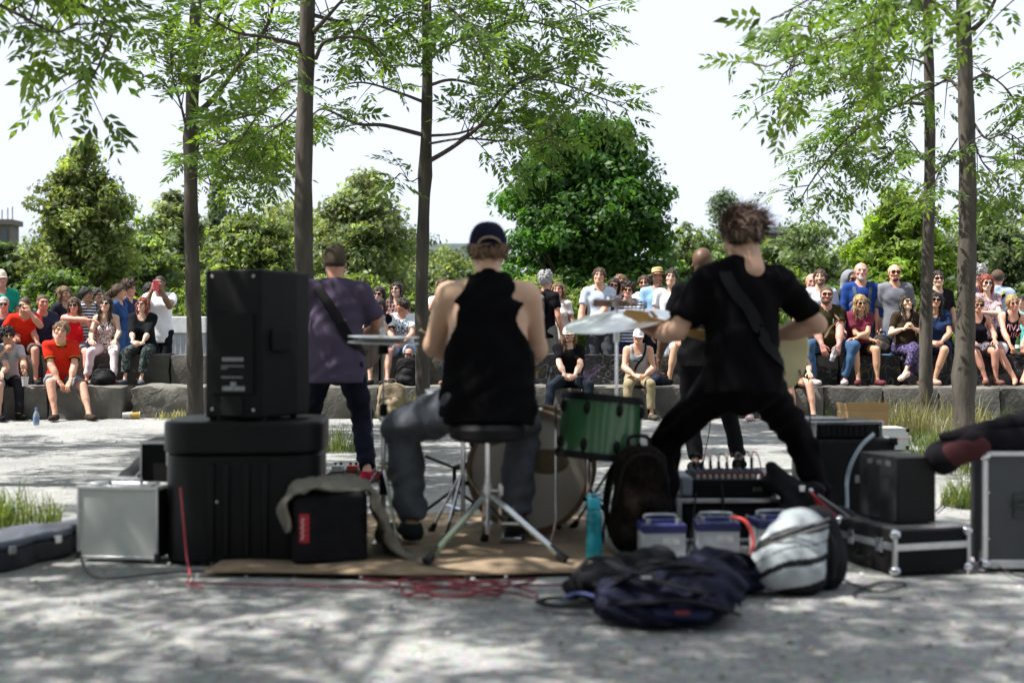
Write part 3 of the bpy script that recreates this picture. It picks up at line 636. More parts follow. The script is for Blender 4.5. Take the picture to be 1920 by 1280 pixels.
SKIN_M = attr_mat('skin', rough=.5, spec=.35, sss=.12)
HAIR_M = attr_mat('hair', rough=.5, spec=.4, bump=.9, bs=70., stretch=(3, 3, .5))
_hd = {}
def head_geo(kind, vox):
    """Head with brow, eye sockets, nose, lips, ears and chin; faces -Y; origin between the ears."""
    key = (kind, vox)
    if key in _hd: return _hd[key]
    f = kind == 'f'
    s = SDF(.018)
    s.cap((0, .012, .036), (0, .0121, .036), .090, ax=(1, 0, 0), sc=.83 if f else .86)
    s.ball((0, .03, .03), .078, k=.03)
    s.cap((0, -.03, .0), (0, -.042, -.055), .064, .047 if f else .052, ax=(1, 0, 0), sc=.92, k=.03)
    s.ball((0, -.07, -.094), .017 if f else .023, k=.03)
    s.cap((-.05, -.005, -.05), (-.022, -.055, -.085), .02, .02, k=.03); s.cap((.05, -.005, -.05), (.022, -.055, -.085), .02, .02, k=.03)
    s.cap((-.034, -.079, .034), (.034, -.079, .034), .011 if f else .014, k=.02)
    for q in (-1, 1):
        s.ball((q * .043, -.058, -.018), .026, k=.02)
        s.ball((q * .031, -.103, .014), .015, k=.016, sub=True)
        s.cap((q * .078, .004, .018), (q * .081, .01, -.018), .022, .014, ax=(1, 0, 0), sc=.42, k=.008)
    s.cap((0, -.088, .018), (0, -.113, -.024), .008, .0125, k=.012)
    s.cap((-.012, -.1, -.029), (.012, -.1, -.029), .008, k=.008)
    s.cap((-.019, -.087, -.055), (.019, -.087, -.055), .0065, k=.008); s.cap((-.016, -.086, -.066), (.016, -.086, -.066), .0075, k=.006)
    s.cap((0, .025, -.05), (0, .035, -.19), .05 if f else .056, .048 if f else .056, k=.03)
    V, Q = s.mesh(vox); _hd[key] = (V, Q); return V, Q

def head_tint(V, skin, beard, bcol, browc):
    c = np.tile(np.array(skin), (len(V), 1)); x, y, z = V.T
    front = y < -.055
    lips = front & (np.abs(z + .061) < .013) & (np.abs(x) < .027) & (y < -.078)
    c[lips] = np.array(skin) * (.93, .68, .66)
    chk = np.exp(-((np.abs(x) - .042) ** 2 + (z + .02) ** 2) / .0006) * front; c *= 1 - .12 * chk[:, None] * np.array((0, 1, 1))
    brow = front & (np.abs(z - .036 + .25 * np.maximum(np.abs(x) - .03, 0)) < .0065) & (np.abs(x) > .01) & (np.abs(x) < .052)
    c[brow] = np.array(browc) * .9
    eye = front & (np.abs(z - .013) < .007) & (np.abs(np.abs(x) - .031) < .014); c[eye] = np.array(skin) * .35
    if beard:
        if beard == 'goatee': m = (y < -.05) & (z < -.042) & (np.abs(x) < .034) & (z > -.125)
        elif beard == 'stubble': m = (z < -.038) & (y < .01) & (z > -.125)
        else: m = (z < -.036 - .25 * (y < -.06) * (np.abs(x) < .0)) & (y < .015) & (z > -.13)
        m &= ~lips; w = .35 if beard == 'stubble' else .9
        c[m] = c[m] * (1 - w) + np.array(bcol) * w
    return c

_hr = {}
def hair_geo(style, vox):
    key = (style, vox)
    if key in _hr: return _hr[key]
    s = SDF(.03); th = {'buzz': .093, 'short': .103, 'bald': .0935}.get(style, .106)
    s.cap((0, .014, .037), (0, .0141, .037), th, ax=(1, 0, 0), sc=.87); s.ball((0, .034, .03), th - .012)
    if style == 'curly':
        for i in range(26):
            a = i * 2.4; zz = -.02 + .15 * (i / 26); q = .085 * math.sqrt(max(.1, 1 - ((zz - .04) / .11) ** 2))
            s.ball((q * math.cos(a), .02 + q * math.sin(a), zz + .02), .035, k=.015)
    z0 = {'bald': .0}.get(style, .068)
    if style in ('long', 'bob', 'pony', 'longwave'):
        z1 = {'bob': -.12, 'pony': -.05}.get(style, -.27)
        s.cut.append((V3(0, -.10, .085), unit(V3(0, -.75, -.75))))
    elif style == 'bald':
        s.cut.append((V3(0, .0, .02), V3(0, 0, 1.))); s.cut.append((V3(0, -.0, .0), unit(V3(0, -.95, -.4))))
    else:
        s.cut.append((V3(0, -.10, z0 + .006), unit(V3(0, -.66, -.75))))
    if style in ('short', 'curly'):
        s.wr = (.0045, 130., 1.3)
    s.cutk = .022; V, Q = s.mesh(vox); parts = [(V, Q)]
    if style in ('long', 'bob', 'pony', 'longwave'):
        t = SDF(.03)
        if style != 'pony':
            t.cap((0, .075, .03), (0, .085, z1), .085, .06, ax=(0, 1, 0), sc=.55)
            for q in (-1, 1):
                t.cap((q * .07, .0, .075), (q * .088, .005, -.03), .03, .026); t.cap((q * .088, .005, -.03), (q * .085, -.02 if z1 < -.2 else .01, z1), .028, .016)
            t.wr = (.006, 95., .4) if style == 'long' else (.011, 70., .4)
        else:
            t.ball((0, .115, .03), .03); t.cap((0, .12, .03), (0, .165, -.02), .024, .03); t.cap((0, .165, -.02), (0, .15, -.17), .03, .012); t.wr = (.004, 110., .2)
        parts.append(t.mesh(vox))
    Vs, Qs, n = [], [], 0
    for i, (a, b) in enumerate(parts):
        Vs.append(a); Qs.append(b + n); n += len(a)
        # locks of hair lying on the surface
        r = np.random.default_rng(len(a)); m = 420 if i == 0 else 380
        if style == 'buzz': m = 260
        pick = r.integers(0, len(b), m); p0 = a[b[pick]].mean(1); nn = np.cross(a[b[pick, 2]] - a[b[pick, 0]], a[b[pick, 3]] - a[b[pick, 1]]); nn /= np.linalg.norm(nn, axis=1)[:, None] + 1e-9
        flow = np.c_[p0[:, 0] * 4, p0[:, 1] * 3 + .15, -.35 - (p0[:, 2] < .09) * .5] if i == 0 else np.tile((0, .05, -1.), (m, 1))
        flow = flow + r.normal(0, .22 if style != 'curly' else .8, (m, 3)); flow -= nn * (flow * nn).sum(1)[:, None]; flow /= np.linalg.norm(flow, axis=1)[:, None] + 1e-9
        L = {'buzz': .012, 'bald': .012, 'curly': .03}.get(style, .045 if i == 0 else .09) * (.6 + .8 * r.random(m))[:, None]; sd = np.cross(nn, flow) * (.0035 if style in ('buzz', 'bald') else .006)
        lift = {'buzz': .004, 'bald': .003, 'curly': .02}.get(style, .007)
        q0 = p0 - nn * .002; q1 = p0 + flow * L * .55 + nn * (lift * r.random(m))[:, None]; q2 = p0 + flow * L + nn * (lift * (1.2 * r.random(m) - .4))[:, None]
        W = np.stack([q0 - sd, q0 + sd, q1 + sd, q1 - sd, q2 + sd * .15, q2 - sd * .15], 1).reshape(-1, 3); k6 = 6 * np.arange(m)[:, None]
        Vs.append(W); Qs.append(np.vstack([k6 + (0, 1, 2, 3), k6 + (3, 2, 4, 5)]) + n); n += len(W)
    _hr[key] = (np.vstack(Vs), np.vstack(Qs)); return _hr[key]

_hn = {}
def hand_geo(curl, vox=.0048, spread=.12):
    """Right-angled hand: wrist at origin, fingers along +X, palm facing -Z, thumb on +Y."""
    key = (curl, vox)
    if key in _hn: return _hn[key]
    s = SDF(.008)
    s.cap((-.03, 0, 0), (.01, 0, 0), .025, .027, ax=(0, 0, 1), sc=.8, k=.02)
    for y in (-.026, -.009, .009, .025): s.cap((.012, y * .7, 0), (.086 - abs(y - .009) * .25, y, 0), .015, .0125, k=.012)
    for i, (y, L) in enumerate(((-.03, .060), (-.0105, .075), (.0095, .082), (.029, .074))):
        p = V3(.086 - abs(y - .009) * .3, y, 0); a = -.15 - curl * .5; l = L * .43; yy = (y - 0) * spread / .03 * .5
        for j, (w, r_) in enumerate(((.43, .0098), (.31, .0088), (.26, .0078))):
            q = p + L * w * V3(math.cos(a) * math.cos(yy), math.sin(yy), math.sin(a)); s.cap(p, q, r_, r_ - .0008, k=.004); p = q; a -= curl * (.95 if j == 0 else .75)
    p = V3(.022, .03, -.004); q = p + V3(.03, .03, -.012 - .018 * curl); r_ = q + V3(.03, .012 - .022 * curl, -.012 - .012 * curl)
    s.cap((.008, .015, -.004), p, .016, .015, k=.012); s.cap(p, q, .0125, .0105, k=.005); s.cap(q, r_, .0102, .0085, k=.004)
    _hn[key] = s.mesh(vox); return _hn[key]

LENS = mat('sunglass_lens', (.012, .012, .014), rough=.08, var=.05, spec=.7)
_cl = {}
def cloth(c, kind='cotton'):
    """Fabric material; patterns are dyed into the cloth."""
    key = (str(c), kind)
    if key in _cl: return _cl[key]
    nm = 'cloth_%d' % len(_cl)
    if kind == 'jeans': m = mat(nm, c, rough=.85, var=.28, vs=9, bump=.7, bs=16, spec=.12)
    elif kind == 'floral': m = pattern(nm, c, 'floral')
    elif kind == 'plaid': m = pattern(nm, c, 'plaid')
    elif kind == 'stripe': m = pattern(nm, c, 'stripe')
    else: m = mat(nm, c, rough=.9, var=.14, vs=5, bump=.75, bs=13, spec=.10)
    _cl[key] = m; return m
def pattern(nm, cs, kind):
    m = bpy.data.materials.new(nm); m.use_nodes = True; nt = m.node_tree; p = nt.nodes['Principled BSDF']; p.inputs['Roughness'].default_value = .9; p.inputs['Specular IOR Level'].default_value = .12
    t = N(nt, 'ShaderNodeTexCoord'); cs = [C(c) for c in cs]
    if kind == 'floral':
        v = N(nt, 'ShaderNodeTexNoise', i_Scale=26., i_Detail=2.0, i_Distortion=1.5)
        r = N(nt, 'ShaderNodeValToRGB'); r.color_ramp.interpolation = 'CONSTANT'; el = r.color_ramp.elements
        for i, c in enumerate(cs):
            e = el[i] if i < 2 else el.new(.5); e.position = .0 if i == 0 else .36 + .22 * i / len(cs); e.color = (*c, 1)
        nt.links.new(t.outputs['Object'], v.inputs['Vector']); nt.links.new(v.outputs['Fac'], r.inputs['Fac']); nt.links.new(r.outputs['Color'], p.inputs['Base Color'])
    else:
        ws = []
        for ax in (('X', 'Z') if kind == 'plaid' else ('Z',)):
            w = N(nt, 'ShaderNodeTexWave', wave_type='BANDS', bands_direction=ax, i_Scale=5.5 if kind == 'plaid' else 7.5, i_Distortion=.3)
            nt.links.new(t.outputs['Object'], w.inputs['Vector']); g = N(nt, 'ShaderNodeMath', operation='GREATER_THAN'); g.inputs[1].default_value = .5
            nt.links.new(w.outputs['Fac'], g.inputs[0]); ws.append(g)
        last = ws[0]
        if len(ws) == 2:
            a = N(nt, 'ShaderNodeMath', operation='ADD'); nt.links.new(ws[0].outputs[0], a.inputs[0]); nt.links.new(ws[1].outputs[0], a.inputs[1])
            h = N(nt, 'ShaderNodeMath', operation='MULTIPLY'); h.inputs[1].default_value = .5; nt.links.new(a.outputs[0], h.inputs[0]); last = h
        x = N(nt, 'ShaderNodeMix', data_type='RGBA'); x.inputs[6].default_value = (*cs[0], 1); x.inputs[7].default_value = (*cs[1], 1)
        nt.links.new(last.outputs[0], x.inputs['Factor']); nt.links.new(x.outputs[2], p.inputs['Base Color'])
    _m[nm] = m; return m

SKINS = {'pale': (.62, .40, .31), 'fair': (.55, .34, .25), 'tan': (.44, .25, .17), 'red': (.56, .29, .21), 'brown': (.22, .115, .07), 'dark': (.10, .055, .035)}
HAIRS = {'black': (.012, .010, .010), 'dark': (.03, .018, .012), 'brown': (.075, .042, .022), 'light': (.18, .11, .055), 'blond': (.42, .28, .12), 'red': (.24, .05, .025), 'grey': (.38, .38, .38), 'white': (.6, .58, .55)}

def person(label, x, y, z=0., yaw=0., H=1.75, sex='m', skin='fair', fat=1., lean=0., side=0., twist=0., seat=None, drop=0.,
           feet=None, hands=None, poles=None, hdir=None, hpalm=None, curl=(.45, .45), knee=None, toe=None, footdir=None,
           top='#ffffff', topk='cotton', sleeve=.62, neck=.078, tank=False, arm_in=.02, hem=.07, bottom='#222233', botk='jeans', blen=1.95, leg=1., skirt=False,
           shoes='#222222', hair='dark', style='short', beard=None, head=(0., 0., 0.), glasses=True, cap=None, capback=False,
           group='people in the audience', vox=.020, loose=0.):
    S = H / 1.75; f = sex == 'f'; sk = np.array(SKINS[skin]); hc = HAIRS[hair]; fine = vox < .015
    root = thing('person', label, 'person', (x, y, z), yaw, group)
    pz = (seat + .095 * S) if seat is not None else (.915 * S - drop)
    P = V3(0, 0, pz); u = unit(V3(math.sin(side), -math.sin(lean), math.cos(lean)))
    rx0 = unit(np.cross(u, V3(0, 1, 0)) * -1) if False else V3(1, 0, 0); rx0 = unit(rx0 - u * (rx0 @ u))
    fw0 = np.cross(u, rx0) * -1                                     # forward
    rx = unit(rx0 * math.cos(twist) + fw0 * math.sin(twist)); fw = np.cross(u, rx) * -1
    wS = (.88 if f else 1.) * S
    Np = P + u * .515 * S; sh = {q: P + u * .47 * S + rx * q * .170 * wS for q in (-1, 1)}
    hr_ = random.Random(label); sk = sk * np.array([hr_.uniform(.84, 1.12)] * 3) * (1, hr_.uniform(.94, 1.05), hr_.uniform(.9, 1.08)); gsc = hr_.uniform(.80, 1.12); gz = hr_.uniform(-.004, .003)
    if not fine: head = (head[0] + hr_.uniform(-.28, .28), head[1] + hr_.uniform(-.12, .10), head[2] + hr_.uniform(-.12, .12))
    Rh = rotm(*head) @ np.diag((hr_.uniform(.93, 1.06), hr_.uniform(.96, 1.05), hr_.uniform(.95, 1.06))); ub = unit(u * .6 + V3(0, 0, .4)); Hc = Np + ub * .158 * S + fw * .018 * S
    hw = (.10 if f else .09) * S
    hip = {q: P + rx0 * q * hw * .95 for q in (-1, 1)}
    # limbs
    if feet is None: feet = [(-.1, -.02, 0), (.1, -.02, 0)] if seat is None else [(-.12, -.45, 0), (.12, -.45, 0)]
    kp = knee or ([(-.15, -1, .25), (.15, -1, .25)] if seat is not None else [(-.12, -1, 0), (.12, -1, 0)])
    J = {}
    for i, q in enumerate((-1, 1)):
        an = np.array(feet[i], float) * 1. + V3(0, 0, .085 * S)
        kn, an = ik(hip[q], an, .44 * S, .425 * S, kp[i]); J[q, 'kn'], J[q, 'an'] = kn, an
        ft = unit(V3(*(footdir[i] if footdir else (q * .35, -1, 0)))); J[q, 'ft'] = ft
    if hands is None: hands = [(-.27, -.05, pz - .12), (.27, -.05, pz - .12)]
    po = poles or [(-.5, .7, -.35), (.5, .7, -.35)]
    for i, q in enumerate((-1, 1)):
        el, wr = ik(sh[q], np.array(hands[i], float), .285 * S, .255 * S, po[i]); J[q, 'el'], J[q, 'wr'] = el, wr
    # --- torso primitives shared by body and shirt
    def torso(s, o=0., low=True):
        w = (.118 if f else .132) * S * fat; c1 = (.132 if f else .152) * S * (1 + .5 * (fat - 1))
        hp = (.152 if f else .142) * S * (1 + .6 * (fat - 1))
        if low: s.cap(P - rx0 * .035, P + rx0 * .035, hp * .93 + o, ax=fw0, sc=.80)
        s.cap(P + u * .06 * S, P + u * .2 * S, max(w, hp * .9) + o, w + o, ax=fw, sc=.76 * (1 + .3 * (fat - 1)))
        s.cap(P + u * .22 * S, P + u * .37 * S, w + .004 + o, c1 + o, ax=fw, sc=.70, k=.05)
        s.cap(sh[-1] * .88 + (P + u * .47 * S) * .12, sh[1] * .88 + (P + u * .47 * S) * .12, (.050 * S + o), k=.04)
        for q in (-1, 1):
            s.cap(Np + u * .02 * S - fw * .01, sh[q] * .8 + Np * .2 - u * .01, .048 * S + o * .6, .05 * S + o, k=.04)
            if f: s.ball(P + u * .30 * S + rx * q * .068 * S + fw * .085 * S, .058 * S + o, k=.03)
            elif not f and fat <= 1.1: s.ball(P + u * .35 * S + rx * q * .06 * S + fw * .04 * S, .068 * S + o, ax=fw, sc=.8, k=.07)
        if fat > 1.12: s.ball(P + u * .12 * S + fw * .06 * S * fat, .11 * S * fat + o, k=.06)
    def arm(s, q, o=0., t=2., flat=False):
        a, b, c = sh[q], J[q, 'el'], J[q, 'wr']; g = (.86 if f else 1.) * S * (1 + .55 * max(0, fat - 1))
        if t <= 1: s.cap(a, a + (b - a) * t, .056 * g + o, (.056 - .012 * t) * g + o * 1.25, flat=flat)
        else:
            s.cap(a, b, .055 * g + o, .041 * g + o)
            if t >= 2: s.cap(b, b + (c - b) * .45, .042 * g + o, .042 * g + o); s.cap(b + (c - b) * .3, c, .042 * g + o, .027 * g + o)
            else: s.cap(b, b + (c - b) * (t - 1), .042 * g + o, .036 * g + o, flat=True)
    # --- body: one surface from neck to ankles, joined to head and hands
    s = SDF(.03); torso(s, 0. if not top or tank else -.008)
    s.cap(Np - u * .05 * S, Hc - ub * .07 * S, (.048 if f else .058) * S, (.045 if f else .054) * S)
    for q in (-1, 1):
        arm(s, q); g = (1. if f else 1.) * S
        g *= .84 if (bottom and blen > 1.05 and not skirt) else 1.; s.cap(hip[q], J[q, 'kn'], .084 * g * (1 + .4 * (fat - 1)), .054 * g); a, b = J[q, 'kn'], J[q, 'an']
        s.cap(a, b, .052 * g, .034 * g); cb = unit(np.cross(np.cross(b - a, J[q, 'kn'] - hip[q]), b - a)) * -1
        s.cap(a + (b - a) * .15 - cb * .0, a + (b - a) * .5, .05 * g, .046 * g)
        ft = J[q, 'ft']; s.cap(b + V3(0, 0, -.035 * S) - ft * .02, b + V3(0, 0, -.06 * S) + ft * .15 * S, .034 * S, .026 * S, k=.03)
    s.p = [p for p in s.p]
    bv = vox if fine else .023
    V, Q = s.mesh(bv); Vs = [V]; Qs = [Q]; T = [np.tile(sk, (len(V), 1))]; n = len(V)
    hv, hq = head_geo(sex, .0062 if not fine else .0055)
    SH_ = S * .945; Vs.append(hv * SH_ @ Rh.T + Hc); Qs.append(hq + n); n += len(hv)
    T.append(head_tint(hv, sk, beard, np.array(hc) * (1.2 if beard != 'stubble' else 1), np.array(hc) * .8 + .01))
    for i, q in enumerate((-1, 1)):
        gv, gq = hand_geo(curl[i]); gv = gv.copy()
        fd = unit(J[q, 'wr'] - J[q, 'el']); d = unit(V3(*hdir[i])) if hdir and hdir[i] is not None else fd
        pn = V3(*hpalm[i]) if hpalm and hpalm[i] is not None else V3(0, 0, -1) + V3(-q * .4, 0, 0)   # the way the palm faces
        pn = unit(pn - d * (pn @ d)); up = -pn
        yv = np.cross(up, d); B = np.stack([d, yv, up], 1)
        thumb = V3(-q, -.3, .2)
        if yv @ thumb < 0: gv[:, 1] *= -1; gq = gq[:, ::-1]
        gs = (.88 if f else 1.) * S
        Vs.append(gv * gs @ B.T + J[q, 'wr']); Qs.append(gq + n); n += len(gv); T.append(np.tile(sk * (1, .93, .9), (len(gv), 1)))
    np_mesh('body', np.vstack(Vs), np.vstack(Qs), SKIN_M, root, tint=np.vstack(T))
    # --- top
    if top:
        s = SDF(.03); torso(s, .013 + loose, low=True); o = .013 + loose
        hp = (.152 if f else .145) * S * (1 + .6 * (fat - 1)) + o + .004
        hx = hem + (.04 if seat is None else 0); s.cap(P - u * hx, P + u * .12 * S, hp * .98 + .012, hp * .95, ax=fw0, sc=.86)
        if not tank:
            for q in (-1, 1):
                if sleeve <= 1: arm(s, q, .010 + loose * .6, sleeve, True)
                else: arm(s, q, .011 + loose * .5, sleeve, True)
        s.cap(Np - u * .012 * S + fw * .022, Np + u * .3, neck * .86 * S, neck * 1.25 * S, k=.008, sub=True)
        if tank:
            for q in (-1, 1): s.cap(sh[q] * 1. + rx * q * arm_in - u * .13 * S, sh[q] + rx * q * arm_in + u * .2, .105 * S, .068 * S, ax=rx, sc=.9, k=.01, sub=True)
            s.ball(Np + fw * .07 - u * .02 * S, .078 * S, k=.01, sub=True)
        s.plane(P - u * hx * S, -u)
        s.wr = (.007 if not fine else .010, 28. if not fine else 30., x * 3.1 + y)
        V, Q = s.mesh(vox); shirt = np_mesh('shirt', V, Q, cloth(top, topk), root)
        root['_s'] = 1; del root['_s']
    # --- trousers, shorts or skirt
    o = .012
    if bottom:
        s = SDF(.028); hp = (.152 if f else .142) * S * (1 + .6 * (fat - 1))
        s.cap(P - rx0 * .035, P + rx0 * .035, hp * .95 + o, ax=fw0, sc=.82); s.cap(P, P + u * .1 * S, hp * .9 + o, hp * .88 + o, ax=fw0, sc=.80)
        for q in (-1, 1):
            a, b = J[q, 'kn'], J[q, 'an']; th = .088 * S * (1 + .4 * (fat - 1)); h = hip[q]
            if skirt: s.cap(h, h + (a - h) * blen, th + .03, .085 * S + .015, flat=True, k=.08)
            elif blen <= 1: s.cap(h, h + (a - h) * blen, th + o, (.088 - .02 * blen) * S + o * 1.7, flat=True)
            else:
                s.cap(h, a, th + o, .06 * S * leg + o); s.cap(a, a + (b - a) * (blen - 1), .058 * S * leg + o, (.058 - .012 * (blen - 1)) * S * leg + o * .9, flat=True)
        s.plane(P + V3(0, 0, 1) * (.15 if seat is not None else .11) * S + fw0 * -.0, unit(u * .25 + V3(0, .35, .9)) if seat is not None else u); s.wr = (.006 if not fine else .012, 27. if not fine else 36., x * 2.3 + y)
        V, Q = s.mesh(vox); np_mesh('skirt' if skirt else ('shorts' if blen <= 1 else 'trousers'), V, Q, cloth(bottom, botk), root)
    # --- shoes
    if shoes:
        for q in (-1, 1):
            ft = J[q, 'ft']; b = J[q, 'an']; up = unit(V3(0, 0, 1) - ft * ft[2])
            s = SDF(.02); g = b - up * .085 * S
            s.cap(g + up * .04 - ft * .035, g + up * .035 + ft * .16 * S, .043 * S, .036 * S, ax=up, sc=.95); s.cap(g + up * .03, b - up * .01 - ft * .01, .05 * S, .043 * S, flat=True)
            s.cap(g + up * .03 + ft * .1, g + up * .03 + ft * .12, .047 * S, ax=up, sc=.7)
            s.plane(g + up * .002, -up)
            V, Q = s.mesh(.013); np_mesh('shoe', V, Q, cloth(shoes, 'shoe'), root)
    # --- hair, glasses, hat
    if style and style != 'none':
        hv, hq = hair_geo(style, .0085)
        if cap: hq = hq[(hv[hq][:, :, 2] + .15 * np.maximum(hv[hq][:, :, 1], 0)).max(1) < .03]
        np_mesh('hair', hv * SH_ @ Rh.T + Hc, hq, HAIR_M, root, tint=np.tile(np.array(hc), (len(hv), 1)) * (1 + .25 * np.sin(hv[:, :1] * 300 + 3 * np.sin(hv[:, 2:] * 60))))
    def put(mb, name, m, sm=40):
        for i, v in enumerate(mb.v): mb.v[i] = v * SH_ @ Rh.T + Hc
        return mb.build(name, m, root, smooth=sm)
    if glasses:
        g = MB()
        for q in (-1, 1):
            an = np.linspace(0, 2 * math.pi, 12, endpoint=False); ex = lambda c, w: np.sign(c) * np.abs(c) ** .7 * w
            pts = np.c_[q * .032 + ex(np.cos(an), .0285 * min(gsc, 1.02)), -.1085 + np.abs(ex(np.cos(an), .0285) + q * .0) * .0 + (q * (ex(np.cos(an), .0285)) > 0) * .006, .011 + gz + ex(np.sin(an), .0215 * gsc)]
            g.add(np.vstack([pts, pts + (0, .004, 0)]), [tuple(reversed(range(12))) , tuple(range(12, 24))] + [(i, (i + 1) % 12, 12 + (i + 1) % 12, 12 + i) for i in range(12)])
            g.tube([(q * .058, -.1, .02), (q * .078, -.05, .022), (q * .082, .005, .02)], .003, 5)
        g.tube([(-.008, -.109, .018), (0, -.112, .02), (.008, -.109, .018)], .003, 5)
        put(g, 'sunglasses', LENS if hr_.random() < .7 else mat('brown_lens', (.045, .024, .012), rough=.1, var=.1, spec=.6))
    if cap:
        kind, cc = cap; g = MB()
        if kind == 'cap':
            pr = [(.100 * math.cos(t) ** .72, .020 + .120 * math.sin(t)) for t in np.linspace(-.12, 1.5, 9)]; g.lathe(pr, 24, (0, .013, 0), sx=1.13, sy=.88); g.v[-1][:, 2] -= .15 * np.maximum(g.v[-1][:, 1], 0)
            sgn = 1 if capback else -1; br = MB(); an = np.linspace(0, math.pi, 13)
            rim = [(.086 * math.cos(t), sgn * (.10 * math.sin(t)) + .012, .022) for t in an]; out = [(.086 * math.cos(t), sgn * (.172 * math.sin(t) ** .8) + .012, .022 - .014 * math.sin(t)) for t in an]
            br.add(rim + out + [(a, b, c + .005) for a, b, c in rim + out], [(i, i + 1, 14 + i, 13 + i) for i in range(12)] + [(39 + i, 40 + i, 27 + i, 26 + i) for i in range(12)] + [(13 + i, 14 + i, 40 + i, 39 + i) for i in range(12)])
            c_ = put(g, 'cap', cloth(cc, 'cap')); b_ = put(br, 'brim', cloth(cc, 'cap')); b_.parent = c_
        elif kind == 'straw':
            g.lathe([(.165, .035), (.15, .03), (.1, .04), (.093, .05), (.088, .12), (.07, .135), (.03, .128)], 28, (0, .012, 0), sx=1.05, sy=.92)
            c_ = put(g, 'hat', mat('straw', '#c9a878', rough=.8, var=.2, vs=60, bump=.5, bs=200)); bd = MB(); bd.lathe([(.0965, .045), (.0955, .07)], 28, (0, .012, 0), sx=1.05, sy=.92, caps=False); b_ = put(bd, 'hat_band', cloth('#2a2320')); b_.parent = c_
        elif kind == 'hood':
            s = SDF(.03); s.cap((0, .03, .03), (0, .0301, .03), .125, ax=(1, 0, 0), sc=.95); s.cap((0, .06, .0), (0, .07, -.16), .11, .13); s.cap((0, -.09, .03), (0, -.2, -.1), .085, .1, sub=True, k=.01); s.plane((0, -.07, 0), (0, -1, 0))
            V, Q = s.mesh(.012); np_mesh('hood', V * SH_ @ Rh.T + Hc, Q, cloth(cc), root)
    return dict(root=root, J=J, sh=sh, P=P, u=u, fw=fw, rx=rx, N=Np, Hc=Hc, Rh=Rh, S=S, shirt=shirt if top else None)

def wpt(pp, v):
    """A point in the person's own frame, in world space."""
    return pp['root'].matrix_basis @ Vector(v)
def project_print(pp, pts2, faces, m, name='print', up=.30, off=.012, size=1.):
    """Flat print (x right as the viewer sees it, y up, metres) laid on the chest of the shirt."""
    me = pp['shirt'].data; bv = BVHTree.FromPolygons([v.co for v in me.vertices], [p.vertices for p in me.polygons])
    o = pp['P'] + pp['u'] * up; V = []
    for a, b in pts2:
        p = o + pp['rx'] * a * size + pp['u'] * b * size + pp['fw'] * .6
        h = bv.ray_cast(Vector(p), Vector(-pp['fw'])); V.append(h[0] + Vector(pp['fw']) * off if h[0] else Vector(o + pp['rx'] * a + pp['u'] * b + pp['fw'] * .12))
    b = MB(); b.add([tuple(v) for v in V], faces); return b.build(name, m, pp['shirt'], smooth=0)
def grid_rect(x0, y0, w, h, n=8, m=6):
    P = [(x0 + w * i / n, y0 + h * j / m) for j in range(m + 1) for i in range(n + 1)]
    return P, [(j * (n + 1) + i, j * (n + 1) + i + 1, (j + 1) * (n + 1) + i + 1, (j + 1) * (n + 1) + i) for j in range(m) for i in range(n)]
def text_geo(txt, size):
    cu = bpy.data.curves.new('t', 'FONT'); cu.body = txt; cu.size = size; cu.align_x = 'CENTER'; cu.resolution_u = 2
    o = bpy.data.objects.new('t', cu); me = bpy.data.meshes.new_from_object(o)
    P = [(v.co.x, v.co.y) for v in me.vertices]; Fc = [tuple(p.vertices) for p in me.polygons]
    bpy.data.objects.remove(o); bpy.data.curves.remove(cu); bpy.data.meshes.remove(me); return P, Fc
def print_text(pp, txt, size, y, m, up=.3):
    P, Fc = text_geo(txt, size); project_print(pp, [(a, b + y) for a, b in P], Fc, m, up=up)
def ribbon(L, Nn, w, m, parent, name, th=.004):
    L = np.array(L); T = np.gradient(L, axis=0); Nn = np.array(Nn)
    for _ in range(2): L[1:-1] = (L[:-2] + 2 * L[1:-1] + L[2:]) / 4
    B = np.cross(T, Nn); B /= np.linalg.norm(B, axis=1)[:, None] + 1e-9; k = len(L)
    V = np.concatenate([L - B * w, L + B * w, L + B * w + Nn * th, L - B * w + Nn * th]); Fc = []
    for i in range(k - 1):
        for a, b in ((0, 1), (1, 2), (2, 3), (3, 0)): Fc.append((a * k + i, b * k + i, b * k + i + 1, a * k + i + 1))
    b = MB(); b.add(V, Fc); return b.build(name, m, parent, smooth=60)
def strap(pp, pts, w, m, parent, name='strap', lift=.012):
    """Band laid over the shirt through the given body-frame points (x, up, +1 chest / -1 back)."""
    me = pp['shirt'].data; bv = BVHTree.FromPolygons([v.co for v in me.vertices], [p.vertices for p in me.polygons]); L = []; Nn = []
    for p in smooth_line(pts, 6):
        h = bv.find_nearest(Vector(pp['P'] + pp['rx'] * p[0] + pp['u'] * p[1] + pp['fw'] * p[2])); L.append(np.array(h[0] + h[1] * lift)); Nn.append(np.array(h[1]))
    return ribbon(L, Nn, w, m, parent, name)
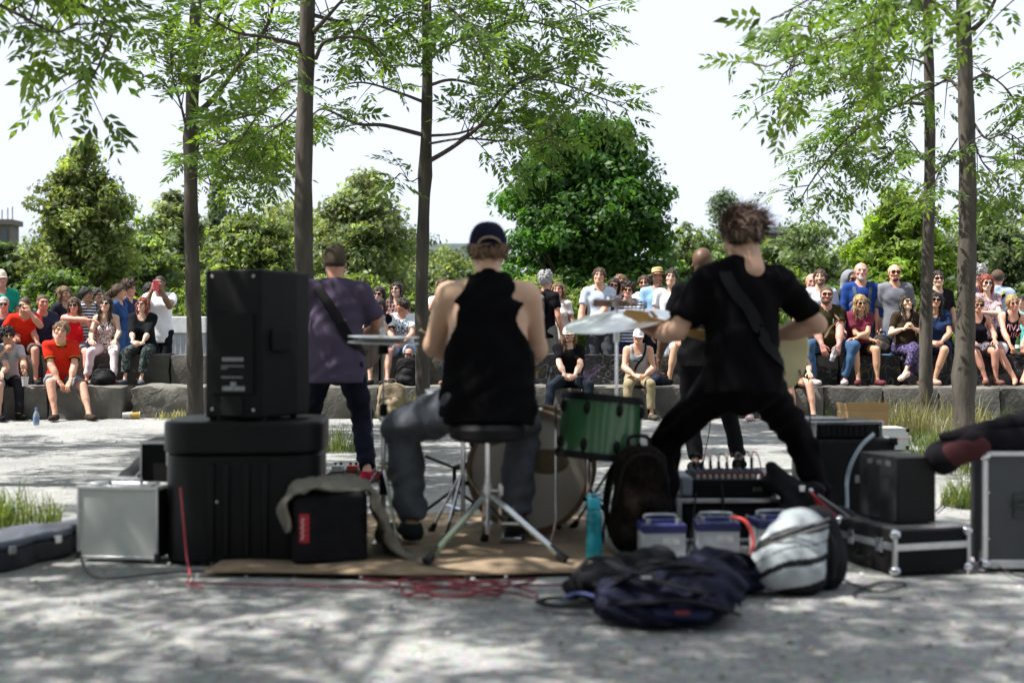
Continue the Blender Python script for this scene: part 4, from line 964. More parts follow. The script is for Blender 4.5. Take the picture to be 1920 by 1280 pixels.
# ================================================================= the audience
PI = math.pi
GRP = {'up': 'people seated on the upper step', 'low': 'people seated on the lower step', 'st': 'people standing behind the steps'}
def crowd(px, topy, mode, label, d=None, arms=None, **k):
    d = d or {'up': 16.60, 'low': 15.70, 'st': 17.5}[mode]
    zt = CAMZ + (HZ - topy) / F * d; lean = k.get('lean', {'up': .18, 'low': .25, 'st': .0}[mode]); k['lean'] = lean; cl = math.cos(lean)
    extra = .012 if k.get('style', 'short') not in ('none',) else 0; extra += .02 if k.get('cap') else 0
    if mode == 'st': z0, kk = BANK, .915 + .515 * cl + .165 + .125; k['H'] = float(np.clip(1.75 * (zt - z0 - extra) / kk, 1.5, 1.93))
    else:
        z0 = LOW_Z if mode == 'up' else 0.; seat = (UP_Z - LOW_Z) if mode == 'up' else LOW_Z; kk = .095 + .515 * cl + .165 * (.6 * cl + .4) + .125
        k['H'] = float(np.clip(1.75 * (zt - z0 - seat - extra) / kk, 1.45, 1.95)); k['seat'] = seat
        k.setdefault('feet', [(-.11, -.44, 0), (.11, -.44, 0)])
    S = k['H'] / 1.75; q = (k.get('seat', 0) + .095 * S) if mode != 'st' else .915 * S
    A = {'knees': dict(hands=[(-.14, -.36, q + .10), (.14, -.36, q + .10)], hpalm=[(0, .2, -1), (0, .2, -1)], hdir=[(.1, -1, -.35), (-.1, -1, -.35)], curl=(.25, .25)),
         'clasp': dict(hands=[(-.055, -.36, q + .07), (.055, -.34, q + .06)], hdir=[(.8, -.6, -.2), (-.8, -.6, -.1)], hpalm=[(.3, .5, -.5), (-.3, .5, -.5)], curl=(.7, .6), poles=[(-.8, .5, -.3), (.8, .5, -.3)]),
         'hang': dict(hands=[(-.10, -.42, q - .02), (.10, -.42, q - .02)], hdir=[(.3, -.4, -1), (-.3, -.4, -1)], curl=(.5, .5)),
         'crossed': dict(hands=[(.12, -.30, q + .10), (-.12, -.34, q + .12)], hdir=[(1, -.1, -.1), (-1, -.1, -.1)], hpalm=[(0, 0, -1), (0, 0, -1)], poles=[(-1, .1, -.3), (1, .1, -.3)]),
         'folded': dict(hands=[(.11, -.2, q + .22), (-.11, -.23, q + .25)], hdir=[(1, .1, .1), (-1, .1, .1)], hpalm=[(0, 1, 0), (0, 1, 0)], poles=[(-1, -.2, -.7), (1, -.2, -.7)]),
         'phone': dict(hands=[(-.055, -.27, q + .58 * S), (.06, -.27, q + .58 * S)], hdir=[(.2, -.1, 1), (-.2, -.1, 1)], hpalm=[(.6, .5, 0), (-.6, .5, 0)], poles=[(-.5, .1, -1), (.5, .1, -1)], curl=(.8, .8)),
         'chest': dict(hands=[(-.05, -.26, q + .30 * S), (.05, -.26, q + .30 * S)], hdir=[(.5, -.2, .7), (-.5, -.2, .7)], hpalm=[(.8, .5, 0), (-.8, .5, 0)], poles=[(-.6, -.1, -1), (.6, -.1, -1)], curl=(.9, .9)),
         'down': dict(hands=[(-.26, -.06, q - .13), (.26, -.06, q - .13)], hpalm=[(1, .2, 0), (-1, .2, 0)])}
    for a, v in A[arms or ('knees' if mode != 'st' else 'down')].items(): k.setdefault(a, v)
    return person(label, X(px, d), d, z0, group=GRP[mode], **k)
PR_W = mat('print_white', '#e8e8e4', rough=.8, var=.05); PR_P = mat('print_pink', '#c08a92', rough=.8, var=.1); PR_B = cloth(('#9fb6cf', '#2c4468', '#16243c', '#d8dfe6'), 'floral')
RED = '#c42c1b'
# ---- left group
crowd(2, 501, 'st', 'man in a turquoise shirt and pale cap standing at the left edge', d=17.3, top='#1f8f78', cap=('cap', '#d9c8b8'), hair='grey', yaw=.5, glasses=False, skin='red', bottom='#4a4a50')
crowd(8, 553, 'up', 'man in a navy shirt and sunglasses seated at the left edge', top='#22283e', style='buzz', hair='grey', skin='red', yaw=.3, fat=1.1)
l3 = crowd(46, 555, 'up', 'man in a red T-shirt resting his chin on his hand', top=RED, style='buzz', hair='brown', skin='red', yaw=.35, lean=.38, head=(-.25, .1, .12), bottom='#5a4a44', botk='cotton', blen=.9, shoes='#2a2a2a',
      hands=[(-.14, -.38, .62), (.06, -.40, .93)], hdir=[(.6, -.6, -.2), (-.4, .25, .9)], hpalm=[(0, 0, -1), (-.6, .8, 0)], poles=[(-.8, .3, -.4), (.7, -.4, -1)], curl=(.4, .9), feet=[(-.2, -.45, 0), (.14, -.42, 0)])
crowd(77, 550, 'up', 'man with cropped hair in a slate navy T-shirt right of the chin-resting man', top='#2f3850', style='buzz', hair='brown', yaw=.55, glasses=False, skin='red', arms='hang', d=16.75, bottom='#2b2f3a')
crowd(12, 617, 'low', 'dark-haired man in a light grey T-shirt sipping from a glass at the left edge', top='#a9abb0', hair='black', skin='tan', yaw=.45, bottom='#26262c', lean=.3, hands=[(-.05, -.36, .82), (.17, -.48, .55)], hdir=[(.5, -.2, .7), (.2, -1, 0)], hpalm=[(.7, .5, 0), (-.8, 0, -.3)], curl=(.85, .8), poles=[(-.6, -.2, -1), (.7, .4, -.4)], style='curly')
crowd(-22, 640, 'low', 'bare-legged person mostly cut off by the left picture edge', top='#6b6f78', hair='brown', yaw=.4, bottom='#8d8f94', botk='cotton', blen=.85, d=15.45, glasses=False, shoes='#1d1d20')
polo = crowd(113, 600, 'low', 'man in a bright red polo with striped collar seated on the lower step', top=RED, hair='light', style='short', yaw=.38, lean=.36, head=(-.28, -.02, .1), glasses=False, skin='red', bottom='#7d8088', botk='cotton', blen=.86, shoes='#3a302c', sleeve=.72, neck=.07,
      hands=[(-.02, -.42, .42), (.09, -.46, .40)], hdir=[(.6, -.4, -.8), (-.5, -.3, -.9)], curl=(.5, .5), feet=[(-.08, -.55, 0), (.30, -.60, 0)], knee=[(-.2, -1, .4), (.5, -1, .5)], poles=[(-.9, .3, -.2), (.9, .3, -.2)])
for k_, (c_, r_, dz) in enumerate((('#14110e', .0085, .0), ('#c9a01c', .0055, .012))):      # striped polo collar and cuffs
    b_ = MB(); an_ = np.linspace(0, 2 * PI, 25); cc = polo['N'] + polo['fw'] * .014 + polo['u'] * (.004 + dz)
    b_.tube([cc + polo['rx'] * .070 * math.cos(a) + polo['fw'] * (.072 * math.sin(a)) - polo['u'] * .020 * math.sin(a) for a in an_], r_, 6); b_.build('collar', cloth(c_), polo['shirt'])
    for q_ in (-1, 1):
        sh_, el_ = polo['sh'][q_], polo['J'][q_, 'el']; ce = sh_ + (el_ - sh_) * (.70 - .05 * k_); e1, e2, _ = frame_from(el_ - sh_)
        b_ = MB(); b_.tube([ce + (e1 * math.cos(a) + e2 * math.sin(a)) * (.062 * polo['S']) for a in an_], r_ * .75, 6); b_.build('cuff', cloth(c_), polo['shirt'])
crowd(137, 558, 'up', 'brown-haired woman in a red top and sunglasses, arm raised across her', sex='f', top='#cc1f28', tank=True, hair='brown', style='bob', skin='red', yaw=.45, head=(-.3, 0, 0), bottom='#6d7078', botk='cotton', blen=.7, shoes='#8a7a6c',
      hands=[(.22, -.42, .82), (.16, -.35, .58)], hdir=[(.9, -.2, -.3), (0, -1, -.3)], poles=[(-.6, -.5, .2), (.8, .3, -.3)])
crowd(120, 560, 'st', 'fair-haired woman half hidden behind the woman in red', d=17.1, sex='f', top='#2b2b33', hair='light', style='bob', yaw=.9, glasses=False)
crowd(161, 566, 'st', 'dark-haired woman in a striped top and denim shorts behind the step', d=17.6, sex='f', top=('#15171c', '#e4e4e4'), topk='stripe', hair='black', style='pony', yaw=1.2, glasses=False, skin='tan', bottom='#3f6396', blen=.45)
crowd(183, 566, 'st', 'person in a dark top peeking out behind the long-haired woman', d=17.9, top='#2c2f3c', hair='black', yaw=1.0, glasses=False)
crowd(200, 561, 'up', 'long dark-haired woman in a floral sleeveless top and pale pink trousers', sex='f', top=('#2a2026', '#8a7076', '#d8cac6', '#5a4048', '#e6dcd8'), topk='floral', tank=True, neck=.06, hair='dark', style='long', skin='pale', yaw=.2, head=(.0, -.18, .0), bottom='#d9c6cc', botk='cotton', blen=1.85, leg=.9, shoes='#7a4a34', lean=.12, feet=[(-.2, -.38, 0), (.14, -.48, 0)])
crowd(222, 531, 'st', 'woman with a ponytail in a denim blue dress seen from the side', d=17.2, sex='f', top='#2f4a78', hair='brown', style='pony', yaw=1.35, glasses=False, sleeve=1.3, bottom='#3c5c8c', blen=.9, skirt=True, head=(.1, 0, 0))
crowd(240, 525, 'st', 'man in a navy polo looking right beside the woman with the ponytail', d=17.7, top='#2c3350', hair='brown', style='curly', yaw=1.3, glasses=False, skin='red')
crowd(270, 563, 'up', 'red-haired woman in a black top and patterned trousers, hands in her lap', sex='f', fat=1.08, top='#15171a', sleeve=1.25, loose=.012, neck=.105, hair='red', style='bob', skin='pale', yaw=.05, arms='clasp', bottom=('#161a1c', '#20282a', '#394446', '#14181a', '#59625f'), botk='floral', blen=1.75, shoes='#474a55', lean=.1, feet=[(-.14, -.42, 0), (.06, -.42, 0)])
ph = crowd(300, 514, 'st', 'man in a white T-shirt photographing with a red phone', d=17.25, top='#e9ebf2', hair='black', style='buzz', skin='brown', yaw=.1, glasses=False, arms='phone', bottom='#16171b', hem=.12, loose=.012)
crowd(281, 528, 'st', 'man half hidden behind the phone photographer', d=18.0, top='#5a4a44', hair='black', skin='tan', yaw=.8, glasses=False)
# ---- centre, seen between the players
crowd(664, 524, 'st', 'dark-haired man showing only over the bassist\'s shoulder', d=17.6, top='#777a80', hair='dark', yaw=-.1)
crowd(711, 537, 'st', 'smiling woman in round sunglasses left of the plaid shirt', d=17.3, sex='f', top='#3a3238', hair='dark', style='long', yaw=-.1, skin='pale')
crowd(745, 526, 'st', 'long-haired woman in a dark plaid shirt looking to the left', d=17.2, sex='f', top=('#2b2024', '#8c6a66'), topk='plaid', hair='dark', style='long', yaw=-.5, skin='pale', sleeve=1.8)
crowd(711, 565, 'up', 'woman in a black dress seated behind the hi-hat', sex='f', top='#121216', hair='dark', style='bob', yaw=.1, head=(0, .3, 0), glasses=False, bottom='#121216', botk='cotton', blen=.75, skirt=True, shoes='#2c2a2c', arms='clasp', lean=.3)
c5 = crowd(757, 562, 'up', 'man in a white T-shirt with a blue print, looking left', top='#dfe2ea', hair='dark', style='short', yaw=-.1, head=(-1.05, .05, 0), glasses=False, skin='red', bottom='#8fa3c0', botk='cotton', blen=.8, shoes='#33303a', arms='clasp', feet=[(-.14, -.42, 0), (.15, -.44, 0)], beard='stubble')
project_print(c5, *grid_rect(-.085, -.13, .17, .22, 6, 7), PR_B, up=.3)
crowd(829, 520, 'st', 'red-haired person in white holding up both arms by the slim tree', d=17.3, sex='f', top='#e6e6ea', hair='brown', style='short', yaw=.1, glasses=False, skin='red', arms='phone')
crowd(858, 560, 'up', 'person in dark jeans on the upper step mostly hidden by the drummer', top='#5b6b80', hair='brown', yaw=-.05, glasses=False, arms='clasp', bottom='#232b3c', shoes='#8a6a5a')
bk = crowd(1022, 509, 'st', 'grey-haired man with a small backpack seen from behind', d=17.1, top='#16161a', hair='grey', style='curly', yaw=PI - .7, glasses=False, skin='red', bottom='#8d8c88')
crowd(1047, 527, 'st', 'brown-haired woman in white beside the grey-haired man', d=17.6, sex='f', top='#d8cfcc', hair='light', style='bob', yaw=-.3, glasses=False, skin='red')
c10 = crowd(1066, 606, 'low', 'long-haired bearded man in a black T-shirt seated on the lower step', top='#101013', hair='light', style='longwave', beard='full', skin='pale', yaw=.0, lean=.15, arms='clasp', bottom='#1f2630', shoes='#2a2a2a', cap=('cap', '#cfc7c0'), feet=[(-.26, -.46, 0), (.24, -.42, 0)], knee=[(-.5, -1, .3), (.5, -1, .3)], sleeve=.7)
crowd(1123, 499, 'st', 'smiling man in a pale blue T-shirt and dark shorts, tallest left of the straw hat', d=17.2, top='#b9c6da', hair='brown', style='short', yaw=.05, glasses=False, skin='red', bottom='#3a3d42', botk='cotton', blen=.95, hands=[(-.27, -.14, .88), (-.08, -.26, .95)], hdir=[(.8, -.4, -.1), (-.9, -.1, 0)], head=(0, 0, .08))
crowd(1151, 519, 'st', 'dark-haired woman in a purple top and sunglasses beside the pale blue T-shirt', d=17.35, sex='f', top='#54455e', hair='dark', style='bob', yaw=-.1, skin='red', bottom='#7a4030', head=(0, 0, .12))
crowd(1163, 512, 'st', 'fair woman in sunglasses behind the woman in purple', d=17.9, sex='f', top='#7a6a60', hair='light', style='bob', yaw=-.2, skin='red')
crowd(1178, 528, 'st', 'young man in glasses with striped sleeves folded before him', d=17.25, top=('#2c3666', '#cfd3de'), topk='stripe', hair='dark', style='curly', yaw=-.15, skin='red', arms='folded', sleeve=1.7, bottom='#2f2c58')
crowd(1208, 514, 'st', 'bearded man in a white shirt left of the straw hat', d=17.6, top='#e2e2e6', hair='brown', beard='full', yaw=-.2, skin='red', sleeve=1.5)
crowd(1233, 497, 'st', 'man in a straw hat and light blue shirt', d=17.4, top='#8fb4d8', hair='brown', beard='stubble', yaw=-.1, cap=('straw', 0), glasses=False, skin='tan', bottom='#22242e')
crowd(1258, 502, 'st', 'dark-haired man in a white T-shirt right of the straw hat', d=17.3, top='#dcdde2', hair='dark', style='short', yaw=-.1, glasses=False, skin='fair', bottom='#d8dde6')
c19 = crowd(1195, 620, 'low', 'man in a white cap and grey sleeveless shirt, khaki trousers, on the lower step', top='#8d939a', tank=True, neck=.08, hair='light', style='none', skin='red', glasses=False, cap=('cap', '#dcdce0'), yaw=-.02, lean=.3, bottom='#8d8268', botk='cotton', blen=1.85, shoes='#4a463e', beard=None, hem=.05, head=(0, .05, 0), arms='clasp', feet=[(-.16, -.42, 0), (.14, -.40, 0)])
project_print(c19, *text_geo('~\u00b7', .16), mat('print_dark', '#23262c', var=.05), up=.24)
strap(c19, [(.10, .50, .05), (.09, .40, .2), (.02, .28, .2), (-.06, .18, .2)], .012, cloth('#17171a'), c19['shirt'])
crowd(1288, 540, 'up', 'person in white shorts and black trainers hidden behind the bald singer', top='#cfd2d8', hair='brown', yaw=-.1, glasses=False, bottom='#d8dce2', botk='cotton', blen=.8, shoes='#1c1c20', feet=[(-.24, -.44, 0), (.1, -.42, 0)])
crowd(1404, 605, 'low', 'bare-legged person in pale shoes behind the guitarist', sex='f', top='#6a5a58', hair='dark', yaw=0, blen=.5, bottom='#d0d0d4', shoes='#d8c0c0', feet=[(-.07, -.46, 0), (.10, -.42, 0)])
crowd(1478, 607, 'low', 'bare-legged person right of the guitarist behind the guitar body', sex='f', top='#53606a', hair='brown', yaw=.1, blen=.5, bottom='#303038', shoes='#2a2a2c', feet=[(-.05, -.42, 0), (.16, -.46, 0)])
# ---- right group
crowd(1521, 511, 'st', 'balding man in a white T-shirt at the left end of the right crowd', d=17.8, top='#e2e4ec', style='bald', hair='brown', yaw=.1, skin='red', glasses=False)
crowd(1537, 502, 'st', 'bearded young man in a white T-shirt behind the olive T-shirt', d=17.35, top='#e4e8f2', hair='brown', style='short', beard='full', yaw=-.05, glasses=False)
r3 = crowd(1546, 534, 'up', 'heavy bearded man in an olive T-shirt with white print and blue jeans', top='#37331f', fat=1.25, hair='brown', style='buzz', beard='full', skin='red', yaw=-.05, bottom='#3d5878', shoes='#b9a8a8', arms='hang', lean=.2, feet=[(-.22, -.40, 0), (.18, -.36, 0)], knee=[(-.5, -1, .3), (.6, -1, .3)], footdir=[(.3, -1, 0), (-.2, -1, 0)])
for dx, t in ((-.11, 'N'), (.105, 'U')):
    P_, F_ = text_geo(t, .13); project_print(r3, [(a + dx, b) for a, b in P_], F_, PR_W, up=.31)
strap(r3, [(.09, .47, .15), (.05, .40, .3), (-.02, .30, .35), (-.10, .20, .35), (-.16, .12, .3)], .012, mat('strap_tan', '#7a5f45'), r3['shirt'], lift=.016)
crowd(1594, 504, 'st', 'man with a grey hood up and dark sunglasses left of the blue shirt', d=17.7, top='#3a3c42', hair='black', beard='full', skin='brown', yaw=.2, cap=('hood', '#7b7d83'), style='none', sleeve=1.9)
r5 = crowd(1614, 491, 'st', 'bald man with a grey goatee in a royal blue shirt and backpack straps', d=17.15, top='#213c7a', style='none', beard='goatee', hair='white', skin='red', yaw=-.05, glasses=False, sleeve=1.45, neck=.085, fat=1.1, bottom='#2a2f3a')
for q in (-1, 1): strap(r5, [(q * .10, .20, .2), (q * .115, .38, .2), (q * .11, .50, .05), (q * .10, .44, -.2)], .022, cloth('#4a5560'), r5['shirt'])
crowd(1607, 551, 'up', 'blonde woman with wavy hair in a maroon T-shirt, arms crossed on her knees', sex='f', top='#6b2c3c', loose=.01, hair='blond', style='longwave', skin='tan', yaw=.0, arms='crossed', bottom='#2a1c22', botk='cotton', blen=.6, shoes='#5c3034', lean=.28, feet=[(-.10, -.42, 0), (.14, -.42, 0)])
r7 = crowd(1677, 492, 'st', 'balding man with a dark goatee in a grey henley', d=17.1, top='#6f7078', style='bald', hair='black', beard='goatee', skin='red', yaw=-.12, bottom='#4a678c', sleeve=.85, loose=.01)
crowd(1697, 551, 'up', 'dark-haired woman with crossed legs in purple floral leggings', sex='f', top='#33291f', hair='dark', style='long', skin='pale', yaw=-.1, arms='chest', head=(.1, -.25, 0), bottom=('#1c1830', '#4a3f78', '#241c3a', '#8f86b0', '#1a1626'), botk='floral', blen=1.75, leg=.88, shoes='#d6b8a8', lean=.1, feet=[(.12, -.46, .0), (-.10, -.52, .10)], knee=[(.2, -1, .5), (.3, -1, .9)], footdir=[(.1, -1, 0), (-.7, -.7, -.4)])
crowd(1757, 505, 'st', 'person in a black T-shirt standing behind the thinner right trunk', d=17.2, top='#17181b', hair='dark', yaw=.2, fat=1.1)
crowd(1754, 545, 'up', 'long dark-haired woman in a navy dress between the two right trunks', sex='f', top='#22304f', hair='black', style='long', skin='tan', yaw=-.3, arms='clasp', bottom='#202a48', botk='cotton', blen=.7, skirt=True, shoes='#b08a78', feet=[(-.16, -.42, 0), (-.02, -.42, 0)])
crowd(1834, 497, 'st', 'curly grey-haired person behind the thicker right trunk', d=17.8, top='#2a3a5c', hair='grey', style='curly', yaw=.3, glasses=False)
crowd(1849, 513, 'st', 'red-haired woman in sunglasses with folded arms and a maroon print top', d=17.2, sex='f', top=('#7c2f3a', '#c9c4cc', '#5a2030', '#d8d4da', '#8a5a62'), topk='floral', hair='red', style='bob', skin='pale', yaw=-.1, arms='folded')
rb = crowd(1870, 502, 'st', 'brown-haired man seen from behind with a black and yellow strap', d=17.5, top='#9fb0c4', hair='brown', style='buzz', yaw=PI - .4, glasses=False, skin='red', sleeve=1.2)
strap(rb, [(-.12, .47, .05), (-.08, .44, -.2), (.02, .33, -.3), (.12, .2, -.3)], .03, cloth('#15161a'), rb['shirt']); strap(rb, [(-.10, .48, -.05), (-.05, .44, -.2), (.05, .33, -.3), (.14, .2, -.3)], .009, mat('strap_yellow', '#d8c21c'), rb['shirt'], lift=.02)
crowd(1830, 556, 'up', 'woman in a black tank top partly hidden by the thicker right trunk', sex='f', top='#14141a', tank=True, hair='light', style='pony', skin='red', yaw=-.1, arms='knees', bottom=('#1c1a24', '#6a5a60', '#2a2630', '#a09aa2', '#141218'), botk='floral', blen=.7, skirt=True, shoes='#6a4a40', feet=[(.02, -.4, 0), (.16, -.34, 0)])
r15 = crowd(1889, 551, 'up', 'blonde woman in a black tank top with pale lettering, leaning forward with a bottle', sex='f', top='#14141c', tank=True, neck=.075, hair='blond', style='pony', skin='red', yaw=-.12, lean=.30, side=.05, head=(.15, .05, -.12), bottom='#d4d8e0', botk='cotton', blen=.5, shoes=None, hands=[(-.07, -.42, .50), (.08, -.42, .54)], hdir=[(.4, -.4, -.8), (-.4, -.4, -.8)], poles=[(-.8, .2, -.4), (.8, .2, -.4)], curl=(.8, .8), feet=[(-.02, -.44, 0), (.08, -.44, 0)], knee=[(-.6, -1, .3), (.6, -1, .3)])
print_text(r15, 'VIVA', .11, .0, PR_P, up=.27); print_text(r15, 'SURF', .11, -.095, PR_P, up=.27)
crowd(1914, 562, 'st', 'person in a turquoise T-shirt farther back at the right edge', d=21., top='#5fc0b4', hair='black', skin='tan', yaw=-.2, glasses=False)
# ================================================================= the band's equipment
BLACK = mat('black_plastic', (.007, .007, .008), rough=.42, var=.2, bump=.15, bs=180, spec=.22)
BLACKM = mat('black_matt', (.007, .007, .008), rough=.7, var=.2, bump=.2, bs=120, spec=.2)
TOLEX = mat('black_tolex', (.008, .008, .009), rough=.6, var=.2, bump=.6, bs=300, spec=.18)
ALU = mat('aluminium', (.55, .56, .57), rough=.35, metal=.9, var=.1, vs=30)
CHROME = mat('chrome', (.62, .63, .65), rough=.14, metal=1., var=.06)
RUBBER = mat('rubber', (.012, .012, .012), rough=.8)
BRASS = mat('cymbal_bronze', (.80, .82, .82), rough=.42, metal=.75, var=.12, vs=3, bump=.15, bs=200, stretch=(1, 1, 1))
CLOTHBLK = mat('nylon_black', (.009, .009, .011), rough=.75, var=.4, vs=14, bump=.5, bs=60, spec=.2)
CLOTHNAVY = mat('nylon_navy', (.007, .009, .024), spec=.2, rough=.7, var=.4, vs=9, bump=.5, bs=60)
WHITE = mat('off_white_plastic', (.55, .57, .58), rough=.4, var=.08)
WOOD = mat('maple_wood', (.50, .29, .10), rough=.35, var=.2, vs=6, stretch=(1, 14, 14), coat=.4)
def rrect(w, d, r, n=6):
    P = []
    for cx, cy, a0 in ((w / 2 - r, d / 2 - r, 0), (-w / 2 + r, d / 2 - r, 90), (-w / 2 + r, -d / 2 + r, 180), (w / 2 - r, -d / 2 + r, 270)):
        P += [(cx + r * math.cos(R(a0 + 90 * i / n)), cy + r * math.sin(R(a0 + 90 * i / n))) for i in range(n + 1)]
    return P
def one(mb, name, m, t, **k): return mb.build(name, m, t, **k)
def part(name, m, t, fn, **k):
    b = MB(); fn(b); return b.build(name, m, t, **k)
def sdf_part(name, m, t, s, vox=.012, tint=None):
    V, Q = s.mesh(vox); return np_mesh(name, V, Q, m, t, tint=tint)
def sc(py): return F / dist(py)

# ---- rug
rg = MB(); r_ = random.Random(3); pts = []
x0, x1, y0, y1 = -1.30, .46, 5.36, 7.15
nx_, ny_ = 30, 22; V = []
for j in range(ny_ + 1):
    for i in range(nx_ + 1):
        u, v = i / nx_, j / ny_; V.append((x0 + (x1 - x0) * u + .02 * math.sin(v * 9), y0 + (y1 - y0) * v + .03 * math.sin(u * 7 + 1) * (1 - v), .012 + .006 * math.sin(u * 19 + v * 4) * math.sin(v * 15)))
rug = np_mesh('rug', V, [(j * (nx_ + 1) + i, j * (nx_ + 1) + i + 1, (j + 1) * (nx_ + 1) + i + 1, (j + 1) * (nx_ + 1) + i) for j in range(ny_) for i in range(nx_)], mat('rug_tan', (.23, .168, .108), rough=.95, var=.35, vs=5, bump=.6, bs=120))
so_ = rug.modifiers.new('thick', 'SOLIDIFY'); so_.thickness = .008
tag(rug, 'worn tan rug spread under the drum kit', 'rug')

# ---- transport case with lid
d = 5.93; t = thing('transport_case', 'large rounded black plastic case carrying the loudspeaker', 'case', (X(467, d), d, 0), .06)
part('base', BLACK, t, lambda b: b.prism(rrect(.69, .55, .15, 8), 0, .475), bevel=.012)
part('lid', BLACK, t, lambda b: b.prism(rrect(.715, .575, .16, 8), .478, .622), bevel=.016, seg=3)
for xx in (-.125, -.06, .03, .11):
    part('rib', BLACK, t, lambda b: b.prism([(-.018, -.012), (.018, -.012), (.012, -.03), (-.012, -.03)], .03, .44, Matrix.Translation((xx, -.262, 0))), bevel=.004)
for xx in (-.1, -.055): part('rivet', ALU, t, lambda b: b.ell((xx, -.284, .27), (.007, .006, .007), 8, 5))
part('latch', ALU, t, lambda b: (b.box((-.345, -.1, .46), (.014, .05, .09)), b.box((-.352, -.1, .50), (.01, .035, .03))), bevel=.002)
part('foot', RUBBER, t, lambda b: b.cyl((.22, -.2, -.0), (.22, -.2, .03), .03))

# ---- loudspeaker
d = 5.90; t = thing('loudspeaker', 'black loudspeaker cabinet standing on the rounded case, back to the camera', 'loudspeaker', (X(473, d), d, .622), -.24)
cabp = [(-.205, .19), (.205, .19), (.20, .05), (.135, -.20), (-.135, -.20), (-.20, .05)]
part('cabinet', TOLEX, t, lambda b: b.prism(cabp, .012, .675), bevel=.014, seg=3)
part('grille', mat('grille', (.02, .02, .02), rough=.5, metal=.6, bump=.8, bs=400), t, lambda b: b.box((0, .196, .34), (.36, .02, .6)), bevel=.006)
ap = part('amplifier_panel', BLACKM, t, lambda b: b.box((0, -.2035, .30), (.205, .012, .36)), bevel=.004)
tp = mat('panel_print', (.30, .31, .32), rough=.6, var=.1)
def rows(b):
    rr = random.Random(5)
    for z, h, x0, x1 in ((.275, .016, -.045, .055), (.245, .005, -.05, .05), (.235, .005, -.05, -.02), (.195, .006, -.05, .05), (.165, .018, -.005, .02), (.145, .020, -.045, .055)):
        x = x0
        while x < x1:
            w = rr.uniform(.004, .013) * (1 if h < .01 else 1.2); b.box((x + w / 2, -.2105, z), (w, .002, h)); x += w + .004
part('panel_print', tp, ap, rows, smooth=0)['kind'] = 'stuff'
part('socket_recess', mat('recess', (.004, .004, .004), rough=.9), t, lambda b: b.box((.0, -.2035, .065), (.10, .014, .085)), bevel=.004)
for x_, z_ in ((-.1, .645), (.1, .645), (-.1, .05), (.1, .05)): part('screw', ALU, t, lambda b: b.ell((x_, -.2015, z_), (.007, .003, .007), 8, 4))
part('side_handle', BLACKM, t, lambda b: b.box((.178, -.075, .36), (.015, .14, .1), rz=-.27), bevel=.006)
for x_, y_ in ((-.12, -.15), (.12, -.15), (.15, .12), (-.15, .12)): part('foot', RUBBER, t, lambda b: b.cyl((x_, y_, 0), (x_, y_, .014), .018))

# ---- white aluminium case
d = 5.80; t = thing('flight_case', 'upright pale aluminium case left of the big black case', 'case', (X(236, d), d, 0), -.16)
part('panel', mat('pale_laminate', (.56, .58, .55), rough=.6, var=.06, vs=4, spec=.2), t, lambda b: b.box((0, 0, .165), (.372, .16, .312)), bevel=.004)
part('side_panel', BLACKM, t, lambda b: b.box((.1865, 0, .165), (.006, .15, .30)))
part('edge_trim', ALU, t, lambda b: [b.box(c, s_) for c, s_ in (((0, -.081, .323), (.38, .012, .016)), ((0, .081, .323), (.38, .012, .016)), ((-.187, -.081, .165), (.012, .012, .33)), ((.187, -.081, .165), (.012, .012, .33)), ((0, -.081, .010), (.38, .012, .014)), ((0, 0, .326), (.372, .15, .004)))], bevel=.003)
part('handle', mat('handle_grey', (.15, .16, .17), rough=.4, metal=.5), t, lambda b: b.tube(smooth_line([(-.075, 0, .328), (-.07, 0, .352), (0, 0, .358), (.07, 0, .352), (.075, 0, .328)], 4), .008, 6))
for x_ in (-.13, .12): part('latch', ALU, t, lambda b: b.box((x_, -.0, .332), (.05, .09, .012)), bevel=.003)
for x_ in (-.186, .186): part('corner', RUBBER, t, lambda b: b.box((x_, -.078, .018), (.022, .025, .036)), bevel=.004)

# ---- dark case and gig bag behind it
d = 6.35; t = thing('equipment_box', 'tall black box squeezed in left of the rounded case', 'case', (X(312, d), d, 0), .05)
part('box', TOLEX, t, lambda b: b.box((0, 0, .248), (.18, .3, .49)), bevel=.01); part('edge_trim', ALU, t, lambda b: (b.box((0, -.151, .485), (.184, .008, .012)), b.box((-.089, -.151, .25), (.008, .008, .47))))
d = 6.55; t = thing('shoulder_bag', 'slumped black bag behind the pale aluminium case', 'bag', (X(245, d), d, 0))
s = SDF(.06); s.cap((-.10, 0, .10), (.10, 0, .12), .11, .13, ax=(0, 1, 0), sc=.8); s.cap((.02, 0, .2), (.13, 0, .30), .10, .10, ax=(0, 1, 0), sc=.8); s.cap((-.05, .0, .2), (.1, .02, .3), .06, .1); s.plane((0, 0, .002), (0, 0, -1)); s.wr = (.008, 30, 1.)
sdf_part('body', CLOTHBLK, t, s); part('strap', mat('strap_grey', (.2, .2, .2)), t, lambda b: b.tube(smooth_line([(.12, -.11, .36), (.04, -.12, .27), (-.02, -.13, .18)], 5), .005, 6))

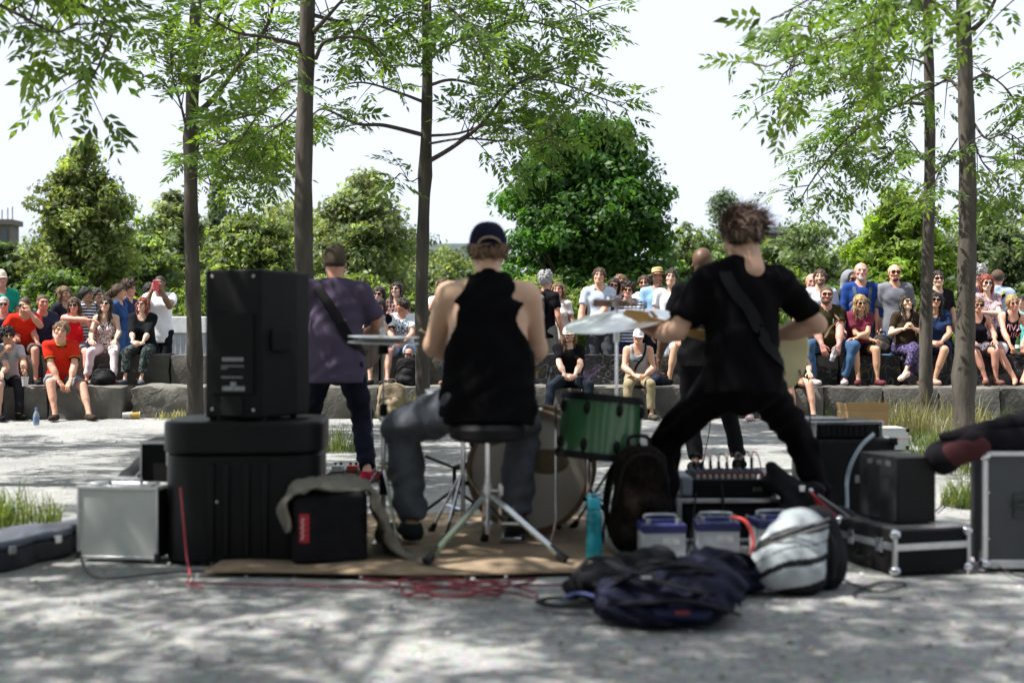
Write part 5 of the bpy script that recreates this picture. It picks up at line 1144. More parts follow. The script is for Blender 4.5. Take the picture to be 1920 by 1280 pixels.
# ---- guitar case lying at far left
t = thing('guitar_case', 'dark blue guitar case lying flat on the ground at far left', 'case', (X(30, 5.75), 5.75, 0), math.atan2(.85, .42))
out = [(-.36, 0), (-.35, .10), (-.30, .17), (-.2, .195), (-.08, .17), (.0, .14), (.08, .145), (.15, .15), (.22, .12), (.28, .075), (.55, .065), (.62, .075), (.66, .06), (.67, 0)]
out = smooth_line(out, 4)[:, :2].tolist(); out = out + [(a, -b) for a, b in reversed(out[1:-1])]
GC = mat('guitar_case_vinyl', (.055, .065, .095), rough=.32, var=.15, bump=.25, bs=160, coat=.2)
part('base', mat('guitar_case_base', (.012, .012, .016), rough=.5), t, lambda b: b.prism(out[::-1], .0, .082), bevel=.006)
part('lid', GC, t, lambda b: b.prism([(a * 1.006, b_ * 1.012) for a, b_ in out[::-1]], .0845, .125), bevel=.018, seg=3)
for x_ in (-.2, .1): part('latch', ALU, t, lambda b: b.box((x_, -.195 if x_ < 0 else -.152, .085), (.04, .012, .035)), bevel=.003)

# ---- black bag with red tag, cloth over it
d = 5.72; t = thing('amplifier_bag', 'black padded bag with a red tag standing beside the rounded case', 'bag', (X(616, d), d, 0), .22)
part('body', CLOTHBLK, t, lambda b: b.prism(rrect(.33, .27, .05), .003, .315), bevel=.025, seg=4)
part('tag', mat('tag_red', (.42, .02, .03), rough=.5, var=.2), t, lambda b: b.box((-.115, -.1365, .165), (.042, .004, .125)), bevel=.001)
part('tag_lettering', mat('tag_print', (.75, .5, .5), rough=.5), t.children[-1], lambda b: [b.box((-.125 + .004 * (i % 2), -.1395, .122 + .012 * i), (.010, .001, .008)) for i in range(8)], smooth=0)
part('handle', CLOTHBLK, t, lambda b: b.tube(smooth_line([(-.07, 0, .31), (-.05, 0, .345), (.05, 0, .345), (.07, 0, .31)], 5), .010, 7))
nu, nv = 40, 20; path = smooth_line([(-.20, 0, .15), (-.205, 0, .25), (-.16, 0, .335), (-.05, 0, .35), (.08, 0, .345), (.18, 0, .325), (.225, 0, .22), (.265, 0, .10), (.31, 0, .022), (.40, 0, .016)], 6)
sg = np.r_[0, np.cumsum(np.linalg.norm(np.diff(path, axis=0), axis=1))]; V = []
for i in range(nu + 1):
    q = [np.interp(sg[-1] * i / nu, sg, path[:, k]) for k in range(3)]
    for j in range(nv + 1):
        v = j / nv; wv = .016 * math.sin(v * 17 + i * .35) + .012 * math.sin(i * .9 + v * 6); yy = -.145 + .27 * v + .03 * math.sin(i * .4)
        if q[2] > .33 and yy < -.12: pass
        V.append((q[0] + (wv if q[2] < .3 else 0) + .03 * math.sin(v * 5) * (q[2] < .15), yy, max(.006, q[2] + (abs(wv) if q[2] > .3 else 0) - (.05 * max(0, .25 - v) * 2 if q[2] > .3 else 0))))
ja = np_mesh('jacket', V, [(i * (nv + 1) + j, i * (nv + 1) + j + 1, (i + 1) * (nv + 1) + j + 1, (i + 1) * (nv + 1) + j) for i in range(nu) for j in range(nv)], mat('jacket_khaki', (.17, .155, .125), rough=.9, var=.25, vs=10, bump=.4, bs=120))
ja.location = (X(616, d), d, 0); ja.rotation_euler = (0, 0, .22); m_ = ja.modifiers.new('t', 'SOLIDIFY'); m_.thickness = .010; m_.offset = 1
tag(ja, 'crumpled grey-khaki jacket thrown over the black bag with the red tag', 'jacket')

# ---- cables
def cable(label, pts, r, m, k=8):
    b = MB(); b.tube(smooth_line(pts, k), r, 6); o = b.build('cable', m, None, smooth=80); tag(o, label, 'cable'); return o
RC = mat('cable_red', (.40, .045, .06), rough=.45); BC = mat('cable_black', (.01, .01, .011), rough=.5); GCb = mat('cable_grey', (.24, .30, .34), rough=.5)
g = lambda px, py, z=.008: tuple(np.array(gnd(px, py)) + (0, 0, z))
cable('red cable hanging down the left side of the rounded black case', [(X(338, 5.58), 5.58, .34), (X(344, 5.50), 5.50, .2), (X(350, 5.46), 5.46, .06), g(356, 1080), g(352, 1096), g(380, 1104)], .0042, RC)
rr = random.Random(8); loop = [g(352, 1096)]
for i in range(26): a = i * 1.15; loop.append(g(860 + 150 * math.cos(a) * (.6 + .4 * rr.random()) + (i - 13) * 4, 1106 + 17 * math.sin(a * 1.3) + rr.uniform(-4, 4), .008 + .004 * (i % 3)))
loop.append(g(1110, 1098)); cable('tangled dark red cable loops on the gravel in front of the rug', loop, .0045, mat('cable_dark_red', (.16, .02, .03), rough=.5), 7)
cable('thin black lead snaking from the bassist to the pedals', [(X(695, 8.6), 8.6, .55), (X(700, 8.5), 8.5, .3), g(708, 905), g(735, 912), g(760, 930), g(720, 960)], .004, BC)

# ---- hi-hat
def cymbal(t, name, r, z, tilt, m=BRASS, flip=1, bow=.018):
    b = MB(); pr = [(.006, .0)] + [(.006 + (r - .006) * u, -(bow + .002) * (u ** 1.6) + (.018 * math.exp(-(u / .16) ** 2)) - .018) for u in np.linspace(.02, 1, 16)]
    pr = [(a, flip * h) for a, h in pr]; full = pr + [(a, h - .0018) for a, h in reversed(pr)]
    b.lathe(full, 48); o = b.build(name, m, t, smooth=50); o.location = (0, 0, z); o.rotation_euler = tilt; return o
def tripod(t, z, r, n=3, a0=.3, m=CHROME, zt=None, name='leg', rad=.008):
    for i in range(n):
        a = a0 + i * 2 * PI / n; e = (r * math.cos(a), r * math.sin(a), .02)
        l = part(name, m, t, lambda b: (b.tube([(.02 * math.cos(a), .02 * math.sin(a), z), e], rad, 8), b.tube([(.02 * math.cos(a), .02 * math.sin(a), z * .45), (e[0] * .55, e[1] * .55, .02 + (z - .02) * .45)], rad * .8, 6)))
        part('rubber_foot', RUBBER, l, lambda b: b.cyl((e[0] * .93, e[1] * .93, .042), (e[0] * 1.06, e[1] * 1.06, .004), .014, .019, 10))
d = 6.2; t = thing('hi_hat', 'hi-hat cymbals on a chrome stand left of the drummer', 'hi-hat', (X(719, d), d, .012))
part('pole', CHROME, t, lambda b: (b.cyl((0, 0, .1), (0, 0, .66), .013), b.cyl((0, 0, .6), (0, 0, 1.09), .006, n=8))); part('collar', BLACKM, t, lambda b: b.cyl((0, 0, .60), (0, 0, .66), .02)); part('collar', BLACKM, t, lambda b: b.cyl((0, 0, .22), (0, 0, .32), .022))
cymbal(t, 'top_cymbal', .172, .995, (.04, .03, 0)); cymbal(t, 'bottom_cymbal', .172, .948, (.03, .02, 0), flip=-1)
part('clutch', CHROME, t, lambda b: (b.cyl((0, 0, .99), (0, 0, 1.03), .014), b.cyl((-.02, 0, 1.015), (.02, 0, 1.015), .005, n=6))); part('seat_cup', BLACKM, t, lambda b: b.cyl((0, 0, .90), (0, 0, .955), .03, .022))
tripod(t, .34, .25, a0=.9); part('pedal', CHROME, t, lambda b: (b.box((.02, -.17, .03), (.09, .28, .012)), b.box((.02, -.03, .05), (.1, .02, .09))), bevel=.003)

# ---- drum throne
t = thing('drum_throne', 'round black drum stool on chrome tripod legs under the drummer', 'stool', (X(914, 5.82), 5.82, .012))
part('seat', mat('vinyl_black', (.008, .008, .009), rough=.6, spec=.2), t, lambda b: b.lathe([(.0, .515), (.15, .515), (.172, .53), (.175, .57), (.16, .592), (.08, .60), (.0, .60)], 28))
part('post', CHROME, t, lambda b: (b.cyl((0, 0, .09), (0, 0, .34), .016), b.cyl((0, 0, .30), (0, 0, .52), .012))); part('collar', CHROME, t, lambda b: (b.cyl((0, 0, .235), (0, 0, .315), .026), b.cyl((-.02, -.02, .29), (.06, -.02, .29), .006))); part('collar', CHROME, t, lambda b: b.cyl((0, 0, .125), (0, 0, .15), .022))
part('wing_nut', CHROME, t, lambda b: b.box((.065, -.03, .29), (.012, .012, .045)), bevel=.003)
for ex, ey in ((-.245, -.25), (.325, -.20), (-.02, .33)):
    l = part('leg', CHROME, t, lambda b: [b.tube([(ex * .06 + q * ey * .03, ey * .06 - q * ex * .03, .265), (ex * .97 + q * ey * .03, ey * .97 - q * ex * .03, .03)], .0095, 8) for q in (-1, 1)] + [b.tube([(0, 0, .135), (ex * .5, ey * .5, .150)], .008, 6)])
    part('rubber_foot', RUBBER, l, lambda b: b.tube([(ex * .86, ey * .86, .062), (ex * 1.0, ey * 1.0, .022), (ex * 1.07, ey * 1.07, .008)], [.015, .021, .022], 10))

# ---- bass drum
d = 6.62; t = thing('bass_drum', 'bass drum with a worn head and wooden hoop beyond the drummer', 'drum', (X(1000, d), d, .322), -.14)
GREEN = mat('green_lacquer', (.036, .115, .045), rough=.30, var=.18, vs=3, coat=.5, spec=.5)
part('shell', GREEN, t, lambda b: b.lathe([(.288, -.19), (.29, -.19), (.29, .19), (.288, .19)], 48, axis=(0, 1, 0)))
HW = mat('hoop_wood', (.17, .095, .042), rough=.4, var=.25, vs=8, coat=.3)
for yy in (-.19, .19): part('hoop', HW, t, lambda b: b.lathe([(.29, yy - .025), (.315, yy - .025), (.315, yy + .025), (.29, yy + .025), (.29, yy - .025)], 48, caps=False, axis=(0, 1, 0)))
hm = mat('drum_head', (.76, .71, .63), rough=.45, var=.3, vs=4.5, c2=(.62, .58, .51), spec=.4)
part('drum_head', hm, t, lambda b: b.lathe([(.0, -.199), (.289, -.196), (.289, -.190), (.0, -.190)], 48, axis=(0, 1, 0)))
part('worn_patch', mat('gold_smudge', (.32, .24, .10), rough=.5, var=.6, vs=22, c2=(.17, .14, .09)), t.children[-1], lambda b: b.lathe([(0, -.2012), (.115, -.2004), (.115, -.1995), (0, -.2)], 24, c=(.09, 0, .05), axis=(0, 1, 0), sy=.55))
part('drum_head', hm, t, lambda b: b.lathe([(.0, .196), (.289, .194), (.289, .190), (.0, .190)], 48, axis=(0, 1, 0)))
for i in range(10):
    a = i * PI / 5 + .2; c_, s_ = math.cos(a), math.sin(a)
    part('lug', CHROME, t, lambda b: (b.cyl((.303 * c_, -.17, .303 * s_), (.303 * c_, .17, .303 * s_), .005, n=6), b.ell((.297 * c_, 0, .297 * s_), (.014, .05, .014), 8, 6)))
    part('claw_hook', BLACKM, t, lambda b: b.box((.316 * c_, -.2, .316 * s_), (.022, .04, .022), M=Matrix.Rotation(-a, 3, 'Y')), bevel=.003)
for q in (-1, 1): part('spur', BLACKM, t, lambda b: b.tube([(q * .27, .1, -.1), (q * .40, .20, -.31)], .009, 8))
t2 = thing('bass_drum_pedal', 'bass drum pedal under the drummer\'s right foot', 'pedal', (X(960, 6.3), 6.28, .014), .0)
part('footboard', CHROME, t2, lambda b: b.box((0, -.06, .045), (.09, .26, .012), M=Matrix.Rotation(.18, 3, 'X')), bevel=.003); part('frame', CHROME, t2, lambda b: (b.box((-.06, .08, .13), (.014, .02, .25)), b.box((.06, .08, .13), (.014, .02, .25)), b.cyl((-.06, .08, .22), (.06, .08, .22), .008), b.box((0, 0, .006), (.12, .3, .008)))); part('beater', mat('felt', (.5, .48, .44)), t2, lambda b: (b.cyl((0, .08, .22), (0, .05, .37), .004, n=6), b.ell((0, .055, .38), (.024, .03, .03), 12, 8)))

# ---- snare
d = 6.3; t = thing('snare_drum', 'chrome snare drum in front of the drummer', 'drum', (X(868, d), d, .60), 0)
part('shell', ALU, t, lambda b: b.lathe([(.17, 0), (.178, 0), (.178, .125), (.17, .125)], 40)); part('hoop', CHROME, t, lambda b: b.lathe([(.178, .11), (.19, .11), (.19, .135), (.183, .138), (.178, .135)], 40, caps=False)); part('drum_head', mat('coated_head', (.6, .6, .58), rough=.6), t, lambda b: b.lathe([(0, .128), (.178, .128), (.178, .122), (0, .122)], 40))
for i in range(8): a = i * PI / 4; part('lug', CHROME, t, lambda b: b.cyl((.186 * math.cos(a), .186 * math.sin(a), .01), (.186 * math.cos(a), .186 * math.sin(a), .12), .006, n=6))
st = thing('snare_stand', 'black and chrome snare stand between the drummer\'s legs', 'stand', (X(868, d), d, .012)); part('post', CHROME, st, lambda b: b.cyl((0, 0, .1), (0, 0, .5), .012)); part('basket', CHROME, st, lambda b: [b.tube([(0, 0, .47), (.1 * math.cos(a), .1 * math.sin(a), .52), (.185 * math.cos(a), .185 * math.sin(a), .584)], .007, 6) for a in (.3, 2.4, 4.5)]); tripod(st, .30, .24, a0=.2)

# ---- floor tom
d = 6.15; t = thing('tom_drum', 'green lacquered tom with black hoops right of the drummer', 'drum', (X(1126, d), d, .565), .1); tilt = Matrix.Rotation(.10, 3, 'Y') @ Matrix.Rotation(-.04, 3, 'X'); dr = []
dr.append(part('shell', GREEN, t, lambda b: b.lathe([(.188, -.135), (.196, -.135), (.196, .135), (.188, .135)], 40)))
for z in (-.138, .138): dr.append(part('hoop', BLACK, t, lambda b: b.lathe([(.196, z - .017), (.206, z - .017), (.209, z), (.206, z + .017), (.196, z + .017)], 40, caps=False)))
dr.append(part('drum_head', mat('coated_head', (.6, .6, .58)), t, lambda b: b.lathe([(0, .146), (.194, .146), (.194, .14), (0, .14)], 40)))
for i in range(8):
    a = i * PI / 4 + .25; c_, s_ = math.cos(a), math.sin(a)
    for z in (.085, -.085): dr.append(part('lug', BLACKM, t, lambda b: (b.ell((.202 * c_, .202 * s_, z), (.016, .016, .030), 8, 6), b.cyl((.206 * c_, .206 * s_, z), (.206 * c_, .206 * s_, z + (.055 if z > 0 else -.055)), .004, n=6))))
for o in dr: o.rotation_euler = tilt.to_euler()
for a in (.35, 1.7, 2.95): part('leg', CHROME, t, lambda b: b.tube([(.215 * math.cos(a), .215 * math.sin(a), .10), (.215 * math.cos(a), .215 * math.sin(a), -.45), (.235 * math.cos(a), .235 * math.sin(a), -.55)], .006, 8))

# ---- crash cymbal with tambourine
d = 6.42; t = thing('cymbal_stand', 'large crash cymbal on a straight chrome stand right of the drummer', 'cymbal', (X(1156, d), d, .0))
part('pole', CHROME, t, lambda b: (b.cyl((0, 0, .1), (0, 0, .6), .014), b.cyl((0, 0, .55), (0, 0, 1.13), .008, n=10))); part('collar', CHROME, t, lambda b: b.cyl((0, 0, .56), (0, 0, .62), .022)); part('collar', CHROME, t, lambda b: b.cyl((0, 0, .97), (0, 0, 1.03), .016)); part('felt', RUBBER, t, lambda b: b.cyl((0, 0, 1.04), (0, 0, 1.068), .02))
cymbal(t, 'crash_cymbal', .268, 1.118, (.20, -.15, 0), bow=.022); part('wing_nut', CHROME, t, lambda b: (b.cyl((0, 0, 1.09), (0, 0, 1.20), .007, n=8), b.box((0, 0, 1.195), (.05, .01, .014))), bevel=.002)
tripod(t, .36, .30, a0=.2)
d = 6.50; t = thing('tambourine', 'half-moon wooden tambourine mounted above the crash cymbal', 'tambourine', (X(1152, d), d, 1.15)); an = np.linspace(0, PI, 18)
part('frame', mat('tambourine_wood', (.20, .10, .06), rough=.5), t, lambda b: b.prism([(.11 * math.cos(a), .11 * math.sin(a) - .05) for a in an] + [(.09 * math.cos(a), .09 * math.sin(a) - .05) for a in an[::-1]], 0, .035), bevel=.003)
for a in np.linspace(.2, PI - .2, 6): part('jingle', BRASS, t, lambda b: [b.lathe([(.0, h), (.018, h + .002), (.0, h + .004)], 12, c=(.113 * math.cos(a), .113 * math.sin(a) - .05, 0)) for h in (.012, .019)])
part('clamp', CHROME, t, lambda b: (b.box((0, -.02, .012), (.03, .09, .02)), b.cyl((-.05, -.05, .03), (-.05, -.05, .06), .008), b.cyl((-.02, -.05, .03), (-.02, -.05, .06), .008)), bevel=.002)

# ---- low black microphone stand by the bass drum
d = 7.2; t = thing('microphone_stand', 'short black microphone stand in front of the bass drum', 'microphone stand', (X(852, d), d, 0)); part('pole', BLACKM, t, lambda b: (b.cyl((0, 0, .02), (0, 0, .26), .011), b.tube([(0, 0, .26), (-.16, -.05, .33)], .008, 8)))
for a in (.5, 2.6, 4.7): part('leg', BLACKM, t, lambda b: b.tube([(0, 0, .14), (.19 * math.cos(a), .19 * math.sin(a), .012)], .009, 8))
part('microphone', BLACKM, t, lambda b: (b.tube([(.0, .0, .26), (.09, .02, .275)], [.014, .022], 10), b.ell((.11, .022, .278), (.03, .026, .026), 12, 8)))

# ---- teal bottle
d = 5.68; t = thing('water_bottle', 'tall translucent teal water bottle beside the brown backpack', 'bottle', (X(1114, d), d, .012))
part('bottle', mat('teal_plastic', (.01, .30, .38), rough=.18, var=.15, trans=.35, spec=.5), t, lambda b: b.lathe([(.0, .0), (.034, .002), (.036, .02), (.036, .09), (.032, .105), (.032, .125), (.036, .14), (.036, .19), (.03, .215), (.024, .222), (.0, .223)], 28)); part('cap', mat('teal_cap', (.02, .32, .42), rough=.4), t, lambda b: b.lathe([(0, .224), (.028, .224), (.029, .262), (.025, .27), (0, .271)], 24)); part('loop', mat('teal_cap'), t, lambda b: b.tube(smooth_line([(-.025, 0, .26), (-.03, 0, .278), (0, 0, .286), (.03, 0, .278), (.025, 0, .26)], 4), .004, 6))

# ---- dark brown backpack
def rucksack(label, loc, w, dp, h, m, rz=0., lean_=0., strapm=CLOTHBLK, seed=1., panels=None, name='backpack', rot=None):
    t = thing(name, label, 'backpack', loc, rot=rot or (lean_, 0, rz)); s = SDF(.05); r = min(w, dp) * .42
    for x_ in (-1, 1): s.cap((x_ * (w / 2 - r), 0, r * .9), (x_ * (w / 2 - r) * .7, .02, h - r), r, r * .92, ax=(0, 1, 0), sc=min(1, dp / w * 1.1))
    s.cap((-(w / 2 - r) * .6, -dp * .34, r * .8), ((w / 2 - r) * .6, -dp * .34, r * .8), r * .62); s.ball((0, -dp * .28, h * .45), r * .62, k=.05); s.plane((0, 0, .003), (0, 0, -1)); s.wr = (.008, 32, seed)
    sdf_part('body', m, t, s); ln = part('zip', strapm, t, lambda b: b.tube(smooth_line([(-w * .42, -dp * .15, h * .45), (-w * .3, -dp * .28, h * .82), (0, -dp * .3, h * .93), (w * .3, -dp * .28, h * .82), (w * .42, -dp * .15, h * .45)], 5), .006, 6))
    part('handle', strapm, t, lambda b: b.tube(smooth_line([(-.05, .06, h - .02), (-.04, .07, h + .03), (.04, .07, h + .03), (.05, .06, h - .02)], 5), .01, 6))
    for q in (-1, 1): part('shoulder_strap', strapm, t, lambda b: b.tube(smooth_line([(q * .08, dp * .35, h * .9), (q * .12, dp * .62, h * .7), (q * .14, dp * .66, h * .4), (q * .12, dp * .42, h * .12)], 5), .02, 7, flat=.4))
    return t
BRN = cloth(('#0a0807', '#19110b', '#0f0c0a', '#22190e', '#080706'), 'floral')
rucksack('dark brown camouflage backpack standing right of the teal bottle', (X(1203, 5.9), 5.9, 0), .30, .24, .50, BRN, .1, seed=2.)

# ---- batteries
BW = mat('battery_case', (.34, .37, .40), rough=.5, var=.06); BN = mat('battery_top', (.020, .024, .10), rough=.4, var=.15); LEAD = mat('terminal', (.4, .4, .42), rough=.4, metal=.8)
for px, d, rz, lb in ((1240, 5.62, .06, 'left of the pair beside the brown backpack'), (1343, 5.68, -.05, 'with a red lead, right of the pair'), (1452, 5.75, .1, 'half hidden behind the white backpack')):
    t = thing('battery', 'grey and navy car battery %s' % lb, 'battery', (X(px, d), d, 0), rz, group='batteries among the bags')
    part('case', BW, t, lambda b: b.box((0, 0, .075), (.188, .15, .145)), bevel=.006); part('lid', BN, t, lambda b: (b.box((0, 0, .166), (.196, .157, .036)), b.box((0, .03, .190), (.14, .07, .014))), bevel=.005)
    for x_ in (-.065, .065): part('terminal', LEAD, t, lambda b: b.cyl((x_, -.045, .184), (x_, -.045, .205), .011))
    part('handle', BW, t, lambda b: b.tube(smooth_line([(-.07, .03, .195), (-.06, .03, .212), (.06, .03, .212), (.07, .03, .195)], 4), .007, 6))
    part('label', mat('battery_label', (.5, .5, .52), rough=.5, var=.3, vs=40), t, lambda b: b.box((.03, -.0755, .115), (.07, .002, .03)), smooth=0)
cable('red and grey lead curving down from the right battery', [(X(1372, 5.62), 5.63, .205), (X(1398, 5.6), 5.6, .19), (X(1412, 5.55), 5.55, .12), (X(1405, 5.5), 5.5, .05), (X(1390, 5.5), 5.48, .02)], .009, mat('cable_bright_red', (.55, .06, .05), rough=.4))

# ---- mixer on a rack
d = 6.35; t = thing('rack_case', 'low black rack case with grey metal edges carrying the mixer', 'case', (X(1366, d), d, 0), .02)
part('shell', TOLEX, t, lambda b: (b.box((0, .04, .10), (.52, .34, .19))), bevel=.006); part('frame', ALU, t, lambda b: (b.box((0, -.14, .203), (.55, .024, .022)), b.box((-.264, -.14, .10), (.02, .024, .19)), b.box((.264, -.14, .10), (.02, .024, .19)), b.box((0, -.14, .012), (.55, .024, .018))), bevel=.003)
part('rack_panel', BLACKM, t, lambda b: (b.box((0, -.136, .13), (.48, .012, .085)), b.box((0, -.136, .05), (.48, .012, .05))), bevel=.003)
for i in range(6): part('knob', ALU, t, lambda b: b.cyl((-.18 + i * .06, -.142, .13), (-.18 + i * .06, -.158, .13), .009))
t = thing('mixing_desk', 'black mixing desk with rows of knobs and plugs on the rack case', 'mixer', (X(1366, d), d, .216), .02)
part('housing', BLACKM, t, lambda b: b.add([(-.19, -.12, 0), (.19, -.12, 0), (.19, .17, 0), (-.19, .17, 0), (-.19, -.12, .085), (.19, -.12, .085), (.19, .17, .11), (-.19, .17, .11)], [(3, 2, 1, 0), (4, 5, 6, 7), (0, 1, 5, 4), (1, 2, 6, 5), (2, 3, 7, 6), (3, 0, 4, 7)]), bevel=.006)
part('side_cheek', mat('mixer_side', (.22, .25, .30), rough=.4), t, lambda b: b.box((-.225, .02, .05), (.066, .27, .10)), bevel=.018, seg=3); part('side_cheek', mat('mixer_side'), t, lambda b: b.box((.205, .02, .05), (.026, .27, .10)), bevel=.01)
rr = random.Random(4)
for i in range(12):
    for j in range(4): part('knob', mat(('knob_white', 'knob_red', 'knob_grey', 'knob_blue')[j], ((.6, .6, .6), (.4, .05, .05), (.25, .26, .28), (.2, .3, .45))[j]), t, lambda b: b.cyl((-.165 + i * .03, -.08 + j * .06, .086 + j * .005), (-.165 + i * .03, -.08 + j * .06, .106 + j * .005), .0085, n=8))
for i in range(8):
    x_ = -.15 + i * .042; h = rr.uniform(.04, .07); part('plug', BLACKM, t, lambda b: b.cyl((x_, .14, .105), (x_, .14, .105 + h), .008)); part('lead', (BC, RC, GCb)[i % 3], t, lambda b: b.tube(smooth_line([(x_, .14, .1 + h), (x_ + .01, .15, .16 + h * .6), (x_ + .05, .2, .16), (x_ + .08, .24, .02), (x_ + .1, .26, -.15)], 5), .0035, 5))
part('panel_print', tp, t, lambda b: [b.box((.10 + i * .012, -.1215, .045 - .012 * j), (.008, .002, .004)) for i in range(4) for j in range(2)], smooth=0)
cable('black lead hanging over the front of the rack case', [(X(1352, 6.2), 6.19, .29), (X(1354, 6.2), 6.175, .2), (X(1350, 6.2), 6.16, .1), (X(1346, 6.2), 6.12, .01)], .006, BC)

# ---- heap of bags in front
t = thing('backpack', 'navy blue backpack lying on its side in the foreground heap', 'backpack', (X(1225, 4.62), 4.55, 0), .1); t.scale = (1, 1, .74)
s = SDF(.06); s.cap((-.12, 0, .10), (.20, .02, .11), .10, .11, ax=(0, 1, 0), sc=1.25); s.cap((-.02, -.10, .07), (.14, -.11, .07), .07, .075); s.cap((.05, .1, .16), (.22, .12, .15), .08, .09); s.cap((-.16, -.04, .05), (-.05, -.12, .05), .05, .06); s.cap((.16, -.10, .13), (.24, -.02, .16), .06, .07); s.plane((0, 0, .002), (0, 0, -1)); s.wr = (.014, 46, .7); sdf_part('body', CLOTHNAVY, t, s, .009)
s = SDF(.03); s.cap((-.04, -.145, .075), (.12, -.155, .07), .045, .05, ax=(0, 0, 1), sc=.8); s.wr = (.004, 50, 0); sdf_part('front_pocket', mat('nylon_blue', (.012, .02, .075), rough=.65, var=.3, vs=12, bump=.4, bs=80), t, s, .010)
part('badge', mat('badge_red', (.25, .03, .04), rough=.5), t, lambda b: b.box((.05, -.203, .082), (.05, .004, .018)))
for L in ([(-.15, -.02, .2), (-.05, -.14, .22), (.1, -.16, .17), (.24, -.10, .15)], [(-.2, .0, .12), (-.12, -.08, .21), (.0, -.05, .25), (.16, .0, .24)], [(.0, .1, .25), (.12, -.02, .255), (.27, -.04, .18), (.30, -.02, .06)], [(-.18, -.08, .1), (-.08, -.17, .12), (.03, -.2, .14), (.15, -.2, .11), (.26, -.14, .05)], [(-.1, .1, .22), (-.16, .02, .27), (-.12, -.08, .25), (-.02, -.1, .23)]): part('strap', CLOTHBLK, t, lambda b: b.tube(smooth_line(L, 7), .022, 8, flat=.35))
part('buckle', mat('buckle', (.25, .26, .27), rough=.3), t, lambda b: b.box((-.06, -.13, .225), (.035, .03, .012)), bevel=.003); part('buckle', mat('buckle'), t, lambda b: b.box((.2, -.125, .165), (.03, .025, .012)), bevel=.003)
t = thing('backpack', 'flattened black bag with looped straps at the left of the foreground heap', 'backpack', (X(1120, 4.95), 4.85, 0), -.2); t.scale = (1, 1, .72)
s = SDF(.05); s.cap((-.06, 0, .07), (.20, .0, .10), .07, .10, ax=(0, 1, 0), sc=1.3); s.cap((.0, .1, .12), (.2, .12, .18), .07, .09); s.plane((0, 0, .002), (0, 0, -1)); s.wr = (.015, 48, 2.2); sdf_part('body', CLOTHBLK, t, s, .010)
for L in ([(-.03, -.1, .05), (-.08, -.12, .14), (-.02, -.1, .24), (.08, -.08, .235), (.12, -.1, .16)], [(-.08, -.05, .02), (-.17, -.1, .03), (-.20, -.16, .025), (-.13, -.2, .02), (.0, -.2, .03)], [(.0, -.12, .12), (.08, -.16, .1), (.12, -.17, .05)]): part('strap', CLOTHBLK, t, lambda b: b.tube(smooth_line(L, 7), .018, 8, flat=.4))
part('piping', mat('piping_blue', (.10, .12, .32), rough=.5), t, lambda b: (b.tube(smooth_line([(-.12, -.1, .03), (-.06, -.13, .07), (.03, -.14, .05)], 6), .010, 6), b.tube(smooth_line([(.10, -.14, .05), (.13, -.13, .12), (.20, -.12, .15)], 6), .011, 6)))
t = thing('backpack', 'black bag slumped behind the navy backpack', 'backpack', (X(1330, 5.05), 4.95, 0), .4); t.scale = (1, 1, .66); s = SDF(.05); s.cap((-.12, 0, .12), (.14, .02, .11), .115, .11, ax=(0, 1, 0), sc=1.1); s.ball((.0, .0, .19), .09); s.plane((0, 0, .002), (0, 0, -1)); s.wr = (.015, 42, 1.2); sdf_part('body', CLOTHNAVY, t, s, .011); part('strap', CLOTHBLK, t, lambda b: b.tube(smooth_line([(-.15, -.1, .1), (-.08, -.12, .24), (.06, -.1, .26), (.16, -.06, .14)], 7), .02, 8, flat=.4))
t = thing('backpack', 'white and black sports backpack at the right of the foreground heap', 'backpack', (X(1478, 4.92), 4.95, .0), rot=(-.35, .28, .1)); t.location.z = .02
s = SDF(.05); s.cap((-.05, 0, .09), (.02, .02, .24), .11, .10, ax=(0, 1, 0), sc=.95); s.cap((.05, 0, .09), (.05, .02, .22), .10, .09); s.wr = (.004, 34, 0)
V, Q = s.mesh(.0065); w_ = V[:, 2] - .62 * V[:, 0] + .012 * np.sin(V[:, 0] * 22); bk_ = ((w_ > .205) & (w_ < .245)) | ((w_ > .075) & (w_ < .105)) | (w_ < .0) | (V[:, 0] > .115) | ((w_ > .222) & (V[:, 1] > .02)) | ((w_ > .155) & (w_ < .160))
np_mesh('body', V, Q, attr_mat('nylon_two_tone', rough=.7, spec=.2, bump=.4, bs=60), t, tint=np.where(bk_[:, None], np.array((.010, .010, .012)), np.array((.42, .455, .47)) * (1 + .08 * np.sin(V[:, :1] * 60))))
for q_ in (.212, .238): part('zip', mat('zip_grey', (.2, .2, .2)), t, lambda b: b.tube(smooth_line([(-.12, -.07, q_ - .075), (0, -.115, q_), (.09, -.1, q_ + .055)], 6), .004, 5))
part('strap', CLOTHBLK, t, lambda b: b.tube(smooth_line([(.1, -.02, .28), (.15, -.06, .2), (.16, -.05, .08)], 6), .018, 8, flat=.4))
t = thing('backpack', 'plain dark bag squeezed behind the white sports backpack', 'backpack', (X(1545, 5.1), 5.1, 0), -.1); s = SDF(.05); s.cap((0, 0, .09), (-.02, .02, .24), .10, .08, ax=(0, 1, 0), sc=.9); s.plane((0, 0, .002), (0, 0, -1)); s.wr = (.008, 30, 2); sdf_part('body', CLOTHBLK, t, s, .011)

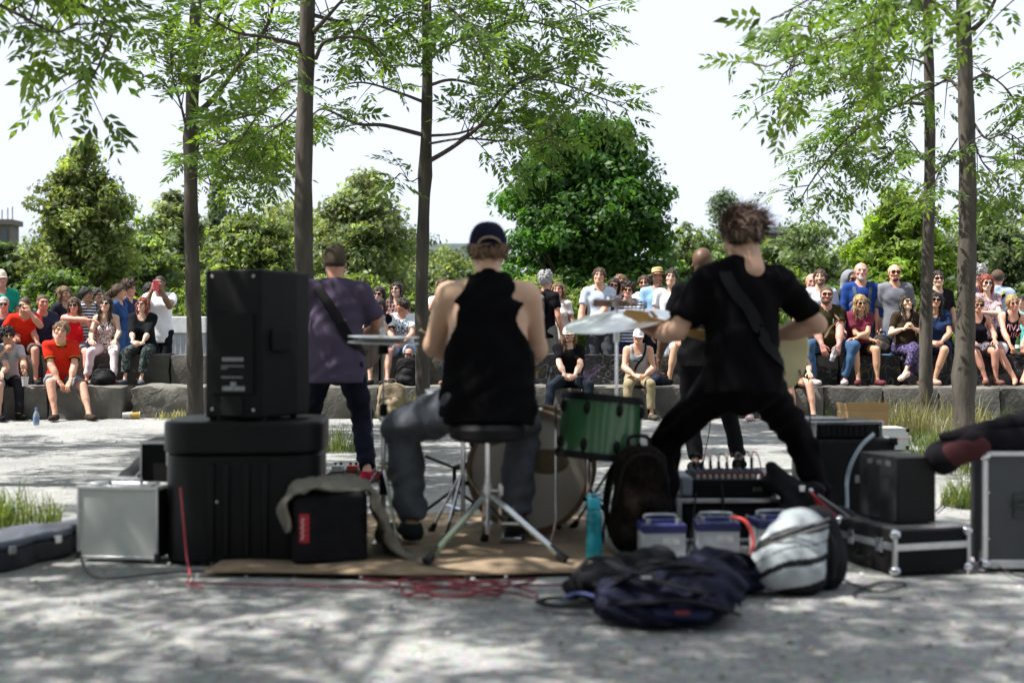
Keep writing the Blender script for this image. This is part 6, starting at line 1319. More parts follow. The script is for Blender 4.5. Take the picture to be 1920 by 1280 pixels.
# ---- flight cases on the right
def flight_case(label, loc, w, dp, h, rz, m=TOLEX, lid=.62, corner=True, name='flight_case', handle=False):
    t = thing(name, label, 'case', loc, rz); part('base', m, t, lambda b: b.box((0, 0, h * lid / 2 + .002), (w, dp, h * lid - .004)), bevel=.004); part('lid', m, t, lambda b: b.box((0, 0, h * (lid + 1) / 2), (w, dp, h * (1 - lid) - .006)), bevel=.004)
    e = .012
    def ed(b):
        for sx in (-1, 1):
            for sy in (-1, 1): b.box((sx * w / 2, sy * dp / 2, h / 2), (e * 1.4, e * 1.4, h - .012))
        for z in (h * lid,): b.box((0, -dp / 2, z), (w - .01, e, .028)); b.box((-w / 2, 0, z), (e, dp - .01, .028)); b.box((w / 2, 0, z), (e, dp - .01, .028))
    part('edge_trim', ALU, t, ed, bevel=.002)
    if corner:
        for sx in (-1, 1):
            for sy in (-1, 1):
                for z in (.018, h - .014): part('corner', CHROME, t, lambda b: b.ell((sx * w / 2 * .985, sy * dp / 2 * .985, z), (.026, .026, .022), 10, 6))
    return t
fc = flight_case('low black flight case with bright metal trim under the black computer box', (X(1690, 5.62), 5.62, 0), .36, .44, .185, .30)
part('glare_sheet', mat('case_top_glare', (.10, .10, .105), rough=.22, spec=.7), fc, lambda b: b.box((0, 0, .186), (.335, .415, .004)))  # sun glare on the black lid put into a lighter, glossy sheet
for y_ in (-.12, .1): part('latch', CHROME, fc, lambda b: (b.box((-.187, y_, .115), (.014, .05, .06)), b.box((-.196, y_, .105), (.01, .03, .02))), bevel=.002)
part('handle', BLACKM, fc, lambda b: b.tube(smooth_line([(-.188, -.06, .06), (-.215, -.05, .045), (-.215, .03, .045), (-.188, .04, .06)], 5), .009, 6))
t = thing('computer_box', 'small black computer tower with a smoky vented side on the low flight case', 'computer', (X(1684, 5.66), 5.68, .190), .30)
part('cabinet', BLACK, t, lambda b: b.box((.0, .0, .145), (.19, .30, .285)), bevel=.004); part('side_panel', mat('smoky_acrylic', (.035, .038, .04), rough=.2, spec=.5, var=.5, vs=6), t, lambda b: b.box((-.0965, 0, .145), (.004, .285, .27)))
for i in range(3): part('vent', ALU, t, lambda b: b.box((-.0995, -.08 + i * .07, .255), (.003, .035, .02)), bevel=.001)
for x_ in (-.07, .07): part('foot', RUBBER, t, lambda b: (b.cyl((x_, -.12, 0), (x_, -.12, .006), .012), b.cyl((x_, .12, 0), (x_, .12, .006), .012)))
d = 6.75; t = thing('amplifier_cabinet', 'black amplifier cabinet behind the computer box, metal amplifier on top', 'amplifier', (X(1580, d), d, 0), .10)
part('cabinet', TOLEX, t, lambda b: b.box((0, 0, .235), (.45, .32, .465)), bevel=.012); part('name_strip', mat('strip_grey', (.20, .21, .21), rough=.5), t, lambda b: b.box((.06, -.163, .265), (.11, .006, .04)), bevel=.002); part('side_panel', mat('side_grey', (.07, .07, .075), rough=.5), t, lambda b: b.box((-.228, 0, .24), (.006, .28, .42)))
for sx in (-1, 1):
    for z in (.02, .455): part('corner', BLACKM, t, lambda b: b.box((sx * .215, -.15, z), (.04, .04, .04)), bevel=.008)
t = thing('guitar_amplifier', 'metal-cornered amplifier head on top of the black cabinet', 'amplifier', (X(1570, d), d - .01, .469), .10)
part('housing', BLACK, t, lambda b: b.box((0, 0, .05), (.38, .26, .085)), bevel=.006); part('front_panel', CHROME, t, lambda b: (b.box((0, -.132, .085), (.384, .01, .016)), b.box((-.18, -.13, .05), (.03, .02, .085)), b.box((.18, -.13, .05), (.02, .02, .085))), bevel=.003); part('grille', BLACKM, t, lambda b: [b.box((-.13 + i * .03, -.134, .045), (.02, .006, .05)) for i in range(9)]); part('cover', mat('cover_grey', (.16, .16, .17), rough=.35, metal=.5), t, lambda b: b.box((-.08, .02, .098), (.2, .2, .008)))
cable('pale blue cable looping from the amplifier head past the cabinet', [(X(1640, 6.5), 6.52, .50), (X(1622, 6.4), 6.46, .45), (X(1598, 6.4), 6.42, .36), (X(1588, 6.4), 6.40, .27), (X(1590, 6.3), 6.32, .15), (X(1575, 6.3), 6.25, .05)], .010, GCb)
d = 11.4; t = thing('aluminium_case', 'small white aluminium case lying on the gravel far behind the amplifier', 'case', (X(1640, d), d, 0), .05); part('base', mat('pale_laminate'), t, lambda b: b.box((0, 0, .05), (.50, .3, .098)), bevel=.004); part('lid', mat('pale_laminate'), t, lambda b: b.box((0, 0, .145), (.50, .3, .088)), bevel=.004); part('edge_trim', ALU, t, lambda b: (b.box((0, -.152, .10), (.5, .008, .016)), b.box((0, -.15, .188), (.5, .012, .012)))); part('stripe', mat('tag_red'), t, lambda b: b.box((0.1, -.157, .10), (.3, .003, .005)))
for x_ in (-.245, .245): part('corner', BLACKM, t, lambda b: b.box((x_, -.14, .02), (.03, .04, .035)), bevel=.006); part('corner', BLACKM, t, lambda b: b.box((x_, -.14, .175), (.03, .04, .035)), bevel=.006)
for x_ in (-.15, .05): part('latch', CHROME, t, lambda b: b.box((x_, -.157, .10), (.045, .01, .05)), bevel=.002)
d = 12.3; t = thing('cardboard_box', 'brown cardboard box on the gravel by the long grass', 'box', (X(1617, d), d, 0), .1); CB = mat('cardboard', (.30, .19, .085), rough=.9, var=.12, vs=3)
part('carton', CB, t, lambda b: b.box((0, 0, .14), (.40, .3, .28)), bevel=.004); part('flap', CB, t, lambda b: (b.box((0, -.145, .325), (.40, .006, .09), M=Matrix.Rotation(.08, 3, 'X'))), smooth=0); part('flap', CB, t, lambda b: b.box((-.2, 0, .32), (.006, .29, .08), M=Matrix.Rotation(-.2, 3, 'Y')), smooth=0)
# big grey case at the right edge
t = thing('flight_case', 'tall grey flight case cut by the right picture edge', 'case', (X(1845, 5.5) + .26, 5.58, 0), -.02); GP = mat('grey_laminate', (.045, .05, .055), rough=.45, var=.15)
part('body', GP, t, lambda b: b.box((0, 0, .252), (.50, .14, .49)), bevel=.004)
part('edge_trim', ALU, t, lambda b: [b.box(c, s_) for c, s_ in (((0, -.07, .495), (.52, .03, .02)), ((0, -.07, .02), (.50, .02, .035)), ((-.25, -.07, .26), (.024, .02, .47)), ((.25, -.07, .26), (.024, .02, .47)), ((-.25, .07, .26), (.024, .02, .47)), ((-.25, 0, .495), (.024, .14, .02)), ((0, .0, .500), (.5, .14, .006)))], bevel=.003)
for z in (.02, .488): part('corner', CHROME, t, lambda b: b.ell((-.25, -.07, z), (.028, .028, .026), 12, 8))
part('handle', mat('handle_green', (.03, .04, .04), rough=.5), t, lambda b: (b.box((-.05, -.074, .27), (.16, .008, .11)), b.tube(smooth_line([(-.13, -.08, .27), (-.10, -.095, .275), (0, -.095, .285), (.02, -.08, .285)], 4), .011, 7)), bevel=.003)
for z in (.13, .33): part('rivet', CHROME, t, lambda b: b.ell((-.238, -.082, z), (.006, .004, .006), 8, 4))
# open gig bag lying over it
t = thing('gig_bag', 'open black gig bag with dark red lining laid over the tall grey case', 'guitar bag', (X(1862, 5.58), 5.58, .505), .0)
s = SDF(.03); s.cap((-.10, 0, .035), (.45, .04, .05), .055, .10, ax=(0, 1, 0), sc=1.4); s.cap((-.22, 0, -.035), (-.10, 0, .03), .075, .055, ax=(0, 1, 0), sc=1.2); s.plane((0, 0, .0), (0, 0, -1)) if False else None; s.wr = (.004, 30, 0); sdf_part('base', mat('gigbag_black', (.007, .006, .008), rough=.85, var=.2, spec=.12), t, s, .010)
s = SDF(.02); s.cap((-.20, -.05, -.02), (-.08, -.06, .015), .055, .048, ax=(0, 1, 0), sc=.8); sdf_part('lining', mat('lining_red', (.045, .004, .006), rough=.85, var=.2), t, s, .009)
s = SDF(.03); s.cap((-.19, .0, .055), (.1, .03, .115), .045, .06, ax=(0, 0, 1), sc=.6); s.cap((.1, .03, .115), (.5, .06, .15), .07, .10, ax=(0, 0, 1), sc=.55); s.wr = (.004, 40, 1); sdf_part('flap', mat('gigbag_black'), t, s, .010)
# soft bag with red straps between mixer and amplifier
t = thing('gig_bag', 'soft black instrument bag with red straps slung between mixer and amplifier', 'bag', (X(1530, 6.05), 6.08, 0), -.08)
s = SDF(.05); s.cap((-.17, .05, .30), (-.05, .02, .22), .055, .075); s.cap((-.06, 0, .13), (.14, 0, .09), .12, .09, ax=(0, 1, 0), sc=1.1); s.cap((-.18, .06, .31), (-.20, .06, .37), .035, .028); s.cap((-.1, 0, .1), (.0, .0, .26), .09, .05); s.plane((0, 0, .002), (0, 0, -1)); s.wr = (.010, 36, 1); sdf_part('body', CLOTHBLK, t, s, .010)
for L, m in (([(-.03, -.10, .27), (.04, -.12, .20), (.12, -.13, .13), (.2, -.12, .05)], mat('strap_red', (.42, .02, .025), rough=.6)), ([(-.01, -.10, .24), (.05, -.14, .16), (.15, -.14, .09)], mat('strap_red')), ([(.0, -.1, .26), (.1, -.12, .19), (.22, -.12, .1)], mat('strap_grey'))): part('strap', m, t, lambda b: b.tube(smooth_line(L, 6), .014, 8, flat=.4))
part('clip', CHROME, t, lambda b: (b.box((-.07, -.075, .285), (.03, .02, .03)), b.box((-.03, -.08, .275), (.02, .02, .025))), bevel=.004); part('yellow_tag', mat('tag_yellow', (.6, .42, .10), rough=.7, var=.2), t, lambda b: b.box((-.145, -.1, .09), (.03, .02, .09)), bevel=.004)

# ---- pedalboard by the bassist
d = 8.95; t = thing('pedalboard', 'flat pedalboard with small coloured effect pedals at the bassist\'s feet', 'pedalboard', (X(700, d), d + .15, 0), .0); part('board', BLACKM, t, lambda b: b.box((0, 0, .02), (.66, .30, .036)), bevel=.005)
for i, c in enumerate(((.5, .5, .5), (.45, .08, .06), (.1, .2, .4), (.55, .45, .15), (.35, .36, .38), (.1, .3, .2))):
    p = part('effect_pedal', mat('pedal_%d' % i, c, rough=.4, metal=.4), t, lambda b: b.box((-.27 + i * .108, 0, .062), (.075, .12, .045)), bevel=.005)
    for q in (-.02, .02): part('knob', BLACKM, p, lambda b: b.cyl((-.27 + i * .108 + q, .03, .085), (-.27 + i * .108 + q, .03, .100), .01, n=10))

# ---- small things along the steps
t = thing('water_bottle', 'small glass bottle on the gravel before the lower step at left', 'bottle', tuple(gnd(68, 797))); part('bottle', mat('clear_glass', (.30, .36, .42), rough=.1, trans=.5), t, lambda b: b.lathe([(0, 0), (.033, .002), (.034, .11), (.02, .15), (.013, .16), (.013, .18), (0, .181)], 16)); part('cap', mat('cap_blue', (.1, .2, .4)), t, lambda b: b.lathe([(0, .182), (.016, .182), (.016, .2), (0, .2)], 12)); part('label', mat('label_blue', (.12, .2, .36)), t, lambda b: b.lathe([(.0345, .03), (.0355, .03), (.0355, .09), (.0345, .09)], 16, caps=False))
for px, c, lb in ((234, (.5, .5, .48), 'clear plastic cup on its side at the foot of the rough rock'), (249, (.45, .30, .06), 'amber plastic cup beside the clear one at the rough rock')):
    t = thing('plastic_cup', lb, 'cup', tuple(np.array(gnd(px, 786)) + (0, .08, .045)), rot=(0, R(90), .2)); part('cup', mat('cup_%d' % px, c, rough=.25, trans=.3), t, lambda b: b.lathe([(0, -.05), (.034, -.05), (.044, .06), (.041, .06), (.031, -.044), (0, -.044)], 18)); part('rim', mat('cup_rim', (.6, .6, .6), rough=.3), t, lambda b: b.lathe([(.043, .058), (.047, .058), (.047, .063), (.043, .063)], 18, caps=False))
rucksack('black backpack at the feet of the man with the blue print', (X(762, 16.05), 16.1, LOW_Z), .30, .2, .36, CLOTHBLK, .0, seed=4.)
rucksack('small black bag on the lower step below the woman in red', (X(193, 15.95), 15.95, LOW_Z), .30, .2, .22, CLOTHBLK, .3, seed=5., name='shoulder_bag')
rucksack('tan canvas rucksack leaning on the lower step behind the hi-hat stand', (X(735, 15.0), 15.1, 0), .40, .26, .46, mat('canvas_tan', (.20, .155, .10), rough=.9, var=.25, vs=9, bump=.4), .2, seed=6., lean_=-.1, strapm=mat('canvas_strap', (.10, .07, .05)))
rucksack('small grey daypack on the back of the grey-haired man', tuple(np.array(wpt(bk, (0, .17, bk['P'][2] + .12)))), .26, .15, .36, mat('nylon_grey', (.10, .095, .10), rough=.7, var=.2), bk['root'].rotation_euler[2] + PI, seed=7.)
rucksack('brown carry bag on the stone behind the blonde woman\'s shoulder', (X(1655, 16.75), 16.78, UP_Z), .26, .18, .26, mat('bag_dark', (.03, .025, .022), rough=.7), -.2, seed=8., name='shoulder_bag')
rucksack('blue cloth bag on the lower step beside the khaki trousers', (X(1232, 16.0), 16.05, LOW_Z), .24, .18, .22, CLOTHNAVY, .0, seed=9., name='shoulder_bag')
d = 19.; t = thing('storage_container', 'white low container with grid front behind the phone photographer', 'container', (X(352, d), d, BANK), .0); part('box', mat('container_grey', (.40, .43, .46), rough=.5), t, lambda b: b.box((0, 0, .42), (.75, .5, .84)), bevel=.01); part('lid', mat('container_white', (.78, .79, .80), rough=.4), t, lambda b: b.box((0, 0, .965), (.80, .55, .24)), bevel=.01)
for i in range(10): part('slat', mat('container_slat', (.46, .49, .52), rough=.5), t, lambda b: b.box((-.34 + i * .075, -.253, .42), (.018, .012, .80)))
# held things
t = thing('phone', 'red phone held up by the man in the white T-shirt', 'phone', tuple(wpt(ph, (.0, -.31, ph['Hc'][2] - .03))), rot=(.1, 0, .1)); part('case', mat('phone_red', (.80, .10, .14), rough=.35), t, lambda b: b.box((0, 0, 0), (.075, .010, .145)), bevel=.006); part('lens', LENS, t, lambda b: b.cyl((-.02, -.005, .05), (-.02, -.008, .05), .008))
def pbottle(label, loc, c, rot=(0, 0, 0), h=1.): t = thing('bottle', label, 'bottle', loc, rot=rot); part('bottle', mat('glass_%s' % label[:12], c, rough=.12, trans=.4), t, lambda b: b.lathe([(0, 0), (.03, .002), (.031, .12 * h), (.014, .17 * h), (.012, .2 * h), (0, .2 * h)], 14)); part('label', PR_W, t, lambda b: b.lathe([(.031, .05 * h), (.0325, .05 * h), (.0325, .09 * h), (.031, .09 * h)], 14, caps=False))
pbottle('green bottle in the hands of the woman in the lettered tank top', tuple(wpt(r15, (.0, -.50, .42))), (.04, .12, .03))
pbottle('clear bottle held by the man in the olive T-shirt', tuple(wpt(r3, (.0, -.47, r3['P'][2] - .17))), (.5, .5, .55), (.3, .2, 0))
t = thing('plastic_cup', 'clear cup in the hand of the dark-haired man at the left edge', 'cup', tuple(at(47, 716, 15.2))); part('cup', mat('cup_clear', (.6, .6, .6), rough=.2, trans=.5), t, lambda b: b.lathe([(0, -.05), (.032, -.05), (.043, .06), (.04, .06), (.03, -.044), (0, -.044)], 16)); part('rim', mat('cup_rim'), t, lambda b: b.lathe([(.042, .058), (.046, .058), (.046, .063), (.042, .063)], 16, caps=False))

# ---- grass
def grass(label, spots, n, h, tint, seed, name='grass_tuft', seedheads=0.):
    r = np.random.default_rng(seed); Vs, Ts = [], []
    for cx, cy, rx_, ry_ in spots:
        m = n; a = r.random(m) * 6.283; q = np.sqrt(r.random(m)); x = cx + rx_ * q * np.cos(a); y = cy + ry_ * q * np.sin(a); L = h * (.35 + .75 * r.random(m)) * (1.15 - .5 * q); b = r.random(m) * 6.283; bend = (.15 + .55 * r.random(m)) * L; w = .0022 + .0022 * r.random(m)
        dx, dy = np.cos(b), np.sin(b); px, py = -dy, dx; P = []
        for t_, ww in ((0, 1), (.5, .9), (.85, .5), (1, .1)):
            for sg_ in (-1, 1): P.append(np.stack([x + dx * bend * t_ ** 2 + sg_ * px * w * ww, y + dy * bend * t_ ** 2 + sg_ * py * w * ww, L * (t_ - .25 * (bend / L) * t_ ** 2) - .01], 1))
        Vs.append(np.stack(P, 1).reshape(-1, 3)); c = np.array(tint[0]) + (np.array(tint[1]) - np.array(tint[0])) * r.random(m)[:, None]; Ts.append(np.repeat(c * np.exp(r.normal(0, .2, m))[:, None], 8, 0))
    V = np.vstack(Vs); k = len(V) // 8; q = np.array([(0, 1, 3, 2), (2, 3, 5, 4), (4, 5, 7, 6)]); Q = (q[None] + 8 * np.arange(k)[:, None, None]).reshape(-1, 4)
    o = np_mesh(name, V, Q, LEAF, None, smooth=False, tint=np.vstack(Ts)); tag(o, label, 'grass', kind='stuff'); return o
DRY = ((.13, .14, .065), (.42, .37, .25)); GRN = ((.06, .11, .025), (.16, .18, .06))
grass('tall dry grass round the two right trunks', [(X(1660, 13.6), 13.6, .35, .3), (X(1720, 13.9), 13.8, .5, .4), (X(1775, 13.2), 13.2, .45, .4), (X(1820, 12.7), 12.8, .3, .35), (X(1700, 13.3), 13.2, .3, .25)], 250, .44, DRY, 1)
grass('green grass spreading toward the gravel below the dry grass', [(X(1740, 12.), 12., .4, .4), (X(1790, 11.6), 11.6, .35, .4), (X(1745, 10.2), 10.2, .22, .22), (X(1815, 9.6), 9.5, .25, .3), (X(1800, 7.6), 7.6, .12, .15)], 280, .22, GRN, 2)
grass('yellow-green grass at the foot of the slim tree', [(X(765, 13.2), 13.3, .25, .25), (X(795, 13.), 13.0, .22, .2)], 300, .48, ((.10, .13, .03), (.34, .30, .12)), 3)
grass('thin weeds left of the bassist\'s legs', [(X(628, 11.2), 11.2, .22, .2)], 240, .30, GRN, 4)
grass('green grass clump above the guitar case at far left', [(X(25, 6.9), 6.9, .26, .2), (X(-30, 6.8), 6.7, .2, .2)], 330, .24, GRN, 5)
grass('dry weeds at the foot of the rough rock', [(X(318, 15.4), 15.4, .2, .08), (X(340, 15.4), 15.4, .15, .08)], 90, .16, DRY, 6)
grass('weeds sprouting at the foot of the lower step', [(X(1552, 15.35), 15.38, .06, .04), (X(1890, 15.2), 15.2, .1, .05), (X(1845, 15.2), 15.25, .1, .05)], 45, .24, GRN, 7)

for i, (lb, pts) in enumerate((('black lead trailing from the mixer to the batteries', [(X(1300, 6.3), 6.2, .24), g(1290, 1030), g(1260, 1062), g(1300, 1075)]), ('black lead crossing the rug to the hi-hat', [g(1080, 1020), g(1010, 1052), g(900, 1075), g(800, 1062), g(740, 1045)]),
    ('black lead running from the low flight case to the right edge', [g(1800, 1040), g(1835, 1028), g(1850, 1046), g(1900, 1080), g(1960, 1084)]), ('dark cable on the gravel right of the computer box', [g(1755, 960), g(1790, 930), g(1830, 938), g(1800, 952), g(1770, 945), g(1850, 925)]),
    ('black lead lying between the pale case and the guitar case', [g(160, 975), g(148, 990), g(120, 1012), g(146, 1040), g(180, 1085), g(300, 1078), g(420, 1070)]), ('black lead coiled in front of the low flight case', [g(1580, 1090), g(1640, 1112), g(1700, 1100), g(1650, 1095), g(1600, 1120), g(1690, 1126)]), ('black lead between the bass drum and the singer', [g(1060, 985), g(1120, 930), g(1200, 905), g(1290, 915), g(1400, 900), g(1470, 925)]))):
    cable(lb, pts, .0045, BC)
# ================================================================= the band
BG = 'musicians playing with their backs to the camera'
# drummer, seated on the stool and facing away (his own right hand is at the picture's right)
dx, dy = X(915, 5.86), 5.86
dm = person('drummer in a black tank top and navy cap seated at the kit', dx, dy, .012, yaw=PI + .02, H=1.86, fat=1.25, skin='fair', lean=.10, seat=.575, vox=.013, group=BG,
    feet=[(-.14, -.36, .03), (.36, -.24, .02)], knee=[(-.2, -1, .5), (1.0, -1, .6)], footdir=[(-.1, -1, 0), (.25, -1, 0)],
    hands=[(-.10, -.42, .80), (.10, -.44, .86)], poles=[(-1.2, .5, -.5), (1.3, .5, -.5)], hdir=[(.4, -1, .1), (.2, -1, .1)], hpalm=[(0, 0, -1), (0, 0, -1)], curl=(1.1, 1.1),
    top='#08080a', tank=True, arm_in=-.012, neck=.085, hem=.09, loose=.012, bottom='#54585f', botk='jeans', blen=1.99, leg=1.28, shoes='#24282a', hair='light', style='short', glasses=False, cap=('cap', '#16162a'), head=(.05, .12, 0))
cp = [c for c in dm['root'].children if c.name.startswith('cap')][0]
g_ = MB(); an = np.linspace(.35, PI - .35, 10)
P_ = [np.array((.050 * math.cos(a), .126 - .008 * (math.cos(a)) ** 2 - .002, -.004 + .04 * math.sin(a))) for a in an]
g_.tube([p * dm['S'] @ dm['Rh'].T + dm['Hc'] for p in P_], .009, 6, flat=.5); g_.build('back_opening', mat('cap_gap', (.30, .22, .15), rough=.8, var=.4, vs=40), cp)
for nm, pts, lb in (('drumstick', [(.08, -.46, .885), (.33, -.30, 1.02)], 'pale drumstick in the drummer\'s left hand'), ('drumstick', [(-.1, -.44, .82), (-.06, -.78, .90)], 'pale drumstick in the drummer\'s right hand')):
    a, b = np.array(pts[0]), np.array(pts[1]); a, b = np.array(wpt(dm, a)), np.array(wpt(dm, b)); t = thing('drumstick', lb, 'drumstick', tuple(a)); st_ = MB(); st_.tube([(0, 0, 0), (b - a) * .8, (b - a) * .94], [.0075, .0075, .004], 8); st_.build('shaft', WOOD if False else mat('hickory', (.55, .42, .24), rough=.5), t); tp_ = MB(); tp_.ell((b - a) * .97, (.007, .007, .007), 8, 6); tp_.build('tip', mat('hickory'), t)

# bassist
bx, by = X(628, 8.75), 8.75
ba = person('bassist in a faded purple T-shirt and olive cap, bass strap over the shoulder', bx, by, 0, yaw=PI + .12, H=1.76, fat=1.12, skin='red', lean=.04, drop=.10, vox=.014, group=BG,
    feet=[(-.22, .02, 0), (.24, -.06, 0)], footdir=[(-.5, -1, 0), (.4, -1, 0)], hands=[(-.16, -.27, .98), (.34, -.34, 1.12)], poles=[(-1.0, .4, -.6), (1., .3, -.8)], hdir=[(.6, -.4, -.5), (-.3, -.5, .6)], hpalm=[(.2, 1, 0), (0, .3, 1)], curl=(.8, 1.0),
    top='#4b4254', sleeve=.72, loose=.014, hem=.10, bottom='#141824', blen=1.95, leg=1.05, shoes='#8a1f35', hair='dark', style='buzz', beard=None, glasses=False, cap=('cap', '#4a4236'), head=(-.06, .12, 0))
strap(ba, [(.12, .44, .05), (.115, .50, -.06), (.08, .42, -.3), (-.04, .28, -.3), (-.13, .16, -.25), (-.2, .08, .0)], .034, mat('bass_strap', (.008, .008, .009), rough=.8, spec=.15), ba['shirt'], lift=.006)

def guitar(name, label, loc, rot, body_m, L=.62, bassg=False):
    t = thing(name, label, 'guitar', loc, rot=rot)      # local: neck along -X, strings towards +Y
    out = smooth_line([(.24, .0), (.225, .10), (.17, .155), (.09, .14), (.02, .105), (-.06, .125), (-.15, .15), (-.17, .10), (-.12, .05), (-.12, -.03), (-.17, -.08), (-.13, -.135), (-.04, -.11), (.03, -.10), (.10, -.145), (.18, -.15), (.23, -.09), (.24, .0)], 4)[:-1, :2]
    M = Matrix.Rotation(R(90), 4, 'X')
    part('body', body_m, t, lambda b: b.prism([(a, c) for a, c in out], -.022, .022, M), bevel=.008, seg=3)
    k = 1.2 if bassg else 1.
    nk = part('neck', WOOD, t, lambda b: b.prism([(-.10, -.028), (-.10, .028), (-.10 - .46 * k, .021), (-.10 - .46 * k, -.021)], -.004, .018, M), bevel=.005)
    part('fretboard', WOOD if not bassg else mat('rosewood', (.06, .03, .02), rough=.5), nk, lambda b: b.prism([(-.05, -.027), (-.05, .027), (-.10 - .455 * k, .0205), (-.10 - .455 * k, -.0205)], -.012, -.0042, M))
    hd = part('headstock', WOOD, t, lambda b: b.prism([(-.10 - .46 * k, -.022), (-.10 - .46 * k, .022), (-.14 - .46 * k, .038), (-.23 - .46 * k, .026), (-.24 - .46 * k, -.005), (-.16 - .46 * k, -.022)], -.004, .012, M), bevel=.004)
    for i in range(4 if bassg else 6): part('tuning_peg', CHROME, t, lambda b: (b.cyl((-.145 - .46 * k - i * .02, -.012, .04 - i * .002), (-.145 - .46 * k - i * .02, -.012, .062), .004, n=6), b.ell((-.145 - .46 * k - i * .02, -.012, .066), (.006, .004, .008), 8, 5)))
    part('pickguard', mat('pickguard', (.02, .02, .02), rough=.3) if bassg else mat('pickguard_white', (.6, .6, .55), rough=.3), t, lambda b: b.prism([(.10, -.12), (.02, -.08), (-.10, -.09), (-.12, .0), (.02, .02), (.08, .0)], -.026, -.0225, M)); part('bridge', CHROME, t, lambda b: b.box((.13, .026, 0), (.05, .008, .07)), bevel=.002)
    part('strings', CHROME, t, lambda b: [b.cyl((.13, .031, -.02 + .008 * i), (-.12 - .46 * k, .016, -.015 + .006 * i), .0008, n=4) for i in range(4 if bassg else 6)]); part('knob', CHROME, t, lambda b: [b.cyl((.14 + .03 * i, .022, -.09 + .02 * i), (.14 + .03 * i, .036, -.09 + .02 * i), .01) for i in range(2)])
    return t
guitar('bass_guitar', 'dark bass guitar with a cream edge slung in front of the bassist', tuple(wpt(ba, (-.10, -.27, .97))), (0, R(24), .12), mat('sunburst', (.09, .05, .02), rough=.2, var=.5, vs=4, coat=.6), bassg=True)

# singer
sx, sy = X(1318, 9.5), 9.5
sg_ = person('bald singer dressed in black beyond the guitarist, one arm hanging', sx, sy, 0, yaw=PI - .1, H=1.74, skin='dark', lean=.02, drop=.045, vox=.015, group=BG,
    feet=[(-.27, -.10, 0), (.06, .12, 0)], footdir=[(-.2, -1, 0), (.1, -1, 0)], hands=[(-.10, -.3, 1.25), (.34, -.08, .77)], poles=[(-.9, .2, -.8), (.6, .8, -.2)], hdir=[(0, -.4, 1), (0, -.1, -1)], curl=(1., .7), hpalm=[(.5, .8, 0), (-1, .1, 0)],
    top='#08080a', sleeve=.7, hem=.06, bottom='#0a0a0e', blen=1.95, shoes='#141416', style='none', hair='black', glasses=False, head=(.0, .1, 0))
t = thing('microphone', 'black hand microphone held before the bald singer', 'microphone', tuple(wpt(sg_, (-.06, -.34, 1.33))), rot=(.5, 0, 0)); part('grip', BLACKM, t, lambda b: b.lathe([(0, -.1), (.010, -.1), (.013, .06), (0, .061)], 12)); part('grille_ball', mat('grille', (.1, .1, .1)), t, lambda b: b.ell((0, 0, .085), (.025, .025, .028), 12, 8))
cable('thin black microphone lead hanging beside the singer\'s leg', [tuple(wpt(sg_, (.02, -.3, 1.15))), tuple(wpt(sg_, (.02, -.22, .8))), (X(1330, 9.4), 9.35, .45), (X(1322, 9.3), 9.3, .15), g(1312, 896), g(1290, 912), g(1330, 930)], .004, BC)

# guitarist, wide stance
gx_, gy_ = X(1392, 6.05), 6.05
gt = person('wild-haired guitarist in black T-shirt and trousers, legs planted wide', gx_, gy_, 0, yaw=PI + .05, H=1.79, skin='fair', lean=.13, side=-.03, drop=.15, vox=.013, group=BG, fat=1.02,
    feet=[(-.42, -.02, 0), (.37, -.08, 0)], knee=[(-.5, -1, .1), (.5, -1, .1)], footdir=[(-.7, -1, 0), (.6, -1, 0)], hands=[(-.17, -.24, .99), (.36, -.27, 1.01)], poles=[(-1.4, .25, -.35), (.6, .7, -1.1)], hdir=[(.7, -.3, -.4), (.55, -.2, .35)], hpalm=[(.1, 1, 0), (.2, .5, .9)], curl=(.7, 1.0),
    top='#08070a', neck=.054, sleeve=.78, loose=.012, hem=.03, bottom='#0b080c', botk='cotton', blen=1.96, leg=1.02, shoes='#17161a', hair='brown', style='short', glasses=False, head=(.30, .34, .05))
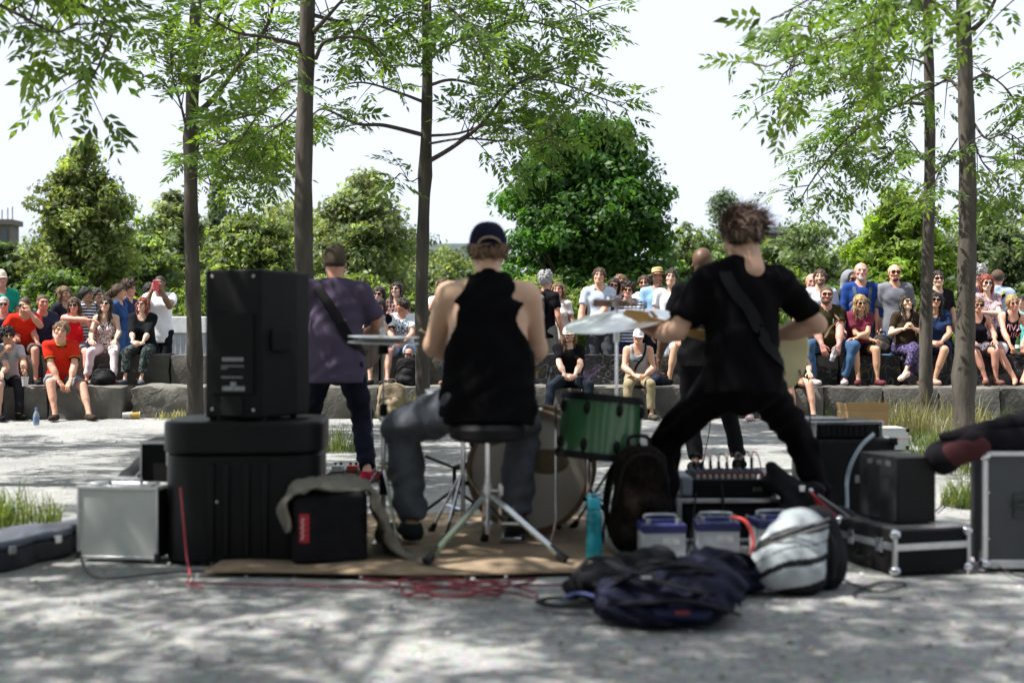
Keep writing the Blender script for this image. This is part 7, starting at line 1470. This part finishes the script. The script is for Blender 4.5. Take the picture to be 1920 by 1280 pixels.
strap(gt, [(.10, .44, .08), (.105, .50, -.05), (.08, .43, -.3), (-.04, .30, -.3), (-.14, .17, -.25), (-.22, .06, .0)], .030, mat('guitar_strap', (.008, .008, .009), rough=.8, spec=.15), gt['shirt'], lift=.008)
guitar('electric_guitar', 'pale yellow electric guitar with a maple neck held by the wild-haired guitarist', tuple(wpt(gt, (-.14, -.24, .93))), (0, R(15), .05), mat('cream_yellow', (.56, .50, .24), rough=.25, var=.05, coat=.5))
# his hair: long tousled locks thrown up and to the right
rr = random.Random(12); V_, Q_, T_ = [], [], []; n_ = 0
for i in range(620):
    a = rr.random() * 6.283; e = rr.uniform(-.1, 1.15); nrm = np.array((math.cos(a) * math.cos(e), .35 * math.sin(a) * math.cos(e) + .3 * math.cos(e), math.sin(e)))
    p0 = np.array((0, .02, .03)) + np.array((.086, .10, .098)) * nrm / np.linalg.norm(nrm); wind = np.array((-.75, .1, .15)); d_ = nrm * .6 + wind * rr.uniform(.1, 1.) + np.array([rr.gauss(0, .3) for _ in range(3)]); d_ /= np.linalg.norm(d_); Lh = rr.uniform(.025, .08); cu = np.array([rr.gauss(0, .8) for _ in range(3)]) + (0, 0, -.7)
    pts = [p0 + d_ * Lh * s_ + cu * Lh * .45 * s_ * s_ for s_ in (0, .3, .6, .85, 1.)]; b = MB(); b.tube(pts, [.0026, .0030, .0025, .0016, .0006], 3, caps=False); vv = np.vstack(b.v) * gt['S'] @ gt['Rh'].T + gt['Hc']; V_.append(vv); Q_ += [tuple(k + n_ for k in f_) for f_ in b.f]; n_ += len(vv); T_.append(np.tile(np.array((.075, .038, .028)) * rr.uniform(.5, 1.7), (len(vv), 1)))
np_mesh('locks', np.vstack(V_), np.array(Q_), HAIR_M, [c for c in gt['root'].children if c.name.startswith('hair')][0], tint=np.vstack(T_))
cable('thin guitar lead hanging from the pale guitar to the cases', [tuple(wpt(gt, (-.33, -.24, .86))), (X(1514, 6.2), 6.2, .7), (X(1520, 6.3), 6.3, .5), (X(1518, 6.35), 6.38, .2), (X(1500, 6.4), 6.42, .01)], .004, BC)
